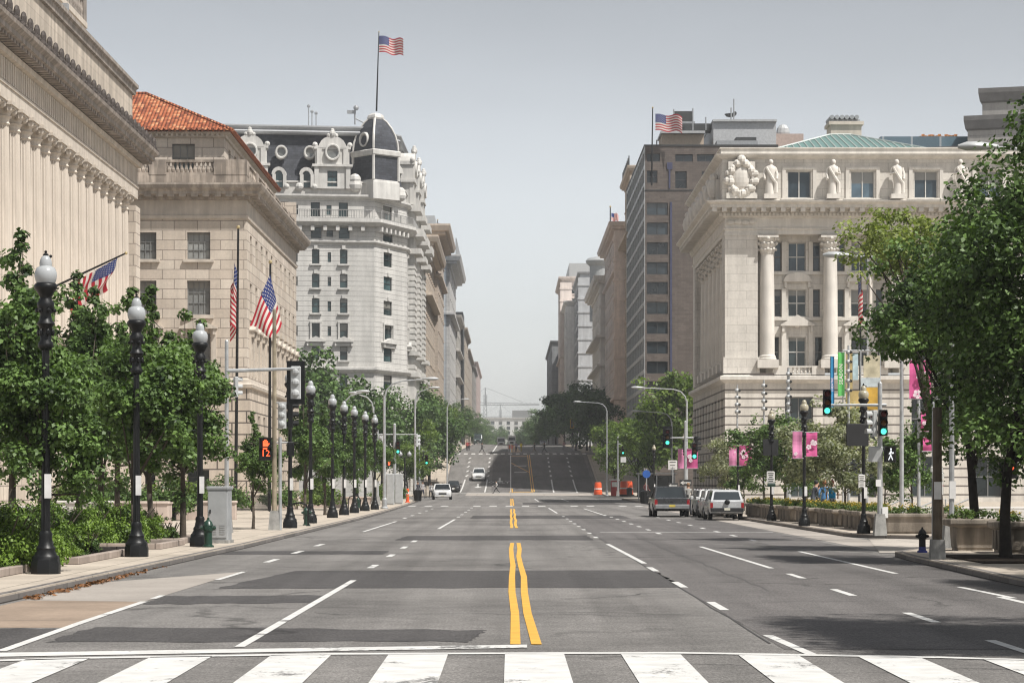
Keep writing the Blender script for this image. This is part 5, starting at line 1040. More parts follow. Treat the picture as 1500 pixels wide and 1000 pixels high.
bigC = tree_meshes(27, 2.6, .13, (-1.5, 0, 8.6), (2.3, 2.0, 1.5), 80, 60, .13, .42, L_LIGHT, M_BARK, 14, (-.06, 0), shell=.5); plant_tree('large_tree', 'open yellowish green tree whose thin branches reach left across the marble building', bigC, 12.9, 72.5, KERB)
for x, y, s, r in ((9.2, 24.4, 1.22, 0), (12.4, 38.5, .95, 0), (14.4, 44.5, 1.05, .2)): plant_tree('large_tree', 'kerbside tree outside the right edge that shades the road', bigA, x, y, KERB, s, r, 'trees that shade the near road')
# middle distance
mid = [tree_meshes(31, 2.0, .22, (0, 0, 7.3), (4.8, 4.6, 6.2), 190, 36, .40, 1.1, L_MID, M_BARKD, 9), tree_meshes(32, 2.0, .22, (0, 0, 7.1), (4.6, 4.8, 6.0), 180, 36, .40, 1.1, L_MID, M_BARKD, 9)]
loc = [tree_meshes(41, 1.7, .2, (0, 0, 5.8), (3.9, 3.6, 4.4), 165, 38, .31, .8, L_LOC, M_BARKD, 9), tree_meshes(42, 1.7, .2, (0, 0, 6.0), (3.5, 3.5, 4.8), 150, 38, .31, .8, L_LOC, M_BARKD, 9)]
dark = [tree_meshes(51, 1.6, .25, (-.8, 0, 7.6), (6.0, 5.4, 7.0), 190, 34, .5, 1.3, L_DARK, M_BARKD, 6), tree_meshes(52, 1.6, .25, (-.8, 0, 7.6), (5.4, 5.2, 7.2), 180, 34, .5, 1.3, L_DARK, M_BARKD, 6)]
cr = [tree_meshes(61, 1.2, .07, (0, 0, 3.2), (2.1, 2.0, 2.2), 150, 50, .16, .42, L_OLIVE, M_BARK, 10), tree_meshes(62, 1.2, .07, (0, 0, 3.2), (1.75, 1.8, 2.2), 130, 50, .16, .42, L_OAK, M_BARK, 10)]
PG = 'park trees before the white hotel'
for i, (u, d, vt, lb) in enumerate(((448, 262, 512, 'full green park tree, leftmost of those before the white hotel'), (488, 268, 527, 'green park tree before the hotel, right of the tallest one'), (522, 276, 553, 'green park tree in front of the hotel corner'), (404, 256, 560, 'green park tree half hidden by the corner of the red roofed pavilion'), (560, 286, 566, 'rounded green tree under the hotel street corner'))):
    plant_tree('park_tree', lb, mid[i % 2], WX(u, d), d, KERB, (WZ(vt, d))/12.6*(1.0), i*1.3, PG)
HG = 'trees along the left side of the hill'
for i, (x, d, vt, k, lb) in enumerate(((-11.2, 262, 640, 1, 'round bright tree at the near corner by the orange post'), (-11.6, 292, 606, 1, 'yellowish green tree above the white off-road car at the corner'), (-14.2, 325, 556, 0, 'dense tree on the left just before the hill starts'), (-11.6, 346, 566, 0, 'dense tree at the foot of the hill on the left'), (-11.3, 372, 575, 0, 'dense tree halfway up the hill on the left'), (-11.2, 392, 590, 1, 'lighter tree at the top of the hill on the left'), (-11, 432, 583, 0, 'first dense tree past the upper crossing on the left'), (-10.8, 470, 592, 0, 'second dense tree past the upper crossing on the left'), (-10.8, 520, 592, 0, 'third dense tree past the upper crossing on the left'), (-10.9, 570, 600, 0, 'fourth dense tree past the upper crossing on the left'), (-11, 640, 602, 0, 'dense tree just over the crest on the left'), (-11, 720, 606, 0, 'tree beyond the crest on the left, partly hazy'), (-11, 820, 612, 0, 'hazy tree far beyond the crest on the left'), (-10, 960, 618, 0, 'pale hazy tree near the end of the left row'), (-6.5, 1120, 622, 0, 'palest hazy tree at the very end of the left row'), (-9, 1060, 612, 0, 'hazy tree just behind the end of the left row'))):
    ms = (mid if k == 0 else loc)[i % 2]; z = gz(d) + KERB; plant_tree('hill_tree', lb, ms, x, d, z, min(1.35, (WZ(vt, d) - z)/(13.0 if k == 0 else 10.2)), i*2.1, HG)
RG = 'dark trees along the right side of the hill'
for i, (x, d, vt, lb) in enumerate(((14.4, 392, 575, 'dark tree at the top right of the hill, closest of the dark row'), (13.4, 425, 566, 'dark broad tree past the upper crossing on the right'), (13.2, 462, 556, 'tallest dark tree of the right row'), (13.0, 505, 562, 'dark tree behind the tallest one on the right'), (12.4, 555, 572, 'dark tree near the crest on the right'), (11.6, 620, 580, 'dark tree on the crest to the right'), (11.0, 700, 588, 'bluish tree just beyond the crest on the right'), (10.5, 800, 600, 'hazy tree beyond the crest on the right'), (10.0, 920, 606, 'pale hazy tree far down the right row'), (8.0, 1080, 604, 'pale rounded tree at the end of the right row'), (6.0, 1200, 612, 'palest tree closing the right row'), (12.5, 980, 596, 'hazy tall tree behind the end of the right row'))):
    z = gz(d) + KERB; plant_tree('hill_tree', lb, (dark if d < 690 else mid)[i % 2], x, d, z, min(1.5, (WZ(vt, d) - z)/14.0), i*1.7, RG)
for i, (u, d, vt, k, s, lb) in enumerate(((936, 297, 598, 0, 1, 'spreading light green tree with a dark trunk behind the grey pickup'), (985, 274, 528, 1, 1, 'tall light green tree against the corner of the marble building'), (900, 309, 604, 1, 1, 'light green tree at the foot of the hill on the right'), (957, 282, 570, 0, 1, 'light green tree between the two taller ones near the brick office'))):
    plant_tree('locust_tree', lb, loc[k], WX(u, d), d, KERB, (WZ(vt, d) - KERB)/(10.2 if k == 0 else 10.8), i*1.9, 'light green trees before the brick office')
for i, (u, d, vt, k, lb) in enumerate(((1119, 137, 612, 1, 'small green tree behind the planters, left of the blank black board'), (1150, 128, 606, 1, 'small green tree in the plaza right of the blank black board'), (1207, 113, 584, 0, 'pale blossoming tree in the plaza below the arm signal'), (1238, 103, 612, 0, 'pale leafy tree behind the large black board'), (1336, 99, 622, 1, 'pointed green tree behind the long planter'), (1066, 152, 640, 0, 'small pale tree beside the banner lamp near the parked pickups'), (1296, 108, 650, 1, 'low green tree behind the signal pole in the plaza'), (1182, 122, 640, 1, 'green tree in the plaza under the pink banners'), (1090, 142, 668, 1, 'low green tree behind the first parked pickup'))):
    plant_tree('plaza_tree', lb, cr[k], WX(u, d), d, KERB, (WZ(vt, d) - KERB)/5.25, i*1.4, 'small trees in the plaza on the right')
# shrubs
def shrub_mesh(seed, r, h, n, per, leaf, lm, rc=.2):
    rng = np.random.default_rng(seed); C = []
    while len(C) < n:
        d = rng.normal(size=3); d /= np.linalg.norm(d); d[2] = abs(d[2]); q = rng.random()**.3*(.82 + .3*mnoise.noise(Vector(d*2.2) + Vector((seed, 0, 0)))); C.append((d[0]*r*q, d[1]*r*q, .06 + d[2]*h*q*.9))
    v, f = leaf_arrays(rng, np.array(C), rc, per, leaf); me = np_mesh('foliage', v, f, [lm])
    m = MB(); rnd = random.Random(seed)
    for i in range(7): a = i*.9; m.tube([(0, 0, 0), (r*.3*math.cos(a), r*.3*math.sin(a), h*.4), (r*.7*math.cos(a), r*.7*math.sin(a), h*.75)], [.03, .02, .01], 4)
    sm = bpy.data.meshes.new('stems'); sm.from_pydata(m.v, [], m.f); sm.materials.append(M_BARK); return sm, me
bx = [shrub_mesh(71, .9, 1.15, 95, 110, .06, L_BOX), shrub_mesh(72, .85, 1.1, 90, 110, .06, L_BOX)]
def shrub(name, label, ms, x, y, z, s, rz, group, cat='shrub'):
    t = thing(name, label, cat, (x, y, z), rz, group); t.scale = (s,)*3 if not hasattr(s, '__len__') else s; link('stems', ms[0], t); link('foliage', ms[1], t)
BL = ['clipped evergreen shrub at the left edge of the hedge, cut by the picture edge', 'clipped evergreen shrub just left of the nearest lamp post', 'clipped evergreen shrub right behind the nearest lamp post', 'clipped evergreen shrub right of the nearest lamp post', 'small low round shrub at the foot of the hedge near the lamp base', 'clipped evergreen shrub around the second tree trunk', 'clipped evergreen shrub in the middle of the hedge', 'clipped evergreen shrub left of the second lamp post', 'clipped evergreen shrub behind the second lamp post', 'clipped evergreen shrub at the right end of the hedge', 'clipped evergreen shrub in the back row at the left', 'clipped evergreen shrub in the back row behind the tree trunk']
for i, (u, v, s) in enumerate(((2, 838, 1.05), (38, 830, 1.0), (78, 815, 1.05), (100, 811, .95), (93, 817, .5), (125, 803, 1.0), (148, 801, 1.08), (172, 801, 1.05), (194, 797, 1.0), (212, 794, .85), (20, 818, 1.1), (62, 806, 1.1))):
    p = S(u, v); shrub('hedge_shrub', BL[i], bx[i % 2], p.x, p.y, KERB, (s, s, s*1.16), i*1.1, 'evergreen shrubs of the hedge')
pk = [shrub_mesh(75, 1.3, 1.5, 60, 46, .13, L_OAK, .34), shrub_mesh(76, 1.3, 1.4, 60, 46, .13, L_LOC, .34)]
for i, (u, d) in enumerate(((140, 108), (165, 112), (185, 104), (215, 110), (246, 106), (272, 112), (300, 120), (100, 106), (330, 128), (560, 190), (572, 196), (470, 150), (410, 145))):
    shrub('plaza_shrub', 'loose garden shrub behind the low stone walls, %s from the left' % ORD[(7, 0, 1, 2, 3, 4, 5, 6, 8, 12, 11, 10, 9).index(i) if False else i], pk[i % 2], WX(u, d), d, KERB + .3, 1 + .12*(i % 3), i, 'garden shrubs behind the stone walls')
wd_ = shrub_mesh(78, .35, .8, 26, 30, .06, L_OAK, .1)
for i, (u, v, lb) in enumerate(((231, 795, 'thin upright plant in the tree pit left of the hydrant'), (241, 793, 'thin upright plant beside the tree behind the cabinet'), (252, 793, 'thin upright plant nearest the black lamp base by the hydrant'), (130, 815, 'weedy tuft at the edge of the hedge bed'), (215, 792, 'weedy plant at the foot of the slim tree'))): p = S(u, v); shrub('weed_plant', lb, wd_, p.x, p.y, KERB, .9, i, 'weedy plants in the tree pits', 'plant')
# ================================================================ street furniture
M_BLK = plain('black_paint', (.007, .0075, .008), .42, 0, .32, .3, 5, .1, 60); M_GRY = plain('grey_paint', (.36, .37, .375), .5, .2, .4, .2, 3); M_GAL = plain('galvanised', (.42, .43, .435), .5, .4, .4, .25, 4); M_WHT = plain('white_sticker', (.72, .71, .70), .7)
M_RUST = plain('rusty_cream_paint', (.47, .40, .29), .7, .1, .3, .5, 2.5, .3, 30, .45); M_CBASE = plain('pole_base_grey', (.34, .335, .32), .85, 0, .2, .3, 4, .3, 30, .3); M_SIGG = plain('signal_grey', (.42, .43, .43), .55); M_DKG = plain('dark_green_paint', (.012, .045, .028), .35, 0, .5, .3, 6)
def globe_mat(name, col):
    t = NT(name); b = t.bsdf(c4(col), .22, 0, .5); b.inputs['Transmission Weight'].default_value = .12; b.inputs['Subsurface Weight'].default_value = .0; MATS[name] = t.m; return t.m
M_GLW = globe_mat('globe_frosted', (.40, .415, .425)); M_GLC = globe_mat('globe_cream', (.40, .365, .27))
def lamp_proto(name, label, gm, sticker=True, group=None):
    b = thing(name, label, 'street lamp', group=group); m = MB()
    m.lathe([(.275, 0), (.275, .2), (.255, .24), (.255, .3), (.23, .34)], 8, rot=math.pi/8); m.lathe([(.22, .33), (.17, .42), (.18, .47), (.14, .53), (.115, .66), (.125, .72), (.1, .78)], 14); m.build('base', M_BLK, b, 40)
    m = MB(); n = 20; m.loft([[(r*(1 if i % 2 else .9)*math.cos(2*math.pi*i/n), r*(1 if i % 2 else .9)*math.sin(2*math.pi*i/n), z) for i in range(n)] for r, z in ((.084, .76), (.066, 4.1))]); m.build('post', M_BLK, b)
    m = MB(); m.lathe([(.088, 4.08), (.14, 4.14), (.14, 4.2), (.1, 4.26), (.12, 4.5), (.17, 4.56), (.12, 4.62), (.1, 4.72), (.15, 4.86), (.16, 4.94), (.11, 5.0), (.11, 5.05), (.16, 5.14), (.21, 5.2), (.215, 5.26), (.18, 5.3)], 14)
    for i in range(6): a = i*math.pi/3; m.sphere((.13*math.cos(a), .13*math.sin(a), 4.4), .035, 6, 5, 0, 2); m.sphere((.16*math.cos(a), .16*math.sin(a), 4.8), .04, 6, 5)
    m.build('fitter', M_BLK, b, 50)
    m = MB(); m.lathe([(.155, 5.28), (.19, 5.35), (.205, 5.43), (.2, 5.5), (.165, 5.58), (.11, 5.61), (.115, 5.66), (.1, 5.73), (.075, 5.78), (.035, 5.81)], 18); g = m.build('globe', gm, b, 60)
    m = MB(); m.lathe([(.05, 5.79), (.055, 5.82), (.02, 5.85), (.03, 5.88), (.005, 5.9)], 8); m.sphere((.09, 0, 5.79), .03, 6, 5); m.build('finial', M_BLK, g)
    if sticker: MB().box(.0, .125, -.128, -.116, 1.38, 1.82).build('notice', M_WHT, b)
    return b
lp = lamp_proto('street_lamp', 'black globe lamp post nearest on the left, standing at the hedge', M_GLW, True, 'black globe lamps along the left kerb'); p = S(67, 840); lp.location = (p.x, p.y, KERB)
for i, (u, v, lb) in enumerate(((200, 815, 'black globe lamp post second from the left, half hidden in leaves'), (293, 800, 'black globe lamp post right beside the green hydrant'), (425, 773, 'black globe lamp post just right of the rusty signal pole'), (455, 766, 'black globe lamp post right of the bicycle rack'), (487, 758, 'black globe lamp post, tallest looking of the far group'), (504, 754, 'black globe lamp post close behind the tallest of the far group'), (519, 751, 'black globe lamp post in the middle of the far group'), (535, 748, 'black globe lamp post, second last of the far group'), (549, 746, 'black globe lamp post, last and smallest of the far group'))):
    p = S(u, v); dup(lp, (p.x, p.y, KERB), i*.0, lb)
lc = lamp_proto('street_lamp', 'black lamp post with a cream globe carrying a blank black board, left one', M_GLC, True, 'cream globe lamps along the right kerb'); lc.scale = (.83,)*3; p = S(1130, 762); lc.location = (p.x, p.y, KERB)
for u, v, lb in ((1265, 781, 'black lamp post with a cream globe carrying the large black board'), (1178, 770, 'black lamp post with a cream globe between pink banners'), (1081, 748, 'grey looking lamp post with banners behind the parked pickups'), (1003, 744, 'cream globe lamp post with pink banners at the far right corner'), (958, 735, 'thin cream globe lamp post before the light green trees')): p = S(u, v); dup(lc, (p.x, p.y, KERB), 0, lb)
# twin globe lamps in the park
b = thing('twin_lamp', 'black twin globe lamp in the park, left of the lamp row', 'street lamp', group='twin globe lamps in the park'); m = MB(); m.lathe([(.35, 0), (.35, .3), (.2, .5), (.11, .8), (.08, 4.2)], 10); m.tube([(-.5, 0, 4.35), (-.25, 0, 4.2), (0, 0, 4.25), (.25, 0, 4.2), (.5, 0, 4.35)], .05, 6); m.build('post', M_BLK, b)
for sx in (-.5, .5): MB().lathe([(.1, 4.35), (.2, 4.4), (.24, 4.55), (.18, 4.72), (.1, 4.78), (.02, 4.9)], 14, (sx, 0, 0)).build('globe', M_GLW, b, 60)
b.location = (WX(468, 165), 165, KERB)
for u, d, lb in ((129, 103, 'twin globe lamp hidden in leaves above the low white wall'), (171, 108, 'twin globe lamp behind the second street tree'), (593, 250, 'twin globe lamp by the park corner, near the far signals')): dup(b, (WX(u, d), d, KERB), .4, lb)
# lights on curved arms
def cobra(label, x, y, z, h, arm, mat=None, group='street lights on curved arms', z0=None):
    b = thing('street_light', label, 'street light', (x, y, z), 0, group); m = MB(); s = 1 if arm > 0 else -1; mt = mat or M_GAL
    m.lathe([(.24, 0), (.24, .1), (.16, .16), (.16, .6), (.11, .7)], 10); m.tube([(0, 0, .6), (0, 0, h-.9)], [.105, .075], 8); m.build('pole', mt, b)
    m = MB(); m.tube([(0, 0, h-1.2), (s*.12, 0, h-.6), (s*.5, 0, h-.18), (s*1.1, 0, h), (arm, 0, h+.12)], [.06, .055, .05, .045, .04], 7); m.build('arm', mt, b)
    m = MB(); m.loft([[(arm + s*t, w*math.cos(a), h+.14 + q*math.sin(a)*(1 if math.sin(a) > 0 else .8)) for a in [2*math.pi*i/10 for i in range(10)]] for t, w, q in ((-.1, .05, .05), (.1, .13, .09), (.4, .19, .13), (.7, .17, .12), (.9, .06, .05))]); m.build('lamp_head', M_CW if True else mt, b, 50)
    return b
for lb, u, v, ht, arm in (('grey street light reaching right over the road, tallest beside the lamp row', 563, 745, 558, 2.5), ):
    p = S(u, v); cobra(lb, p.x, p.y, KERB, WZ(ht, p.y) - KERB, arm)
for lb, u, d, ht, arm, z in (('grey street light behind, its head just below the tallest one', 608, 215, 570, 1.3, KERB), ('grey street light in the park with its head to the right', 503, 175, 576, 1.0, KERB), ('grey street light in the park with its head to the left', 547, 185, 578, -1.0, KERB), ('grey street light on the left at the foot of the hill', 655, 318, 586, 2.0, KERB), ('tall street light at the marble building corner reaching left over the road', 1006, 196, 570, -3.6, KERB), ('street light at the far right corner reaching left', 889, 296, 590, -3.2, KERB), ('street light with a dark arm among the light green trees', 984, 246, 604, -3.2, KERB)):
    cobra(lb, WX(u, d), d, z, WZ(ht, d) - z, arm)
cobra('street light whose large head shows before the sky at the top right', 14.6, 60, KERB, 9.85, -2.6); cobra('street light whose head shows in front of the marble columns', 15.2, 86, KERB, 9.6, -3.2)

# traffic signals
E_G = emis('lens_green', (.10, .95, .62), 1.3, (.05, .3, .2)); E_R = emis('lens_red_hand', (1, .10, .03), 2.2); E_W = emis('lens_white_man', (.95, .97, 1), .9); M_LR = plain('lens_red_off', (.10, .012, .012), .3); M_LA = plain('lens_amber_off', (.13, .06, .015), .3); M_LG = plain('lens_green_off', (.012, .06, .04), .3)
def head(parent, loc, rz, lit=False, sc=1.0, body=None, plate=False, yellow=False):
    """Three-lens signal head; its lenses look along -y turned by rz."""
    body = body or M_BLK; m = MB(); s = sc; h = parent and MB()
    m.cbox(-.17*s, .17*s, -.1*s, .1*s, -.54*s, .54*s, .03*s)
    for i in range(3):
        z = (.36 - .36*i)*s; N = 12
        rg = [[(.15*s*math.cos(a), y, z + .15*s*math.sin(a)) for a in [math.pi*(-.12 + 1.24*k/N) for k in range(N+1)]] for y in (-.1*s, -.34*s)]
        m.loft(rg, 0, False, False); m.sphere((0, .1*s, z), .13*s, 8, 5, 0, 1, 1, .6)
    o = m.build('signal_head', body, parent, False, loc); o.rotation_euler = (0, 0, rz)
    for i, mt in enumerate((M_LR, M_LA, E_G if lit else M_LG)): MB().sphere((0, -.1*s, (.36 - .36*i)*s), .125*s, 12, 6, 0, 1, 1, .3).build('lens', mt, o, True)
    if plate or yellow:
        q = MB(); q.box(-.30*s, .30*s, .02*s, .05*s, -.72*s, .72*s); q.build('backplate', M_BLK, o)
    if yellow:
        q = MB(); [q.box(*e) for e in ((-.33*s, .33*s, -.02, .01, .68*s, .76*s), (-.33*s, .33*s, -.02, .01, -.76*s, -.68*s), (-.33*s, -.26*s, -.02, .01, -.68*s, .68*s), (.26*s, .33*s, -.02, .01, -.68*s, .68*s))]; q.build('yellow_border', plain('yellow_tape', (.7, .45, .03), .6), o)
    return o
def pole(parent, h, r=.07, mat=None, base=True, boxbase=None):
    m = MB(); m.tube([(0, 0, .3 if base else 0), (0, 0, h)], [r*1.15, r*.9], 10); m.sphere((0, 0, h), r*.95, 8, 5); m.build('pole', mat or M_GAL, parent)
    if base: q = MB(); q.box(-.2, .2, -.2, .2, 0, .62, 0, .05, .05); q.box(-.14, .14, -.14, .14, .615, .68); q.build('base', boxbase or M_CBASE, parent)
def ped(parent, loc, rz, lit, body=None):
    m = MB(); m.cbox(-.22, .22, -.12, .12, -.24, .24, .03); m.box(-.23, .23, -.26, -.12, .2, .24); o = m.build('pedestrian_signal', body or M_BLK, parent, False, loc); o.rotation_euler = (0, 0, rz)
    if lit == 'hand':
        q = MB(); y = -.126
        def pl(pts): q.add([(x, y, z) for x, z in pts], [tuple(range(len(pts)))])
        pl([(-.09, -.16), (.05, -.16), (.08, -.05), (.08, .03), (-.09, .03)]); [pl([(-.09+.044*i, .03), (-.053+.044*i, .03), (-.053+.044*i, .15 + (.02 if i in (1, 2) else -.02)), (-.09+.044*i, .15 + (.02 if i in (1, 2) else -.02))]) for i in range(4)]; pl([(.08, -.06), (.14, .03), (.12, .06), (.08, .02)]); q.build('hand_symbol', E_R, o)
    if lit == 'man':
        q = MB(); y = -.126; q.sphere((0, y, .15), .035, 8, 5, 0, 1, 1, .2)
        for a in (((.0, .11), (-.01, -.02)), ((-.01, -.02), (.07, -.17)), ((-.01, -.02), (-.05, -.1)), ((-.05, -.1), (-.1, -.17)), ((0, .09), (-.08, .0)), ((0, .09), (.07, .02)), ((.07, .02), (.11, .05))): q.tube([(a[0][0], y, a[0][1]), (a[1][0], y, a[1][1])], .02, 5)
        q.build('walking_man_symbol', E_W, o)
    return o
def arm(parent, x0, x1, z, r=.05, drop=.08): MB().tube([(x0, 0, z - (.0)), ((x0+x1)/2, 0, z + drop*.5), (x1, 0, z + drop)], [r*1.2, r, r*.8], 8).build('mast_arm', M_GAL, parent)
SG = 'traffic signals'
b = thing('traffic_signal', 'rusty cream signal pole with a lit red hand on the left pavement', 'traffic signal', S(402, 776), 0, SG); D_ = b.location.y; Zv = lambda v: WZ(v, D_) - KERB
pole(b, Zv(455), .078, M_RUST); head(b, (.27, .05, Zv(608)), R(180), False, .85, M_SIGG); head(b, (.55, .1, Zv(608)), R(95), False, .85); ped(b, (-.3, -.15, Zv(651)), R(8), 'hand'); ped(b, (.55, .1, Zv(657)), R(100), None); q = MB(); q.tube([(0, 0, Zv(590)), (.5, 0, Zv(590))], .03, 6); q.tube([(-.3, 0, Zv(648)), (.5, 0, Zv(648))], .03, 6); q.tube([(.2, .0, 0), (.2, 0, Zv(640))], .06, 8); q.build('brackets', M_GAL, b)
m = ped(b, (-.3, -.15, Zv(664)), R(8), None)
q = MB(); text_mb(q, '12', (0, -.125, 0), (1, 0, 0), (0, 0, 1), .24, 0, 'CENTER', .003); q.build('countdown', E_R, m)
b = thing('traffic_signal', 'grey signal mast whose arm carries a head in a black backplate, seen from behind', 'traffic signal', (WX(332, 80), 80, KERB), 0, SG); D_ = 80; pole(b, WZ(506, 80), .07)
arm(b, 0, WX(438, 80) - WX(332, 80), WZ(549, 80), .06); head(b, (WX(433, 80) - WX(332, 80), .1, WZ(560, 80) - KERB), R(180), False, 1.0, M_SIGG, True); head(b, (-.25, .05, WZ(572, 80)), R(160), False, .62, M_SIGG); head(b, (.3, .05, WZ(572, 80)), R(110), False, .62, M_SIGG)
b = thing('traffic_signal', 'grey signal pole with a white walking man and green lights, nearest on the right', 'traffic signal', S(1289, 784), 0, SG); D_ = b.location.y; X0 = b.location.x; xu = lambda u: WX(u, D_) - X0
pole(b, Zv(562), .075); arm(b, .2, xu(1217), Zv(593), .045, .0); head(b, (xu(1211), -.05, Zv(589)), 0, True, .74); head(b, (xu(1292.5), -.18, Zv(619)), 0, True, .76); head(b, (xu(1279), -.1, Zv(620)), R(-75), False, .76, M_SIGG); ped(b, (xu(1303), -.1, Zv(665)), R(8), 'man').scale = (.8, .8, 1.05); ped(b, (xu(1283), .05, Zv(665)), R(170), None, M_SIGG); MB().box(xu(1282), xu(1289.5), -.14, -.12, Zv(712), Zv(702)).build('sign_plate', M_WHT, b); MB().box(.06, .24, -.1, -.08, Zv(758), Zv(742)).build('notice', M_WHT, b)
q = MB(); q.tube([(xu(1278), 0, Zv(606)), (xu(1294), 0, Zv(606))], .03, 6); q.tube([(xu(1282), 0, Zv(660)), (xu(1304), 0, Zv(660))], .03, 6); q.build('brackets', M_GAL, b)
b = thing('traffic_signal', 'far right signal pole with two green lights before the marble building', 'traffic signal', (WX(1004, 150), 150, KERB), 0, SG); D_ = 150; X0 = b.location.x; pole(b, Zv(618), .09); arm(b, .5, xu(982), Zv(641), .05, 0); head(b, (xu(977.5), -.05, Zv(640)), 0, True, .95, None, True); head(b, (xu(1017), -.05, Zv(660)), 0, True, .95); head(b, (xu(1020), .1, Zv(650)), R(90), False, .9)
b = thing('traffic_signal', 'small far signal on a grey post with a green light among the green trees', 'traffic signal', (WX(905, 292), 292, KERB), 0, SG); D_ = 292; X0 = b.location.x; pole(b, Zv(640), .09); arm(b, .1, xu(913), Zv(650), .05, 0); head(b, (xu(912.5), -.1, Zv(659)), 0, True, .95); MB().box(xu(909), xu(917), -.2, -.17, Zv(677), Zv(669)).build('sign_plate', M_WHT, b)
b = thing('traffic_signal', 'left far signal post with a small red hand beside the white cabinets', 'traffic signal', (WX(578, 196), 196, KERB), 0, SG); D_ = 196; X0 = b.location.x; pole(b, Zv(622), .13, M_GRY); arm(b, xu(536), xu(612), Zv(636), .05, 0); head(b, (xu(583), -.1, Zv(655)), 0, True, .95); ped(b, (xu(570), -.1, Zv(678)), R(10), 'hand'); head(b, (xu(610), 0, Zv(645)), R(120), False, .9, M_SIGG)
b = thing('traffic_signal', 'pale far signal pole at the left corner by the white cars, showing green', 'traffic signal', (WX(614, 262), 262, KERB), 0, SG); D_ = 262; X0 = b.location.x; pole(b, Zv(643), .12, M_GRY); head(b, (xu(625), -.1, Zv(673)), 0, True, .95); head(b, (xu(619), .1, Zv(668)), R(100), False, .9); arm(b, 0, xu(626), Zv(660), .05, 0)
b = thing('traffic_signal', 'grey signal pole with pale heads seen from behind, left of the white cabinets', 'traffic signal', (WX(553, 172), 172, KERB), 0, SG); D_ = 172; X0 = b.location.x; pole(b, Zv(628), .09, M_GAL); head(b, (xu(548), 0, Zv(648)), R(180), False, .95, M_SIGG); head(b, (xu(558), 0, Zv(648)), R(150), False, .95, M_SIGG); MB().box(xu(549), xu(558), -.12, -.1, Zv(704), Zv(692)).build('sign_plate', plain('sign_buff', (.5, .47, .36), .6), b)
b = thing('traffic_signal', 'signal with a bright yellow border hanging before the dark trees on the hill', 'traffic signal', (13.4, 408, gz(408) + KERB), 0, SG); pole(b, 6.0, .12, M_BLK); arm(b, 0, WX(838, 408) - 13.4, 5.6, .06, 0); head(b, (WX(838, 408) - 13.4, -.1, WZ(620, 408) - gz(408) - KERB), 0, False, 1.0, None, True, True)

# signs, boards, banners
def board(name, label, cat, x, y, z0, z1, w, mat, group=None, rz=0, t=.04):
    b = thing(name, label, cat, (x, y, z0), rz, group); m = MB(); m.cbox(-w/2, w/2, -t/2, t/2, 0, z1-z0, .02); m.build('panel', mat, b); q = MB(); [q.box(-w/2+.02, w/2-.02, t/2, t/2+.05, z, z+.06) for z in (.15*(z1-z0), .8*(z1-z0))]; q.build('brackets', M_GAL, b); return b
M_BOARD = plain('board_black', (.022, .022, .023), .6)
board('sign_board', 'blank black square board on the left cream globe lamp', 'sign', 11.35, 105.6, WZ(667, 105.6), WZ(643, 105.6), .68, M_BOARD); board('sign_board', 'large blank black board tilted on the lamp next to the signal pole', 'sign', WX(1256, 78.6), 78.6, WZ(653, 78.6), WZ(620, 78.6), .74, M_BOARD, None, R(4))
M_SIGNW = plain('sign_white', (.66, .65, .62), .5); M_INK = plain('sign_ink', (.03, .03, .03), .6); M_REDI = plain('sign_red', (.5, .03, .03), .6)
def sign(label, u0, u1, v0, v1, d, lines, ink=None, name='street_sign', mat=None, group='small street signs', txt=None):
    k = d/F; x = WX((u0+u1)/2, d); b = board(name, label, 'sign', x, d, WZ(v1, d), WZ(v0, d), (u1-u0)*k, mat or M_SIGNW, group, 0, .03); w = (u1-u0)*k; h = (v1-v0)*k; m = MB()
    if txt:
        for i, s in enumerate(txt): text_mb(m, s, (0, -.017, h*(1 - (i+.5)/len(txt))), (1, 0, 0), (0, 0, 1), min(h/len(txt)*.62, w/max(2.4, len(s)*.78)))
    for i in range(lines): z = h*(.82 - .7*i/max(1, lines-1)) if lines > 1 else h/2; ww = w*(.34 - .06*((i*7) % 3)); m.box(-ww, ww, -.02, -.0165, z-h*.035, z+h*.035)
    if m.f: m.build('lettering', ink or M_INK, b)
    return b
def arrow(b, w, h, left=True, mat=None):
    s = -1 if left else 1; m = MB(); y = -.019; m.add([(s*.45*w, y, h*.5), (s*.18*w, y, h*.82), (s*.18*w, y, h*.64), (-s*.42*w, y, h*.64), (-s*.42*w, y, h*.36), (s*.18*w, y, h*.36), (s*.18*w, y, h*.18)], [tuple(range(7))]); m.build('arrow', mat or M_SIGNW, b)
    q = MB(); text_mb(q, 'ONE WAY', (-s*.1*w, -.021, h*.5), (1, 0, 0), (0, 0, 1), h*.2); q.build('lettering', M_INK if mat is None else M_SIGNW, b)
for lb, u0, u1, v0, v1, d in (('black one way sign with a white left arrow, right one', 995.5, 1013, 702, 711.5, 149.3), ('white one way sign with a left arrow behind the grey pickup', 978.5, 993, 707, 714.5, 147)):
    b = sign(lb, u0, u1, v0, v1, d, 0, None, 'one_way_sign', M_INK); arrow(b, (u1-u0)*d/F, (v1-v0)*d/F)
MB_ = thing('sign_post', 'thin post carrying the white one way sign behind the grey pickup', 'post', (WX(985.5, 147.2), 147.2, KERB)); MB().tube([(0, 0, 0), (0, 0, 2.6)], .035, 6).build('post', M_GAL, MB_)
sign('white sign with two lines of lettering on the left cream globe lamp', 1123, 1135, 690, 706, 105.4, 5); sign('small green lettered plate under the white sign on the same lamp', 1124, 1136, 708, 712.5, 105.3, 1, None, 'street_sign', M_DKG); sign('upper white parking plate on the lamp with the large black board', 1257, 1267.5, 695, 703.5, 78.8, 3); sign('lower white parking plate on the lamp with the large black board', 1257, 1267.5, 704.5, 714, 78.8, 3)
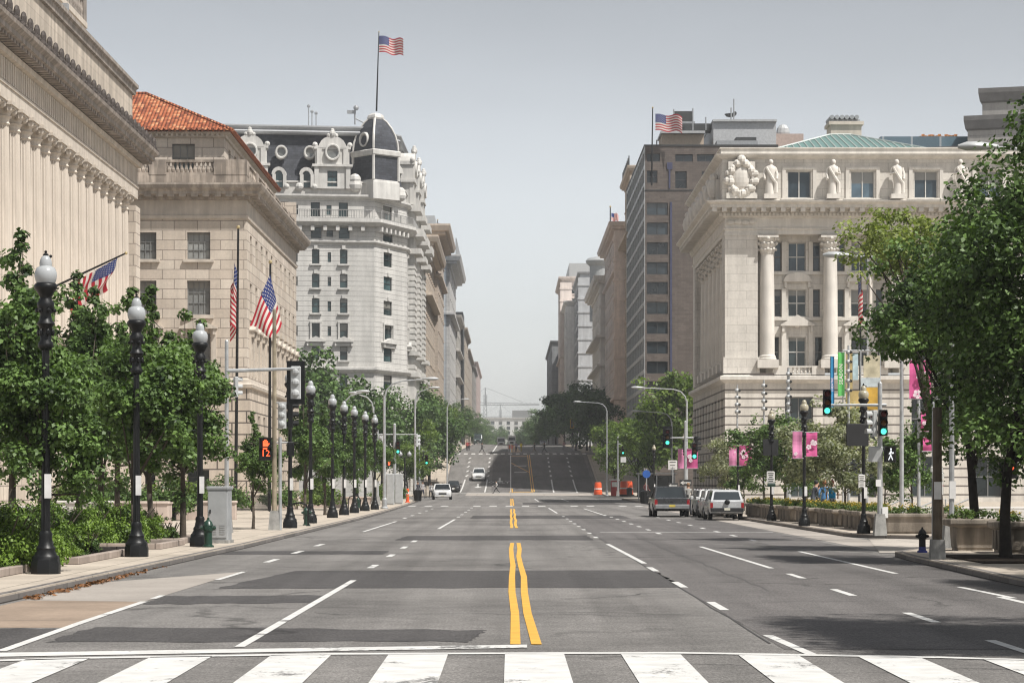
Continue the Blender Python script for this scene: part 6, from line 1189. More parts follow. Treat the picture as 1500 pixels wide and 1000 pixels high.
sign('white square sign with three lines at the far right corner', 978.5, 992, 674, 687.5, 160, 3); sign('white sign above the orange drums at the right foot of the hill', 909.5, 918, 669.5, 677, 290.5, 2) if False else None
pp = S(1367, 806); b = thing('sign_post', 'thin grey sign post beside the stout brown pole on the right', 'post', pp); pole(b, 3.6, .035, M_GAL, False)
sign('white sign with a red border and lettering on the thin right post', 1368.5, 1382, 703, 724, pp.y - .12, 0, M_REDI, txt=('NO', 'PARKING', 'ANY', 'TIME')); b = sign('upper black lettered arrow plate near the tree', 1363, 1381, 683, 691, pp.y - .14, 2); sign('lower black lettered arrow plate near the tree', 1365, 1383, 692, 700.5, pp.y - .16, 2)
b = thing('utility_pole', 'stout brown pole on a concrete block at the right kerb corner', 'pole', S(1373, 818)); m = MB(); m.tube([(0, 0, .4), (0, 0, 3.3)], [.105, .095], 10); m.build('pole', plain('brown_pole', (.17, .135, .10), .8, 0, .2, .4, 3, .4, 30, .4), b); m = MB(); m.box(-.16, .16, -.16, .16, 0, .42, 0, .02, .02); m.build('base', M_CBASE, b); MB().box(-.09, .07, -.125, -.112, 1.3, 1.68).build('notice', M_WHT, b)
b = thing('utility_pole', 'thin grey pole on a concrete block right of the stout brown pole', 'pole', S(1394, 802)); m = MB(); m.tube([(0, 0, .5), (0, 0, 5.6)], .07, 8); m.build('pole', M_GAL, b); m = MB(); m.box(-.25, .25, -.22, .22, 0, .6, 0, .06, .05); m.build('base', M_CBASE, b); MB().box(-.07, .09, -.09, -.08, 1.25, 1.7).build('notice', M_WHT, b)
b = thing('pedestrian_signal', 'pedestrian signal post with a dim red hand under the dark tree', 'signal post', S(1474, 806)); m = MB(); m.tube([(0, 0, 0), (0, 0, 2.3)], .06, 8); m.build('pole', plain('brown_red', (.10, .045, .035), .7), b); ped(b, (0, -.15, 2.0), 0, 'hand')
M_PINK = plain('banner_pink', (.68, .25, .43), .75, 0, .2, .2, 1.5); M_PINKD = plain('banner_deep_pink', (.60, .11, .28), .75, 0, .2, .2, 1.5); M_PETAL = plain('banner_petal', (.85, .68, .74), .7)
def banner(label, u0, u1, v0, v1, d, mat, seed=0, petals=5, group='pink banners on the lamp posts', glyph=None):
    k = d/F; w = (u1-u0)*k; h = (v1-v0)*k; b = thing('banner', label, 'banner', (WX((u0+u1)/2, d), d, WZ(v1, d)), 0, group); rnd = random.Random(seed); m = MB(); nx, nz = 6, 8
    f = lambda i, j: (-w/2 + w*i/nx, .05*h*.3*math.sin(i*1.1 + seed) + .03*math.sin(j*.9 + seed), h*j/nz)
    for i in range(nx):
        for j in range(nz): m.quad(f(i, j), f(i+1, j), f(i+1, j+1), f(i, j+1))
    m.build('cloth', mat, b, True); m = MB(); m.tube([(-w/2-.05, 0, h), (w/2+.05, 0, h)], .02, 5); m.tube([(-w/2-.05, 0, 0), (w/2+.05, 0, 0)], .02, 5); m.build('rods', M_GAL, b)
    m = MB()
    for n in range(petals):
        cx, cz, r = rnd.uniform(-.3, .3)*w, rnd.uniform(.12, .7)*h, rnd.uniform(.10, .2)*w
        for q in range(5):
            a = q*2*math.pi/5 + n; c = (cx + r*.75*math.cos(a), cz + r*.75*math.sin(a)); m.add([(c[0] + r*.55*math.cos(t), -.09*h*.3 - .035 - .002*n, c[1] + r*.55*math.sin(t)) for t in [math.pi*i/4 for i in range(8)]], [tuple(range(8))])
    if petals: m.build('flower_print', M_PETAL, b)
    if glyph:
        q = MB(); text_mb(q, glyph, (0, -.05, h*.5), (0, 0, 1), (-1, 0, 0), w*.6); q.build('lettering', M_PETAL, b)
    return b
for i, (lb, u0, u1, v0, v1, d, mt, pe) in enumerate((('pale pink banner on the left of the far right corner lamp', 993, 1002, 657, 686, 156, M_PINK, 0), ('deep pink flower banner on the right of the far right corner lamp', 1006, 1022, 657, 686, 156, M_PINKD, 4), ('pale pink banner on the left side of the lamp behind the pickups', 1068, 1079, 652, 682, 140, M_PINK, 1), ('bright pink flower banner right of the lamp behind the pickups', 1083, 1101, 652, 682, 140, M_PINKD, 4), ('tall pink banner on the left of the cream globe lamp', 1161, 1175, 632, 671, 91, M_PINK, 2), ('pink flower banner right of the cream globe lamp behind leaves', 1181, 1197, 633, 668, 91, M_PINKD, 4), ('large pink banner with a white flower next to the big tree', 1332, 1364, 527, 584, 92, M_PINKD, 3), ('pink banner below the large one, half hidden by the big tree', 1349, 1368, 603, 632, 98, M_PINKD, 3), ('lowest deep pink banner at the edge of the big tree', 1352, 1366, 640, 661, 98, M_PINKD, 0))): banner(lb, u0, u1, v0, v1, d, mt, i, pe)
b = thing('banner_pole', 'tall grey pole carrying the large pink banner', 'pole', (WX(1322, 92), 92.2, KERB)); MB().tube([(0, 0, 0), (0, 0, 7.0)], [.09, .07], 8).build('pole', M_GAL, b)
b = thing('banner_pole', 'grey pole carrying the two lower pink banners by the tree', 'pole', (WX(1347, 98), 98.2, KERB)); MB().tube([(0, 0, 0), (0, 0, 5.0)], [.08, .06], 8).build('pole', M_GAL, b)
TBG = 'tall banners before the marble building'
banner('narrow blue banner with white lettering before the marble building', 1216, 1222, 522, 605, 150, plain('banner_blue', (.03, .22, .42), .7), 3, 0, TBG, 'THEATRE'); banner('narrow green banner before the marble building', 1227, 1237, 516, 580, 150, plain('banner_green', (.10, .42, .10), .7), 4, 0, TBG, 'SEASON')
b = thing('scaffold_banner', 'tall scaffold banner with yellow, white and pale blue panels behind the signal', 'banner', (WX(1262, 150), 150.4, KERB)); m = MB(); [m.tube([(x, 0, 0), (x, 0, WZ(516, 150))], .05, 6) for x in (-1.1, 0.0, 1.2)]; m.tube([(-1.1, 0, WZ(516, 150)), (1.2, 0, WZ(516, 150))], .05, 6); m.build('frame', M_GAL, b); k = 150/F
for i, (u0, u1, v0, v1, col) in enumerate(((1240, 1250, 517, 570, (.42, .33, .16)), (1250, 1258, 518, 556, (.45, .58, .62)), (1266, 1290, 520, 552, (.55, .50, .36)), (1262, 1290, 553, 566, (.50, .56, .58)), (1266, 1290, 567, 600, (.55, .34, .06)), (1240, 1262, 572, 600, (.50, .38, .16)))): m = MB(); m.box((u0-1262)*k, (u1-1262)*k, -.09-.01*i, -.06-.01*i, WZ(v1, 150)-KERB, WZ(v0, 150)-KERB); m.build('panel', plain('scaffold_panel_%s' % 'abcdef'[i], col, .7, 0, .2, .5, 1.2), b)
# poles with stacked floodlights
FG = 'poles with stacked floodlights in the plaza'
for lb, u, d, v0, v1, n in (('thin pole with four stacked round lights, left of the plaza', 1080, 165, 572, 603, 4), ('thin pole with four stacked round lights, second from the left', 1119, 160, 565, 599, 4), ('thicker pole with six stacked round lights before the tall base window', 1155, 135, 548, 603, 6), ('pole with five silver round lights near the blue banner', 1243, 112, 516, 572, 5)):
    b = thing('floodlight_pole', lb, 'floodlight pole', (WX(u, d), d, KERB), 0, FG); k = d/F; m = MB(); m.tube([(0, 0, 0), (0, 0, WZ(v0-6, d))], [.09, .05] if n < 6 else [.16, .08], 8); m.build('pole', M_GAL, b)
    for i in range(n):
        z = WZ(v0 + (v1-v0)*i/(n-1), d) - KERB; r = 3.6*k; q = MB(); q.sphere((-.03, -.1, z), r, 10, 7, 0, .95); q.lathe([(r*.75, 0), (r*.7, .02)], 10, (r*.6, -.16, z - .01)); q.build('floodlight', M_CW, b, True); q = MB(); q.sphere((r*.75, -.18, z), r*.62, 8, 6); q.build('floodlight_glass', M_BLK, b, True)

# flags
M_FR = plain('flag_red', (.50, .035, .055), .8, 0, .2, .1); M_FW = plain('flag_white', (.78, .74, .68), .8, 0, .2, .1); M_FB = plain('flag_blue', (.03, .05, .20), .8, 0, .2, .1)
for _m in (M_FR, M_FW, M_FB):
    nt = _m.node_tree; pb = [n for n in nt.nodes if n.type == 'BSDF_PRINCIPLED'][0]; tr = nt.nodes.new('ShaderNodeBsdfTranslucent'); nt.links.new(pb.inputs['Base Color'].links[0].from_socket, tr.inputs[0]); mx = nt.nodes.new('ShaderNodeMixShader'); mx.inputs[0].default_value = .4; nt.links.new(pb.outputs[0], mx.inputs[1]); nt.links.new(tr.outputs[0], mx.inputs[2]); nt.links.new(mx.outputs[0], nt.nodes['Material Output'].inputs[0])
def flag(label, P, pole_pts, r, stars=True, loc=None, white=False, group='flags'):
    """P(s, t): cloth point, s from hoist to fly, t from the bottom edge to the top edge."""
    loc = Vector(pole_pts[0]); b = thing('flag', label, 'flag', loc, 0, group); L = lambda p: Vector(p) - loc; m = MB(); ns, nt_ = 30, 26
    for i in range(ns):
        for j in range(nt_):
            s0, s1, t0, t1 = i/ns, (i+1)/ns, j/nt_, (j+1)/nt_; can = s1 <= .4001 and t0 >= 6/13 - 1e-6; mi = 1 if white else 2 if can else (0 if (j//2) % 2 == 0 else 1)
            m.quad(L(P(s0, t0)), L(P(s1, t0)), L(P(s1, t1)), L(P(s0, t1)), mi)
    c = m.build('cloth', [M_FR, M_FW, M_FB], b, True)
    if stars and not white:
        q = MB()
        for row in range(9):
            for k in range(6 if row % 2 == 0 else 5):
                s = .4*((k + .5 + (.5 if row % 2 else 0))/6); t = 6/13 + 7/13*(row+.5)/9; e = .02; p = L(P(s, t)); ds = (L(P(s+e, t)) - p); dt = (L(P(s, t+e)) - p); n = ds.cross(dt)
                if n.length < 1e-9: continue
                n.normalize(); ds /= e; dt /= e
                for sg in (-1, 1): q.add([p + n*sg*.008 + ds*(.018 if z % 2 == 0 else .008)*math.cos(math.pi*z/5 + .31) + dt*(.027 if z % 2 == 0 else .011)*math.sin(math.pi*z/5 + .31) for z in range(10)], [tuple(range(10))])
        q.build('stars', M_FW, c)
    m = MB(); m.tube([L(p) for p in pole_pts], r, 8); m.build('pole', M_BLK if r[0] < .2 and len(r) == 2 and not white else M_GAL, b); m = MB(); m.sphere(L(pole_pts[-1]) + (L(pole_pts[-1]) - L(pole_pts[0])).normalized()*r[-1]*1.5, max(.05, r[-1]*1.9), 10, 7); m.build('finial', plain('gilt', (.55, .45, .25), .35, .7), b)
    return b
d = 141; k = d/F; B0 = W(345, 0, d)
def P1(s, t): f = .5 + .5*math.cos(s*11 + .5); return Vector((WX(348.5, d) - .10 - .52*f*(.35 + .65*s) + .10*t*(1-s), d - .12 - .30*math.sin(s*11 + .5) + .06*s, WZ(432, d) + 1.95*(t) - s*2.55 - .25*f*s))
flag('tall flagpole with a limp striped flag folded against it, left of the larger flag', P1, [(WX(345, d), d, KERB), (WX(349, d), d, WZ(335, d))], [.11, .06])
q4 = [Vector((395.5, 402)), Vector((413, 474)), Vector((364, 478)), Vector((404, 494))]
def P2(s, t):
    top = q4[0].lerp(q4[2], s); bot = q4[1].lerp(q4[3], s); p = bot.lerp(top, t); w = .22*math.sin(5*s + 3.5*t)*s; return W(p.x + w*9, p.y + 4*math.sin(6*t)*s*(1-.3*t), d - .15 - .5*s + w)
flag('open star and stripe flag hanging from a black pole before the red roofed pavilion', P2, [(WX(394.5, d), d, KERB), (WX(396, d), d, WZ(386, d))], [.11, .06])
dA = 140.5
def PA(s, t): a = Vector((113, 411)).lerp(Vector((172, 378)), t); dr = Vector((-10 - 6*t, 52 - 6*t)); p = a + dr*s; return W(p.x + 5*math.sin(7*s + 6*t)*s, p.y + 3*math.sin(9*t)*s, dA - .3*math.sin(8*t + 3*s)*(.2 + s))
flag('star and stripe flag on a pole leaning out from the colonnade', PA, [W(24, 446, dA + .4), W(183, 371.5, dA)], [.08, .05])
def wave(u0, v0, u1, v1, d, ph=0.0, sag=0.0):
    def f(s, t): x = WX(u0 + (u1-u0)*s, d); h = WZ(v0, d) - WZ(v1, d); return Vector((x, d - .35*math.sin(6.5*s + ph + t)*(.25 + s), WZ(v1, d) + h*t - sag*h*s*s + .13*h*math.sin(8.5*s + ph)*s))
    return f
flag('flag flying from the tall pole above the hotel dome', wave(555.5, 53, 591, 77, 301.9, .4, .3), [W(551.5, 163, 301.9), W(555, 48, 301.9)], [.11, .05], True)
flag('flag flying at the corner of the brown brick office', wave(960, 167, 999, 191, 328.6, 1.2, .2), [W(954.5, 272, 329), W(956, 159, 328.6)], [.12, .07], True)
flag('tiny flag above the left row of far buildings', wave(641.5, 327, 652, 337, 402, 1, .5), [W(641, 378, 402), W(641, 323, 402)], [.09, .06], False); flag('tiny flag on the far right rooftop beside a pole', wave(895.5, 312, 906, 323, 440, 2, .25), [W(894, 376, 440), W(894, 304, 440)], [.16, .10], False)
d8 = 175
def P8(s, t): f = .5 + .5*math.cos(s*10); return Vector((WX(1256, d8) + .05 + .42*f*(.3+.7*s), d8 - .1 - .25*math.sin(s*10), WZ(440, d8) + 2.1*t - s*2.0 - .2*f))
flag('limp star and stripe flag before the marble columns', P8, [(WX(1259, d8), d8, KERB), (WX(1261, d8), d8, WZ(372, d8))], [.11, .06])
def P9(s, t): f = .5 + .5*math.cos(s*9 + 1); return Vector((WX(1272, d8) + .05 + .34*f*(.3+.7*s), d8 - .1 - .2*math.sin(s*9), WZ(432, d8) + 2.0*t - s*1.7))
flag('limp plain white flag right of the striped one before the marble columns', P9, [(WX(1270, d8), d8, KERB), (WX(1271, d8), d8, WZ(374, d8))], [.11, .06], False, None, True)

# hydrants, cabinet, bike rack, fence, walls, planters
def hydrant(label, x, y, top, low, s=.88, foot=None):
    b = thing('fire_hydrant', label, 'hydrant', (x, y, KERB)); b.scale = (s,)*3; m = MB(); m.lathe([(.17, 0), (.17, .05), (.12, .07), (.115, .45), (.15, .48), (.15, .52)], 14); m.build('barrel', low, b, 40); m = MB(); m.lathe([(.135, .52), (.14, .62), (.15, .64), (.11, .74), (.06, .79), (.035, .8), (.035, .86), (.01, .87)], 14); m.build('bonnet', top, b, 40)
    if foot: MB().lathe([(.175, 0), (.175, .06), (.13, .08), (.12, .2)], 14).build('foot', foot, b, 40)
    for a in (0, math.pi, -math.pi/2): q = MB(); e = Vector((math.cos(a), math.sin(a), 0)); q.tube([e*.08 + Vector((0, 0, .56)), e*.2 + Vector((0, 0, .56))], .06 if abs(math.sin(a)) < .5 else .075, 8); q.tube([e*.2 + Vector((0, 0, .56)), e*.23 + Vector((0, 0, .56))], .04, 6); q.build('outlet', top, b)
hydrant('dark green fire hydrant beside the grey cabinet', *S(305, 801)[:2], M_DKG, M_DKG); hydrant('black fire hydrant with a blue foot at the right kerb corner', *S(1351, 809)[:2], M_BLK, M_BLK, .70, plain('hydrant_blue', (.02, .03, .16), .4)); hydrant('small green fire hydrant next to the bicycle rack', *S(449, 769)[:2], M_DKG, M_DKG)
for u, v, lb in ((525, 744, 'green fire hydrant between the far lamps'), ): hydrant(lb, *S(u, v)[:2], M_DKG, M_DKG)
p = S(322, 795); b = thing('utility_cabinet', 'grey metal traffic control cabinet with louvres beside the hydrant', 'cabinet', p, R(-6)); m = MB(); m.cbox(-.30, .26, -.2, .35, .08, 1.5, .02); m.cbox(-.33, .29, -.24, .38, 1.48, 1.56, .02); m.build('body', M_GRY, b); m = MB(); m.box(-.27, .23, -.225, -.2, .16, 1.42); [m.box(-.2+.24*j, -.05+.24*j, -.235, -.224, .25+.06*i, .275+.06*i) for i in range(5) for j in (0, 1)]; dr = m.build('door', plain('grey_door', (.40, .41, .415), .5, .2, .4, .15, 3), b); m = MB(); m.box(-.235, -.2, -.25, -.226, .82, .92); m.build('handle', M_BLK, dr); MB().box(-.34, .3, -.26, .4, 0, .09).build('plinth', M_CBASE, b)
for u, lb in ((438, 'dark hoop bicycle rack on the left pavement'), (519, 'dark hoop bicycle rack among the far lamps')): p = S(u, 770 if u < 500 else 748); b = thing('bike_rack', lb, 'bike rack', p); MB().tube([(-.35, 0, 0), (-.35, 0, .65), (-.26, 0, .82), (-.1, 0, .88), (.1, 0, .88), (.26, 0, .82), (.35, 0, .65), (.35, 0, 0)], .035, 7).build('hoop', M_BLK, b); [MB().lathe([(.09, 0), (.09, .02), (.04, .03)], 8, (x, 0, 0)).build('foot', M_BLK, b) for x in (-.35, .35)]
def fence(label, u0, u1, d, h, n):
    x0, x1 = WX(u0, d), WX(u1, d); b = thing('iron_fence', label, 'fence', (x0, d, KERB)); m = MB(); [m.tube([(0, 0, z), (x1-x0, 0, z)], .025, 5) for z in (.12, h-.1)]; [m.tube([((x1-x0)*i/n, 0, .05), ((x1-x0)*i/n, 0, h)], .02, 5) for i in range(n+1)]; m.build('bars', M_BLK, b)
    for x in (0, (x1-x0)/2, x1-x0): MB().box(x-.05, x+.05, -.05, .05, 0, h+.1).build('post', M_BLK, b)
fence('dark iron fence around the flagpole bases', 343, 395, 138, .95, 34); fence('dark fence panel by the far left corner', 608, 640, 258, 2.0, 20)
M_WALLW = masonry('low_wall_white', (.60, .57, .53), (.3, .28, .26), 1.5, .55, .015, .05, .85, .3, .15); M_WALLP = masonry('low_wall_pink', (.54, .445, .385), (.30, .24, .2), 1.5, 1.2, .012, .06, .85, .3, .15)
def wall(label, u0, u1, d, vt, mat, th=.5, d1=None):
    x0, x1 = WX(u0, d), WX(u1, d); h = WZ(vt, d) - KERB; b = thing('low_wall', label, 'wall', ((x0+x1)/2, d, KERB), 0, 'low stone walls of the plaza'); w = x1-x0; m = MB(); m.cbox(-w/2, w/2, 0, d1 or th, 0, h-.1, .015); m.build('wall', mat, b); m = MB(); m.cbox(-w/2-.04, w/2+.04, -.05, (d1 or th)+.05, h-.1, h, .03); m.build('coping', mat, b)
wall('pale low wall at the left edge behind the hedge', -60, 92, 88, 741, M_WALLW); wall('long pale low wall behind the first trees', 84, 162, 96, 733, M_WALLW); wall('pinkish wall block behind the second lamp post', 158, 246, 98, 734, M_WALLP, 1.2); wall('pinkish low wall behind the hydrant and cabinet', 255, 345, 108, 733, M_WALLP); wall('stepped pink block in front of the long pale wall', 110, 157, 92, 744, M_WALLP, .8); wall('pinkish wall blocks right of the iron fence', 396, 436, 150, 728, M_WALLP); wall('pinkish wall behind the lamp row', 440, 500, 158, 727, M_WALLP); wall('far pink wall end beside the last lamps', 505, 548, 185, 727, M_WALLP); wall('pale wall under the first street tree', 28, 60, 82, 752, M_WALLW, .4)
b = thing('stone_slab', 'black upright slab standing at the pink wall', 'slab', (WX(253, 106), 106, KERB)); MB().cbox(-.14, .14, -.1, .2, 0, .95, .02).build('slab', M_BLK, b)
M_EDGE = masonry('edging_granite', (.36, .30, .26), (.16, .13, .11), 1.2, .4, .015, .1, .85, .3, .2); M_SOIL = plain('soil', (.035, .026, .02), .95, 0, .1, .5, 8, .5, 30)
def pit(label, x0, x1, y0, y1):
    b = thing('tree_pit', label, 'tree pit', ((x0+x1)/2, (y0+y1)/2, KERB), 0, 'granite edged planting beds'); w, l = x1-x0, y1-y0; m = MB(); e = .16; [m.cbox(*q, 0, .15, .015) for q in ((-w/2, w/2, -l/2, -l/2+e), (-w/2, w/2, l/2-e, l/2), (-w/2, -w/2+e, -l/2+e, l/2-e), (w/2-e, w/2, -l/2+e, l/2-e))]; m.build('edging', M_EDGE, b); MB().box(-w/2+e, w/2-e, -l/2+e, l/2-e, -.02, .05).build('soil', M_SOIL, b)
pit('long granite edged bed under the nearest hedge', -13.5, -8.95, 38, 47.2); pit('granite edged bed between the first two lamp posts', -13.5, -8.75, 49, 57.4); pit('granite edged bed behind the second lamp post', -12.6, -8.7, 60.2, 64.6); pit('small granite edged pit left of the hydrant', -10.6, -8.9, 65.6, 70.2)
b = thing('tree_pit', 'dark soil bed under the tall tree at the right edge', 'tree pit', (11.0, 52.8, KERB)); m = MB(); m.box(-1.3, 2.6, -3.2, 2.2, -.02, .03); m.build('soil', M_SOIL, b)
# planters
M_PLC = plain('planter_concrete', (.34, .295, .245), .9, 0, .2, .25, 2, .4, 25, .45); FL_Y = leaf_mat('flowers_yellow', (.05, .09, .02), (.62, .40, .05), .2, 3); FL_G = leaf_mat('flowers_green', (.02, .05, .012), (.14, .20, .05), .25, 2)
rngf = np.random.default_rng(5)
def planter(label, x, y, w, l, h, rz, flowers=True, taper=.86, ribs=True, group='concrete planters with flowers'):
    b = thing('planter', label, 'planter', (x, y, KERB), rz, group); m = MB(); t = taper
    r = lambda k, z: [(sx*w/2*k, sy*l/2*k if l > w else sy*l/2*k, z) for sx, sy in ((-1, -1), (1, -1), (1, 1), (-1, 1))]
    m.loft([r(t*.96, 0), r(t*.96, .06), r(t, .08), r(t + .05, h*.74), r(1.0, h*.80), r(1.03, h*.86), r(1.03, h*.97), r(.99, h)])
    if ribs:
        n = max(2, int(l/.38)); nx = max(2, int(w/.38))
        for i in range(n):
            for sx in (-1, 1): yy = -l/2*t + l*t*(i+.5)/n; m.box(sx*w/2*(t+.04)-.035, sx*w/2*(t+.04)+.035, yy-.05, yy+.05, .08, h*.72)
        for i in range(nx):
            for sy in (-1, 1): xx = -w/2*t + w*t*(i+.5)/nx; m.box(xx-.05, xx+.05, sy*l/2*(t+.04)-.035, sy*l/2*(t+.04)+.035, .08, h*.72)
    m.build('tub', M_PLC, b)
    n = int(w*l*16); C = np.stack([(rngf.random(n)-.5)*w*.86, (rngf.random(n)-.5)*l*.88, h + .02 + .16*rngf.random(n)], 1)
    v, f = leaf_arrays(rngf, C, .13, 22, .075); link('foliage', np_mesh('foliage', v, f, [FL_G]), b)
    if flowers:
        C2 = C[rngf.random(n) < .7] + np.array([0, 0, .1]); v, f = leaf_arrays(rngf, C2, .1, 9, .055); link('flowers', np_mesh('flowers', v, f, [FL_Y]), b)
for i, (d, l) in enumerate(((116.5, 4.2), (110.5, 5.0), (104, 4.8), (98.2, 5.0), (92.2, 5.4), (86.0, 5.4))): planter('ribbed concrete planter with yellow flowers, %s in the kerb row from the parked pickups' % ORD[i], 12.1 + .12*i, d, 1.3, l, .66, 0, True)
planter('long smooth concrete planter facing the signal pole at the corner', 13.35, 78.9, 3.2, 1.6, .66, 0, True, .9, False); planter('large tapered concrete planter right of the thin pole', 11.3, 59.2, 1.25, 1.25, .78, 0, False, .7, False)
for i, (x, d) in enumerate(((12.0, 57.4), (12.9, 56.2), (13.2, 59.4), (14.1, 57.0))): planter('ribbed tapered planter in the shade of the big tree, %s from the left' % ORD[i], x, d, 1.1, 1.3, .74, 0, i % 2 == 0, .8, True)
b = thing('handrail', 'white metal ramp handrails behind the long planter', 'handrail', (WX(1330, 96), 96, KERB)); 
for x in (0, 1.4, 2.6): MB().tube([(x-1.2, .0, .0), (x-1.2, 0, .55), (x-.2, 0, 1.0), (x+.1, 0, 1.0), (x+.1, 0, 0)], .035, 6).build('rail', M_CW, b)
b = thing('park_steps', 'pale stone steps behind the right planters', 'steps', (WX(1440, 100), 100, KERB)); m = MB(); [m.box(-4, 8, i*.4, 6, i*.15, i*.15+.148) for i in range(4)]; m.build('steps', M_WALLW, b)
# orange things, bins, boxes
M_ORG = plain('safety_orange', (.75, .10, .025), .5, 0, .4, .15); M_REDB = plain('red_box', (.35, .02, .02), .5)
def drum(label, x, y, z, s=1, group='orange safety drums'):
    b = thing('traffic_drum', label, 'traffic drum', (x, y, z), 0, group); b.scale = (s,)*3; m = MB(); m.lathe([(.3, .08), (.3, .3), (.27, .32), (.27, .55), (.25, .57), (.24, .85), (.2, .95)], 12); m.build('drum', M_ORG, b, 40); m = MB(); [m.lathe([(r, z0), (r-.01, z0+.1)], 12, mi=0) for r, z0 in ((.278, .45),)]; m.build('reflective_band', M_WHT, b); MB().lathe([(.38, 0), (.38, .08), (.3, .09)], 12).build('rubber_foot', M_BLK, b)
for i, (u, d, z) in enumerate(((876, 322, 0), (914, 300, KERB), (921, 302, KERB))): drum(('orange drum at the right foot of the hill', 'orange drum on the far right pavement, left of a pair', 'orange drum on the far right pavement, right of a pair')[i], WX(u, d), d, z + 1.1 if False else z, 1.9)
b = thing('delineator_post', 'tall orange post at the left kerb by the white cabinets', 'post', S(597, 735.5)); MB().lathe([(.22, 0), (.22, .05), (.13, .08), (.13, 1.1), (.08, 1.15)], 10).build('post', M_ORG, b); MB().lathe([(.135, .7), (.134, .85)], 10).build('band', M_WHT, b)
def cabinet(label, u, v, w, h, mat, d=None):
    p = S(u, v) if d is None else Vector((WX(u, d), d, KERB)); b = thing('utility_cabinet', label, 'cabinet', p); m = MB(); m.cbox(-w/2, w/2, 0, w*.8, 0, h, .03); m.build('body', mat, b); q = MB(); q.box(-w*.42, w*.42, -.03, -.0, .1, h-.1); q.build('door', mat, b)
cabinet('white cabinet left of the far signal post', 571.5, 739, .6, 2.3, M_CW); cabinet('white cabinet right of the far signal post', 584, 738, .6, 2.3, M_CW)
def bin_(label, u, d): b = thing('litter_bin', label, 'litter bin', (WX(u, d), d, KERB), 0, 'litter bins'); m = MB(); m.lathe([(.28, 0), (.33, .9), (.34, .95), (.25, 1.0), (.12, 1.05)], 12); m.build('bin', M_BLK, b, 40); q = MB(); [q.tube([(.3*math.cos(a), .3*math.sin(a), .05), (.35*math.cos(a), .35*math.sin(a), .9)], .02, 4) for a in [i*math.pi/6 for i in range(12)]]; q.build('slats', M_BLK, b)
bin_('dark slatted litter bin at the right corner left of the pickup', 944, 190); bin_('dark litter bin by the orange drums', 922, 292); bin_('dark litter bin beside the orange post', 612, 214)
b = thing('news_box', 'red and white kiosk boxes below the far right signal', 'kiosk', (WX(901, 298), 298, KERB)); MB().cbox(-.5, .5, 0, .6, 0, 1.9, .05).build('box', M_REDB, b); MB().box(-.4, .4, -.03, 0, 1.1, 1.7).build('panel', M_SIGNW, b); MB().box(-.7, .7, -.1, .7, 1.9, 2.05).build('canopy', M_SIGNW, b)
b = thing('round_sign', 'blue round sign on a post by the right corner', 'sign', (WX(947, 200), 200, KERB)); MB().tube([(0, 0, 0), (0, 0, 2.8)], .05, 6).build('post', M_GAL, b); m = MB(); m.loft([[(.33*math.cos(a), y, 2.35 + .33*math.sin(a)) for a in [2*math.pi*i/20 for i in range(20)]] for y in (-.06, -.02)]); m.build('disc', plain('sign_blue', (.02, .10, .38), .5), b)
b = thing('bus_stop', 'grey shelter frame and dark panels behind the grey pickup', 'shelter', (WX(962, 215), 215, KERB)); m = MB(); [m.box(x-.05, x+.05, -.05, .05, 0, 2.4) for x in (-1.6, 0, 1.6)]; m.box(-1.8, 1.8, -.3, 1.4, 2.4, 2.5); m.build('frame', M_GAL, b); MB().box(-1.5, 1.5, 1.0, 1.04, .3, 2.3).build('panel', M_GLD, b)
# leaf litter in the left gutter
rl = np.random.default_rng(9); C = np.stack([np.full(60, -7.45) + .18*rl.random(60), 37 + 14*rl.random(60)**1.6, np.full(60, .02)], 1); v, f = leaf_arrays(rl, C, .14, 9, .085, .1); v[:, 2] = np.clip(np.abs(v[:, 2]), .012, .08); o = link('fallen_leaves', np_mesh('fallen_leaves', v, f, [leaf_mat('dead_leaf', (.09, .04, .015), (.26, .12, .05), .1, 4)])); tag(o, kind='stuff')
# ================================================================ vehicles
def car_paint(name, col, metal=0, rough=.22):
    t = NT(name); co = t.n('ShaderNodeTexCoord').outputs['Object']; c = t.mix(1.0, c4(col), t.ramp(t.noise(t.scaled(co, (1, 1, 3)), 1.5, 4), [(.3, .82), (.7, 1.04)]), 'MULTIPLY')
    b = t.bsdf(c, t.math('MULTIPLY_ADD', t.noise(co, 4, 4), .2, rough - .05), metal, .5); b.inputs['Coat Weight'].default_value = .5; b.inputs['Coat Roughness'].default_value = .12; MATS[name] = t.m; return t.m
CP_W = car_paint('car_white', (.66, .66, .655)); CP_D = car_paint('car_dark_grey', (.06, .062, .066), .3); CP_B = car_paint('car_black', (.018, .018, .02)); CP_S = car_paint('car_silver', (.50, .51, .52), .15); CP_G = car_paint('truck_dark_green', (.03, .06, .055))
M_TYRE = plain('tyre', (.016, .016, .017), .85, 0, .2, .2, 8); M_RIM = plain('rim', (.38, .385, .39), .35, .7); M_CGL = glass_mat('car_glass', (.02, .025, .028), .3, .05, .5, 0.0); M_TRIM = plain('black_trim', (.02, .02, .021), .6); E_T = plain('tail_light', (.32, .015, .02), .25); M_HL = plain('head_light', (.66, .68, .70), .15); M_PLATE = plain('number_plate', (.62, .60, .50), .5); M_PLY = plain('number_plate_yellow', (.62, .48, .08), .5)
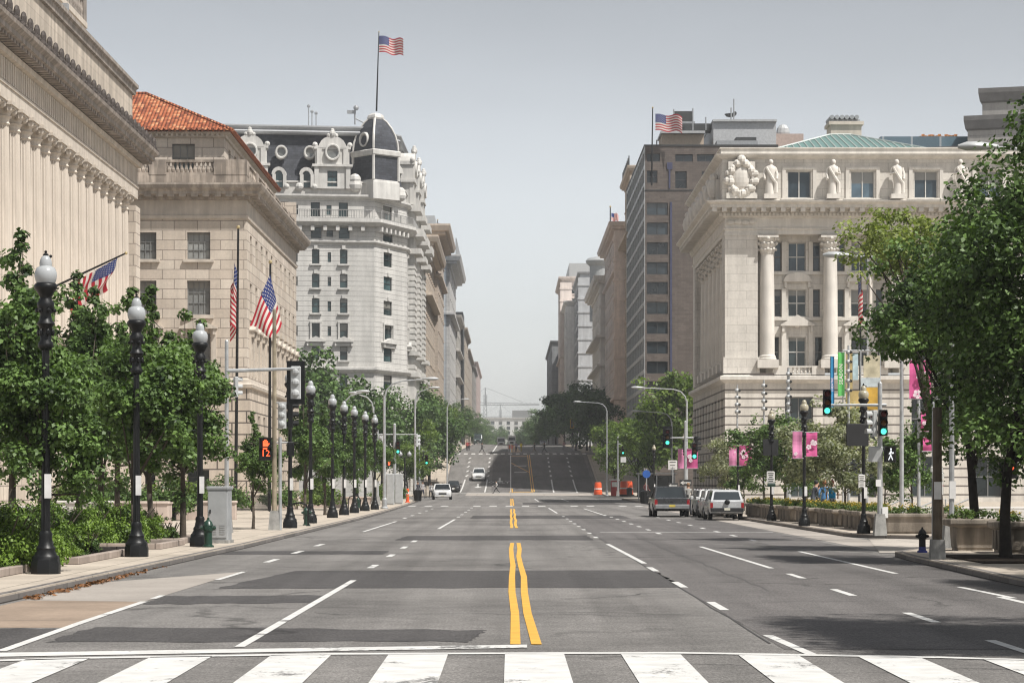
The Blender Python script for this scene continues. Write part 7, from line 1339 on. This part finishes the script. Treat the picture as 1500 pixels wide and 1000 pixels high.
def vehicle(name, label, cat, loc, rz, paint, prof, W_, cab, wheels, group=None, front=None, grille=True, rack=False, plate=None, spare=False, cap=False, chrome=False, wr=.36):
    """prof: [(y, z under, z belt, half width)] front (-y) to rear; cab: [(y, z, half width)] belt front, roof front, roof rear, belt rear."""
    b = thing(name, label, cat, loc, rz, group)
    ring = lambda y, z0, z1, w: [(-w*.94, y, z0), (-w, y, z0 + (z1-z0)*.25), (-w, y, z0 + (z1-z0)*.72), (-w*.93, y, z1-.02), (-w*.6, y, z1+.015), (w*.6, y, z1+.015), (w*.93, y, z1-.02), (w, y, z0 + (z1-z0)*.72), (w, y, z0 + (z1-z0)*.25), (w*.94, y, z0)]
    m = MB(); m.loft([ring(*q) for q in prof]); m.build('body', paint, b, 40)
    (y0, z0, w0), (y1, z1, w1), (y2, z2, w2), (y3, z3, w3) = cab
    m = MB(); bt = [(-w0, y0, z0), (w0, y0, z0), (w3, y3, z3), (-w3, y3, z3)]; tp = [(-w1, y1, z1), (w1, y1, z1), (w2, y2, z2), (-w2, y2, z2)]
    m.loft([bt, tp]); gl = m.build('windows', M_CGL, b)
    m = MB(); rr = lambda e, dz: [(-w1-e, y1-e*.5, z1+dz), (w1+e, y1-e*.5, z1+dz), (w2+e, y2+e*.5, z2+dz), (-w2-e, y2+e*.5, z2+dz)]
    m.loft([rr(.012, -.05), rr(.02, .0), rr(-.09, .055)])
    for p, q in ((bt[0], tp[0]), (bt[1], tp[1]), (bt[2], tp[2]), (bt[3], tp[3])): m.tube([p, q], .055, 5)
    for t in (.42, .72) if y3 - y0 > 2.2 else (.5,):
        for sx in (0, 1): p = Vector(bt[sx]).lerp(Vector(bt[3-sx]), t); q = Vector(tp[sx]).lerp(Vector(tp[3-sx]), t); m.tube([p, q], .045, 5)
    m.build('roof', paint, b, 40)
    ym, zm, zk, wm = prof[0][0], prof[0][1], prof[0][2], prof[0][3]; yr, zr_, zt, wr_ = prof[-1]
    for y in wheels:
        for sx in (-1, 1):
            c = Vector((sx*(W_/2 - .11), y, wr)); o = MB(); R_ = [(wr, -.1), (wr, .1)]
            for rad, mt, off, nm in ((wr, M_TYRE, .115, 'tyre'),):
                rings = [[(c.x + dx, c.y + r*math.cos(a), c.z + r*math.sin(a)) for a in [2*math.pi*i/18 for i in range(18)]] for dx, r in ((-.11, wr*.9), (-.1, wr), (.1, wr), (.11, wr*.9))]; o.loft(rings)
            wo = o.build('wheel', M_TYRE, b, 40); q = MB(); q.loft([[(c.x + sx*dx, c.y + r*math.cos(a), c.z + r*math.sin(a)) for a in [2*math.pi*i/12 for i in range(12)]] for dx, r in ((.08, wr*.62), (.122, wr*.58), (.1, wr*.2))]); q.build('rim', M_RIM, wo, 40)
            q = MB(); q.loft([[(c.x - sx*.02 + dx, c.y + r*math.cos(a), c.z + r*math.sin(a)) for a in [math.pi*i/10 for i in range(11)]] for dx, r in ((0, wr*1.12), (sx*.14, wr*1.2))], 0, False, False); q.build('wheel_arch', M_TRIM, b)
    for sx in (-1, 1):
        m = MB(); m.box(sx*wm*.88-.2*(1 if sx > 0 else -0) if False else min(sx*wm*.9, sx*wm*.52), max(sx*wm*.9, sx*wm*.52), ym-.03, ym+.22, zk-.27, zk-.1); m.build('headlight', M_HL, b)
        m = MB(); m.box(min(sx*wr_*1.0, sx*wr_*.84), max(sx*wr_*1.0, sx*wr_*.84), yr-.15, yr+.025, zt-.42, zt-.06); m.build('tail_light', E_T, b)
        m = MB(); m.cbox(min(sx*(W_/2+.02), sx*(W_/2+.2)), max(sx*(W_/2+.02), sx*(W_/2+.2)), y0+.25, y0+.36, z0+.0, z0+.2, .03); m.build('mirror', paint if not chrome else M_TRIM, b)
    m = MB(); m.box(-wm*.96, wm*.96, ym-.07, ym+.1, zm, zm+.2); m.build('front_bumper', paint if not chrome else M_RIM, b)
    m = MB(); m.cbox(-wr_*.98, wr_*.98, yr-.1, yr+.12, zr_+.05, zr_+.3, .03); m.build('rear_bumper', M_TRIM if not chrome else M_RIM, b)
    m = MB(); m.box(-wm*.5, wm*.5, ym-.04, ym+.05, zm+.2, zk-.1); [m.box(-wm*.5, wm*.5, ym-.055, ym-.039, zm+.24+.07*i, zm+.265+.07*i) for i in range(4)]; m.build('grille', M_TRIM, b)
    MB().box(-.16, .16, yr+.121, yr+.13, zr_+.14, zr_+.29).build('number_plate', plate or M_PLATE, b); MB().box(-.16, .16, ym-.085, ym-.071, zm+.03, zm+.16).build('number_plate', M_PLATE, b)
    if rack: m = MB(); [m.tube([(sx*(w1-.08), y1+.2, z1+.06), (sx*(w1-.08), y1+.3, z1+.12), (sx*(w2-.08), y2-.3, z2+.12), (sx*(w2-.08), y2-.2, z2+.06)], .025, 5) for sx in (-1, 1)]; m.build('roof_rails', M_TRIM, b)
    if spare: m = MB(); m.sphere((0, yr+.08, zt-.02), .16, 10, 6, 0, 1, 1, .6); m.build('handle_boss', M_BLK, b)
    return b
PK = [(-2.85, .42, .95, .86), (-2.7, .36, 1.12, .93), (-1.3, .34, 1.2, .95), (-1.2, .34, 1.22, .95), (1.0, .36, 1.22, .95), (2.75, .45, 1.2, .95), (2.85, .5, 1.17, .93)]
SUV = [(-2.4, .36, .86, .80), (-2.25, .30, 1.04, .92), (-1.0, .28, 1.14, .95), (0, .28, 1.16, .96), (2.1, .30, 1.16, .95), (2.4, .40, 1.1, .9)]
SED = [(-2.3, .30, .66, .74), (-2.15, .24, .80, .86), (-.9, .22, .94, .9), (.8, .22, .97, .9), (2.1, .28, .98, .86), (2.25, .36, .92, .8)]
cabP = [(-1.25, 1.2, .86), (-.55, 1.88, .72), (.85, 1.88, .72), (1.15, 1.2, .84)]
g = lambda u, v: G(u, v)
def at(u, v): p = G(u, v); return (p.x, p.y, 0)
PG_ = 'vehicles parked along the right kerb'
tk = vehicle('pickup_truck', 'dark grey pickup truck seen from behind with a yellow plate', 'pickup truck', (WX(979.5, 127.5), 127.5, 0), R(0), CP_D, PK, 1.92, cabP, (-1.75, 1.65), PG_, plate=M_PLY, chrome=True, wr=.4)
m = MB(); m.box(-.82, .82, 2.851, 2.87, .62, 1.12); [m.box(-.84, .84, 2.87, 2.88, z, z+.02) for z in (.7, 1.05)]; tg = m.build('tailgate', CP_D, tk); m = MB(); m.box(-.1, .1, 2.881, 2.9, .98, 1.04); m.build('handle', M_TRIM, tk)
tk.rotation_euler = (0, 0, R(180)); tk.scale = (.97, .97, .82)
def canopy(b, paint):
    m = MB(); bt = [(-.9, 1.05, 1.2), (.9, 1.05, 1.2), (.9, 2.8, 1.2), (-.9, 2.8, 1.2)]; tp = [(-.76, .9, 1.9), (.76, .9, 1.9), (.74, 2.45, 1.88), (-.74, 2.45, 1.88)]; m.loft([bt, tp]); cp = m.build('canopy', paint, b)
    m = MB(); y = .012; q = [(-.76, 2.73, 1.30), (.76, 2.73, 1.30), (.66, 2.5, 1.80), (-.66, 2.5, 1.80)]; m.quad(*[(a, b_+.03, c) for a, b_, c in q]); m.build('rear_window', M_CGL, cp)
    for sx in (-1, 1): m = MB(); m.quad(*[(sx*x, yy, z) for x, yy, z in ((.905, 1.2, 1.32), (.905, 2.5, 1.32), (.80, 2.3, 1.78), (.80, 1.1, 1.78))]); m.build('side_window', M_CGL, cp)
t1 = vehicle('pickup_truck', 'silver white pickup truck with a matching bed cover, nearest of the parked row', 'pickup truck', (WX(1065, 114), 116.4, 0), R(180), CP_S, PK, 1.9, cabP, (-1.75, 1.65), PG_, chrome=False, spare=True, wr=.39); canopy(t1, CP_S); m = MB(); m.box(-.82, .82, 2.851, 2.866, .64, 1.1); m.build('tailgate', CP_S, t1); t1.scale = (.85, .85, .75)
cabS = [(-.95, 1.13, .86), (-.2, 1.74, .72), (1.95, 1.72, .70), (2.3, 1.14, .82)]
for i, (x, y, nm, lb, pt) in enumerate(((10.42, 122.8, 'suv', 'white off-road car parked second in the row of parked vehicles', CP_W), (10.55, 128.2, 'suv', 'white off-road car parked third in the row of parked vehicles', CP_W), (10.8, 133.6, 'suv', 'grey off-road car parked farthest in the row of parked vehicles', CP_S))): vehicle(nm, lb, 'car', (x, y, 0), R(180), pt, SUV, 1.9, cabS, (-1.5, 1.45), PG_, rack=True).scale = (.85, .85, .80)
vehicle('suv', 'white off-road car with a black grille driving towards us along the left kerb', 'car', (WX(647.5, 252), 252, 0), R(3), CP_W, SUV, 2.0, cabS, (-1.5, 1.45), 'cars on the far street', rack=True).scale = (1, 1, .92)
cabD = [(-.95, .93, .8), (-.1, 1.42, .62), (1.1, 1.42, .62), (1.8, .97, .78)]
vehicle('sedan_car', 'black saloon car waiting behind the white off-road car', 'car', (WX(664.5, 338), 338, gz(338)), R(2), CP_B, SED, 1.8, cabD, (-1.4, 1.35), 'cars on the far street', wr=.33)
c = vehicle('sedan_car', 'white saloon car coming down the hill in the left lanes', 'car', (WX(701.5, 356), 356, gz(356)), 0, CP_W, SED, 1.85, cabD, (-1.4, 1.35), 'cars on the far street', wr=.33); c.scale = (1.12,)*3; c.rotation_euler = (R(5.5), 0, 0)
def van(label, x, y, paint, s=1, rz=0):
    b = vehicle('delivery_truck', label, 'truck', (x, y, gz(y)), rz, paint, [(-2.9, .4, 1.2, .9), (-2.7, .36, 1.4, 1.0), (-1.6, .36, 1.45, 1.02), (3.0, .4, 1.45, 1.02)], 2.1, [(-2.5, 1.4, .95), (-1.9, 2.3, .88), (-1.2, 2.35, .9), (-1.0, 1.45, .98)], (-1.9, 2.0), 'trucks at the hill crest'); MB().cbox(-1.05, 1.05, -.9, 3.1, 1.3, 2.7, .06).build('cargo_box', paint, b); return b
van('dark green truck at the crest of the hill on the left', -8.0, 592, CP_G); van('white truck in the middle of the road at the crest', .3, 640, CP_W); van('pale truck behind the people crossing at the crest', -2.6, 660, CP_S)
for x, y, lb in ((8.6, 640, 'grey car just over the crest on the right'), (-10.2, 700, 'white car far beyond the crest on the left')): vehicle('sedan_car', lb, 'car', (x, y, gz(y)), 0, CP_S, SED, 1.8, cabD, (-1.4, 1.35), 'cars on the far street', wr=.33)

# ================================================================ people
SKIN = plain('skin', (.42, .25, .17), .6, 0, .3, .1); SKIN2 = plain('skin_brown', (.16, .085, .055), .6, 0, .3, .1); CL = {}
def cloth(c): 
    k = '%.2f_%.2f_%.2f' % c
    if k not in CL: CL[k] = plain('cloth_%d' % len(CL), c, .85, 0, .2, .2, 12)
    return CL[k]
def person(label, x, y, z, rz, shirt, trousers, hair=(.03, .02, .015), stride=.3, skin=None, sleeves=True, bag=None, seat=False, bend=0.0, shorts=False, vest=None, h=1.75, armfwd=.25, group='pedestrians'):
    """One skinned body in pose; it faces -y before it is turned by rz."""
    b = thing('person', label, 'person', (x, y, z), rz, group); skin = skin or SKIN; V, E, Rr = [], [], []
    def v(p, r, par=None):
        V.append(p); Rr.append(r); i = len(V) - 1
        if par is not None: E.append((par, i))
        return i
    hz = .50 if seat else .93; lean = -bend
    pel = v((0, 0, hz), (.155, .115)); wst = v((0, lean*.3, hz+.17), (.14, .10), pel); ch = v((0, lean*.7, hz+.40), (.17, .115), wst); nk = v((0, lean*1.0, hz+.56), (.06, .06), ch); hb = v((0, lean*1.05 - .02, hz+.65), (.082, .095), nk); ht = v((0, lean*1.1 - .01, hz+.78), (.075, .09), hb)
    ns = v((0, lean*1.05 - .12, hz+.70), (.018, .02), hb)
    for sx in (-1, 1):
        s = stride*sx
        hp = v((sx*.095, 0, hz-.07), (.09, .10), pel)
        if seat: kn = v((sx*.11, -.44, hz-.02), (.062, .065), hp); an = v((sx*.11, -.46, .09), (.042, .045), kn)
        else: kn = v((sx*.10, -s*.45 - .03, .50), (.062, .068), hp); an = v((sx*.10, -s*.95 + (.10 if s < 0 else 0), .09 + (.05 if s < -.1 else 0)), (.042, .045), kn)
        a = V[an]; v((a[0]*1.05, a[1]-.16, a[2]-.04), (.04, .03), an)
        sh_ = v((sx*.185, lean*.9, hz+.49), (.062, .06), ch); el = v((sx*.25, lean*.8 + s*.5*.6, hz+.22), (.043, .043), sh_); wr = v((sx*.24, lean*.7 + s*.5 - armfwd, hz+.03 + armfwd*.25), (.03, .028), el); w = Vector(V[wr]); d = (w - Vector(V[el])).normalized()
        pm = v(tuple(w + d*.07), (.038, .02), wr); P_ = Vector(V[pm])
        for k in range(4): f1 = v(tuple(P_ + d*.05 + Vector(((k-1.5)*.02, 0, 0))), (.0095, .009), pm); v(tuple(P_ + d*(.085 + .01*(k in (1, 2))) + Vector(((k-1.5)*.022, -.015, 0))), (.0085, .008), f1)
        v(tuple(w + d*.06 + Vector((-sx*.045, -.02, 0))), (.011, .01), wr)
    me = bpy.data.meshes.new('skeleton'); me.from_pydata(V, E, []); o = bpy.data.objects.new('skeleton', me); COL.objects.link(o); sk = o.modifiers.new('skin', 'SKIN'); sk.use_smooth_shade = True
    for i, r in enumerate(Rr): me.skin_vertices[0].data[i].radius = r
    me.skin_vertices[0].data[0].use_root = True; ss = o.modifiers.new('sub', 'SUBSURF'); ss.levels = 1; ss.render_levels = 1
    dg = bpy.context.evaluated_depsgraph_get(); bm_ = bpy.data.meshes.new_from_object(o.evaluated_get(dg)); bpy.data.objects.remove(o); bm_.name = 'body'
    bm_.materials.clear(); [bm_.materials.append(q) for q in (skin, cloth(shirt), cloth(trousers), M_TRIM)]
    mi = []
    for p in bm_.polygons:
        c = p.center; arm_ = abs(c.x) > .2 and c.z > hz - .15
        if c.z > hz+.535 and abs(c.x) < .15: k = 0
        elif arm_ and (c.z < hz+.06 or (not sleeves and c.z < hz+.34)): k = 0
        elif c.z < .115 and not (seat and False): k = 3
        elif c.z > hz - .02 and not (seat and c.y < -.16): k = 1
        else: k = 0 if shorts and c.z < .5 else 2
        mi.append(k)
    bm_.polygons.foreach_set('material_index', mi); bm_.update(); body = link('body', bm_, b)
    m = MB(); hc = Vector((0, lean*1.07 + .015, hz+.745)); m.sphere(hc, .105, 12, 8, 0, 1.0, .92, 1.05); hr = m.build('hair', plain('hair_%.2f' % hair[0], hair, .7), b, True)
    m = MB(); [m.sphere((sx*.035, lean*1.05 - .108, hz+.725), .012, 6, 5) for sx in (-1, 1)]; m.build('eyes', M_INK, b); m = MB(); m.box(-.03, .03, lean*1.05 - .118, lean*1.05 - .1, hz+.645, hz+.655); m.build('mouth', plain('lips', (.25, .08, .07), .5), b)
    if vest: m = MB(); m.loft([[(r*math.cos(a)*1.5, lean*.6 + r*math.sin(a), zz) for a in [2*math.pi*i/14 for i in range(14)]] for r, zz in ((.125, hz-.05), (.13, hz+.25), (.14, hz+.42), (.09, hz+.5))], 0, False); m.build('vest', cloth(vest), b, True)
    b.scale = (h/1.75,)*3
    if bag:
        q = thing('backpack', bag[0], 'backpack', (0, 0, 0), 0); m = MB(); m.cbox(-.15, .15, .10, .27, 0, .44, .05); m.cbox(-.12, .12, .27, .33, .04, .24, .03); m.build('pack', cloth(bag[1]), q); m = MB(); [m.tube([(sx*.1, .12, .42), (sx*.12, -.1, .46), (sx*.13, -.17, .28), (sx*.12, .1, .05)], .018, 5) for sx in (-1, 1)]; m.build('straps', M_TRIM, q)
        q.location = Vector((x, y, z)) + Matrix.Rotation(rz, 3, 'Z') @ Vector((0, lean*.5 + .02, (hz+.05)*h/1.75)); q.rotation_euler = (0, 0, rz); q.scale = b.scale
    return b
K = KERB
def pp_(u, d): return WX(u, d)
person('person in a white shirt and dark shorts crossing the road below the hill', WX(727, 331), 331, gz(331), R(-80), (.62, .61, .6), (.03, .03, .035), stride=.42, bag=('black backpack worn by the person crossing at the foot of the hill', (.015, .015, .017)))
person('person all in dark clothes crossing alone on the upper crossing, left', WX(706, 404), 404, gz(404)+.01, R(80), (.02, .02, .025), (.03, .03, .03), stride=.4)
person('person in black top and beige trousers on the upper crossing, right of the centre', WX(783, 404), 404, gz(404)+.01, R(-80), (.02, .02, .02), (.25, .21, .16), stride=.35)
person('person in black striding at the right end of the upper crossing', WX(797.5, 405), 405, gz(405)+.01, R(-85), (.015, .015, .018), (.02, .02, .025), stride=.45)
person('person in a lavender top and dark trousers beside the yellow vest', WX(756, 414), 414, gz(414)+.01, R(170), (.36, .33, .46), (.03, .03, .05), stride=.15)
person('person in a bright yellow vest standing in the middle of the road', WX(763.5, 416), 416, gz(416)+.01, R(150), (.4, .3, .05), (.35, .30, .06), stride=.1, vest=(.75, .62, .06))
person('person in a white top on the left pavement at the upper corner', WX(675, 416), 416, gz(416)+K, R(0), (.65, .64, .62), (.3, .28, .25), stride=.2)
person('person in red at the left upper corner', WX(684, 418), 418, gz(418)+K, R(0), (.38, .05, .05), (.05, .04, .05), stride=.25)
person('person in a dark red top just behind the one in red', WX(687, 424), 424, gz(424)+K, R(10), (.16, .03, .04), (.04, .04, .05), stride=.2)
person('person in white at the right upper corner under the dark trees', WX(839, 418), 418, gz(418)+K, R(180), (.66, .65, .66), (.4, .4, .42), stride=.2); person('person in dark blue at the right upper corner beside the one in white', WX(844, 420), 420, gz(420)+K, R(180), (.03, .03, .09), (.03, .03, .06), stride=.2)
person('person in a pink top standing farther right at the upper corner', WX(826, 428), 428, gz(428)+K, R(20), (.5, .3, .32), (.2, .2, .22), stride=.2)
person('cyclist like person in a white shirt at the kerb beside the white off-road car', WX(626, 247) - .0, 247, 0, R(20), (.64, .63, .62), (.03, .03, .04), stride=.2, bend=.12) if False else person('person in a white shirt and dark trousers leaning forward at the left corner kerb', WX(631, 262), 262, 0, R(20), (.64, .63, .62), (.03, .03, .04), stride=.2, bend=.12)
person('person with light brown hair and a grey top between the parked vehicles', WX(1008, 131), 131, 0, R(200), (.34, .33, .31), (.03, .03, .04), (.25, .15, .08), stride=.1)
person('person with a blue backpack seen from behind the planters', WX(1219, 104), 104, K, R(172), (.55, .56, .58), (.12, .12, .14), (.18, .05, .03), stride=.2, sleeves=False, bag=('bright blue backpack worn by the person behind the planters', (.02, .28, .55)))
person('person in a light blue shirt walking beside the blue backpack', WX(1208, 107), 107, K, R(172), (.10, .25, .48), (.1, .1, .12), (.3, .12, .05), stride=.25)
person('person in a grey top bending forward in the plaza', WX(1190, 109), 109, K, R(100), (.10, .11, .13), (.05, .05, .06), (.02, .02, .02), stride=.2, bend=.18)
person('person in an olive shirt sitting low at the plaza edge', WX(1199, 110), 110, K, R(170), (.08, .09, .06), (.04, .04, .05), seat=False, stride=.1, h=1.6)
for u, d, c, lb in ((612, 238, (.05, .05, .06), 'person in dark clothes waiting at the left corner'), (619, 250, (.42, .4, .4), 'person in a pale grey top waiting at the left corner'), (946, 208, (.12, .05, .05), 'person in maroon near the blue round sign')): person(lb, WX(u, d), d, K, R(30), c, (.04, .04, .06), stride=.15)
# barrier at the crest
b = thing('road_barrier', 'orange striped barrier in the middle of the road near the yellow vest', 'barrier', (WX(748.5, 418), 418, gz(418))); m = MB(); m.box(-.55, .55, -.03, .03, .55, 1.15); m.build('board', M_ORG, b); m = MB(); [m.box(-.5+.3*i, -.38+.3*i, -.035, -.03, .6, 1.1) for i in range(4)]; m.build('stripes', M_WHT, b); m = MB(); [m.tube([(sx*.4, -.3, 0), (sx*.4, 0, .8), (sx*.4, .3, 0)], .03, 5) for sx in (-1, 1)]; m.build('legs', M_GAL, b)
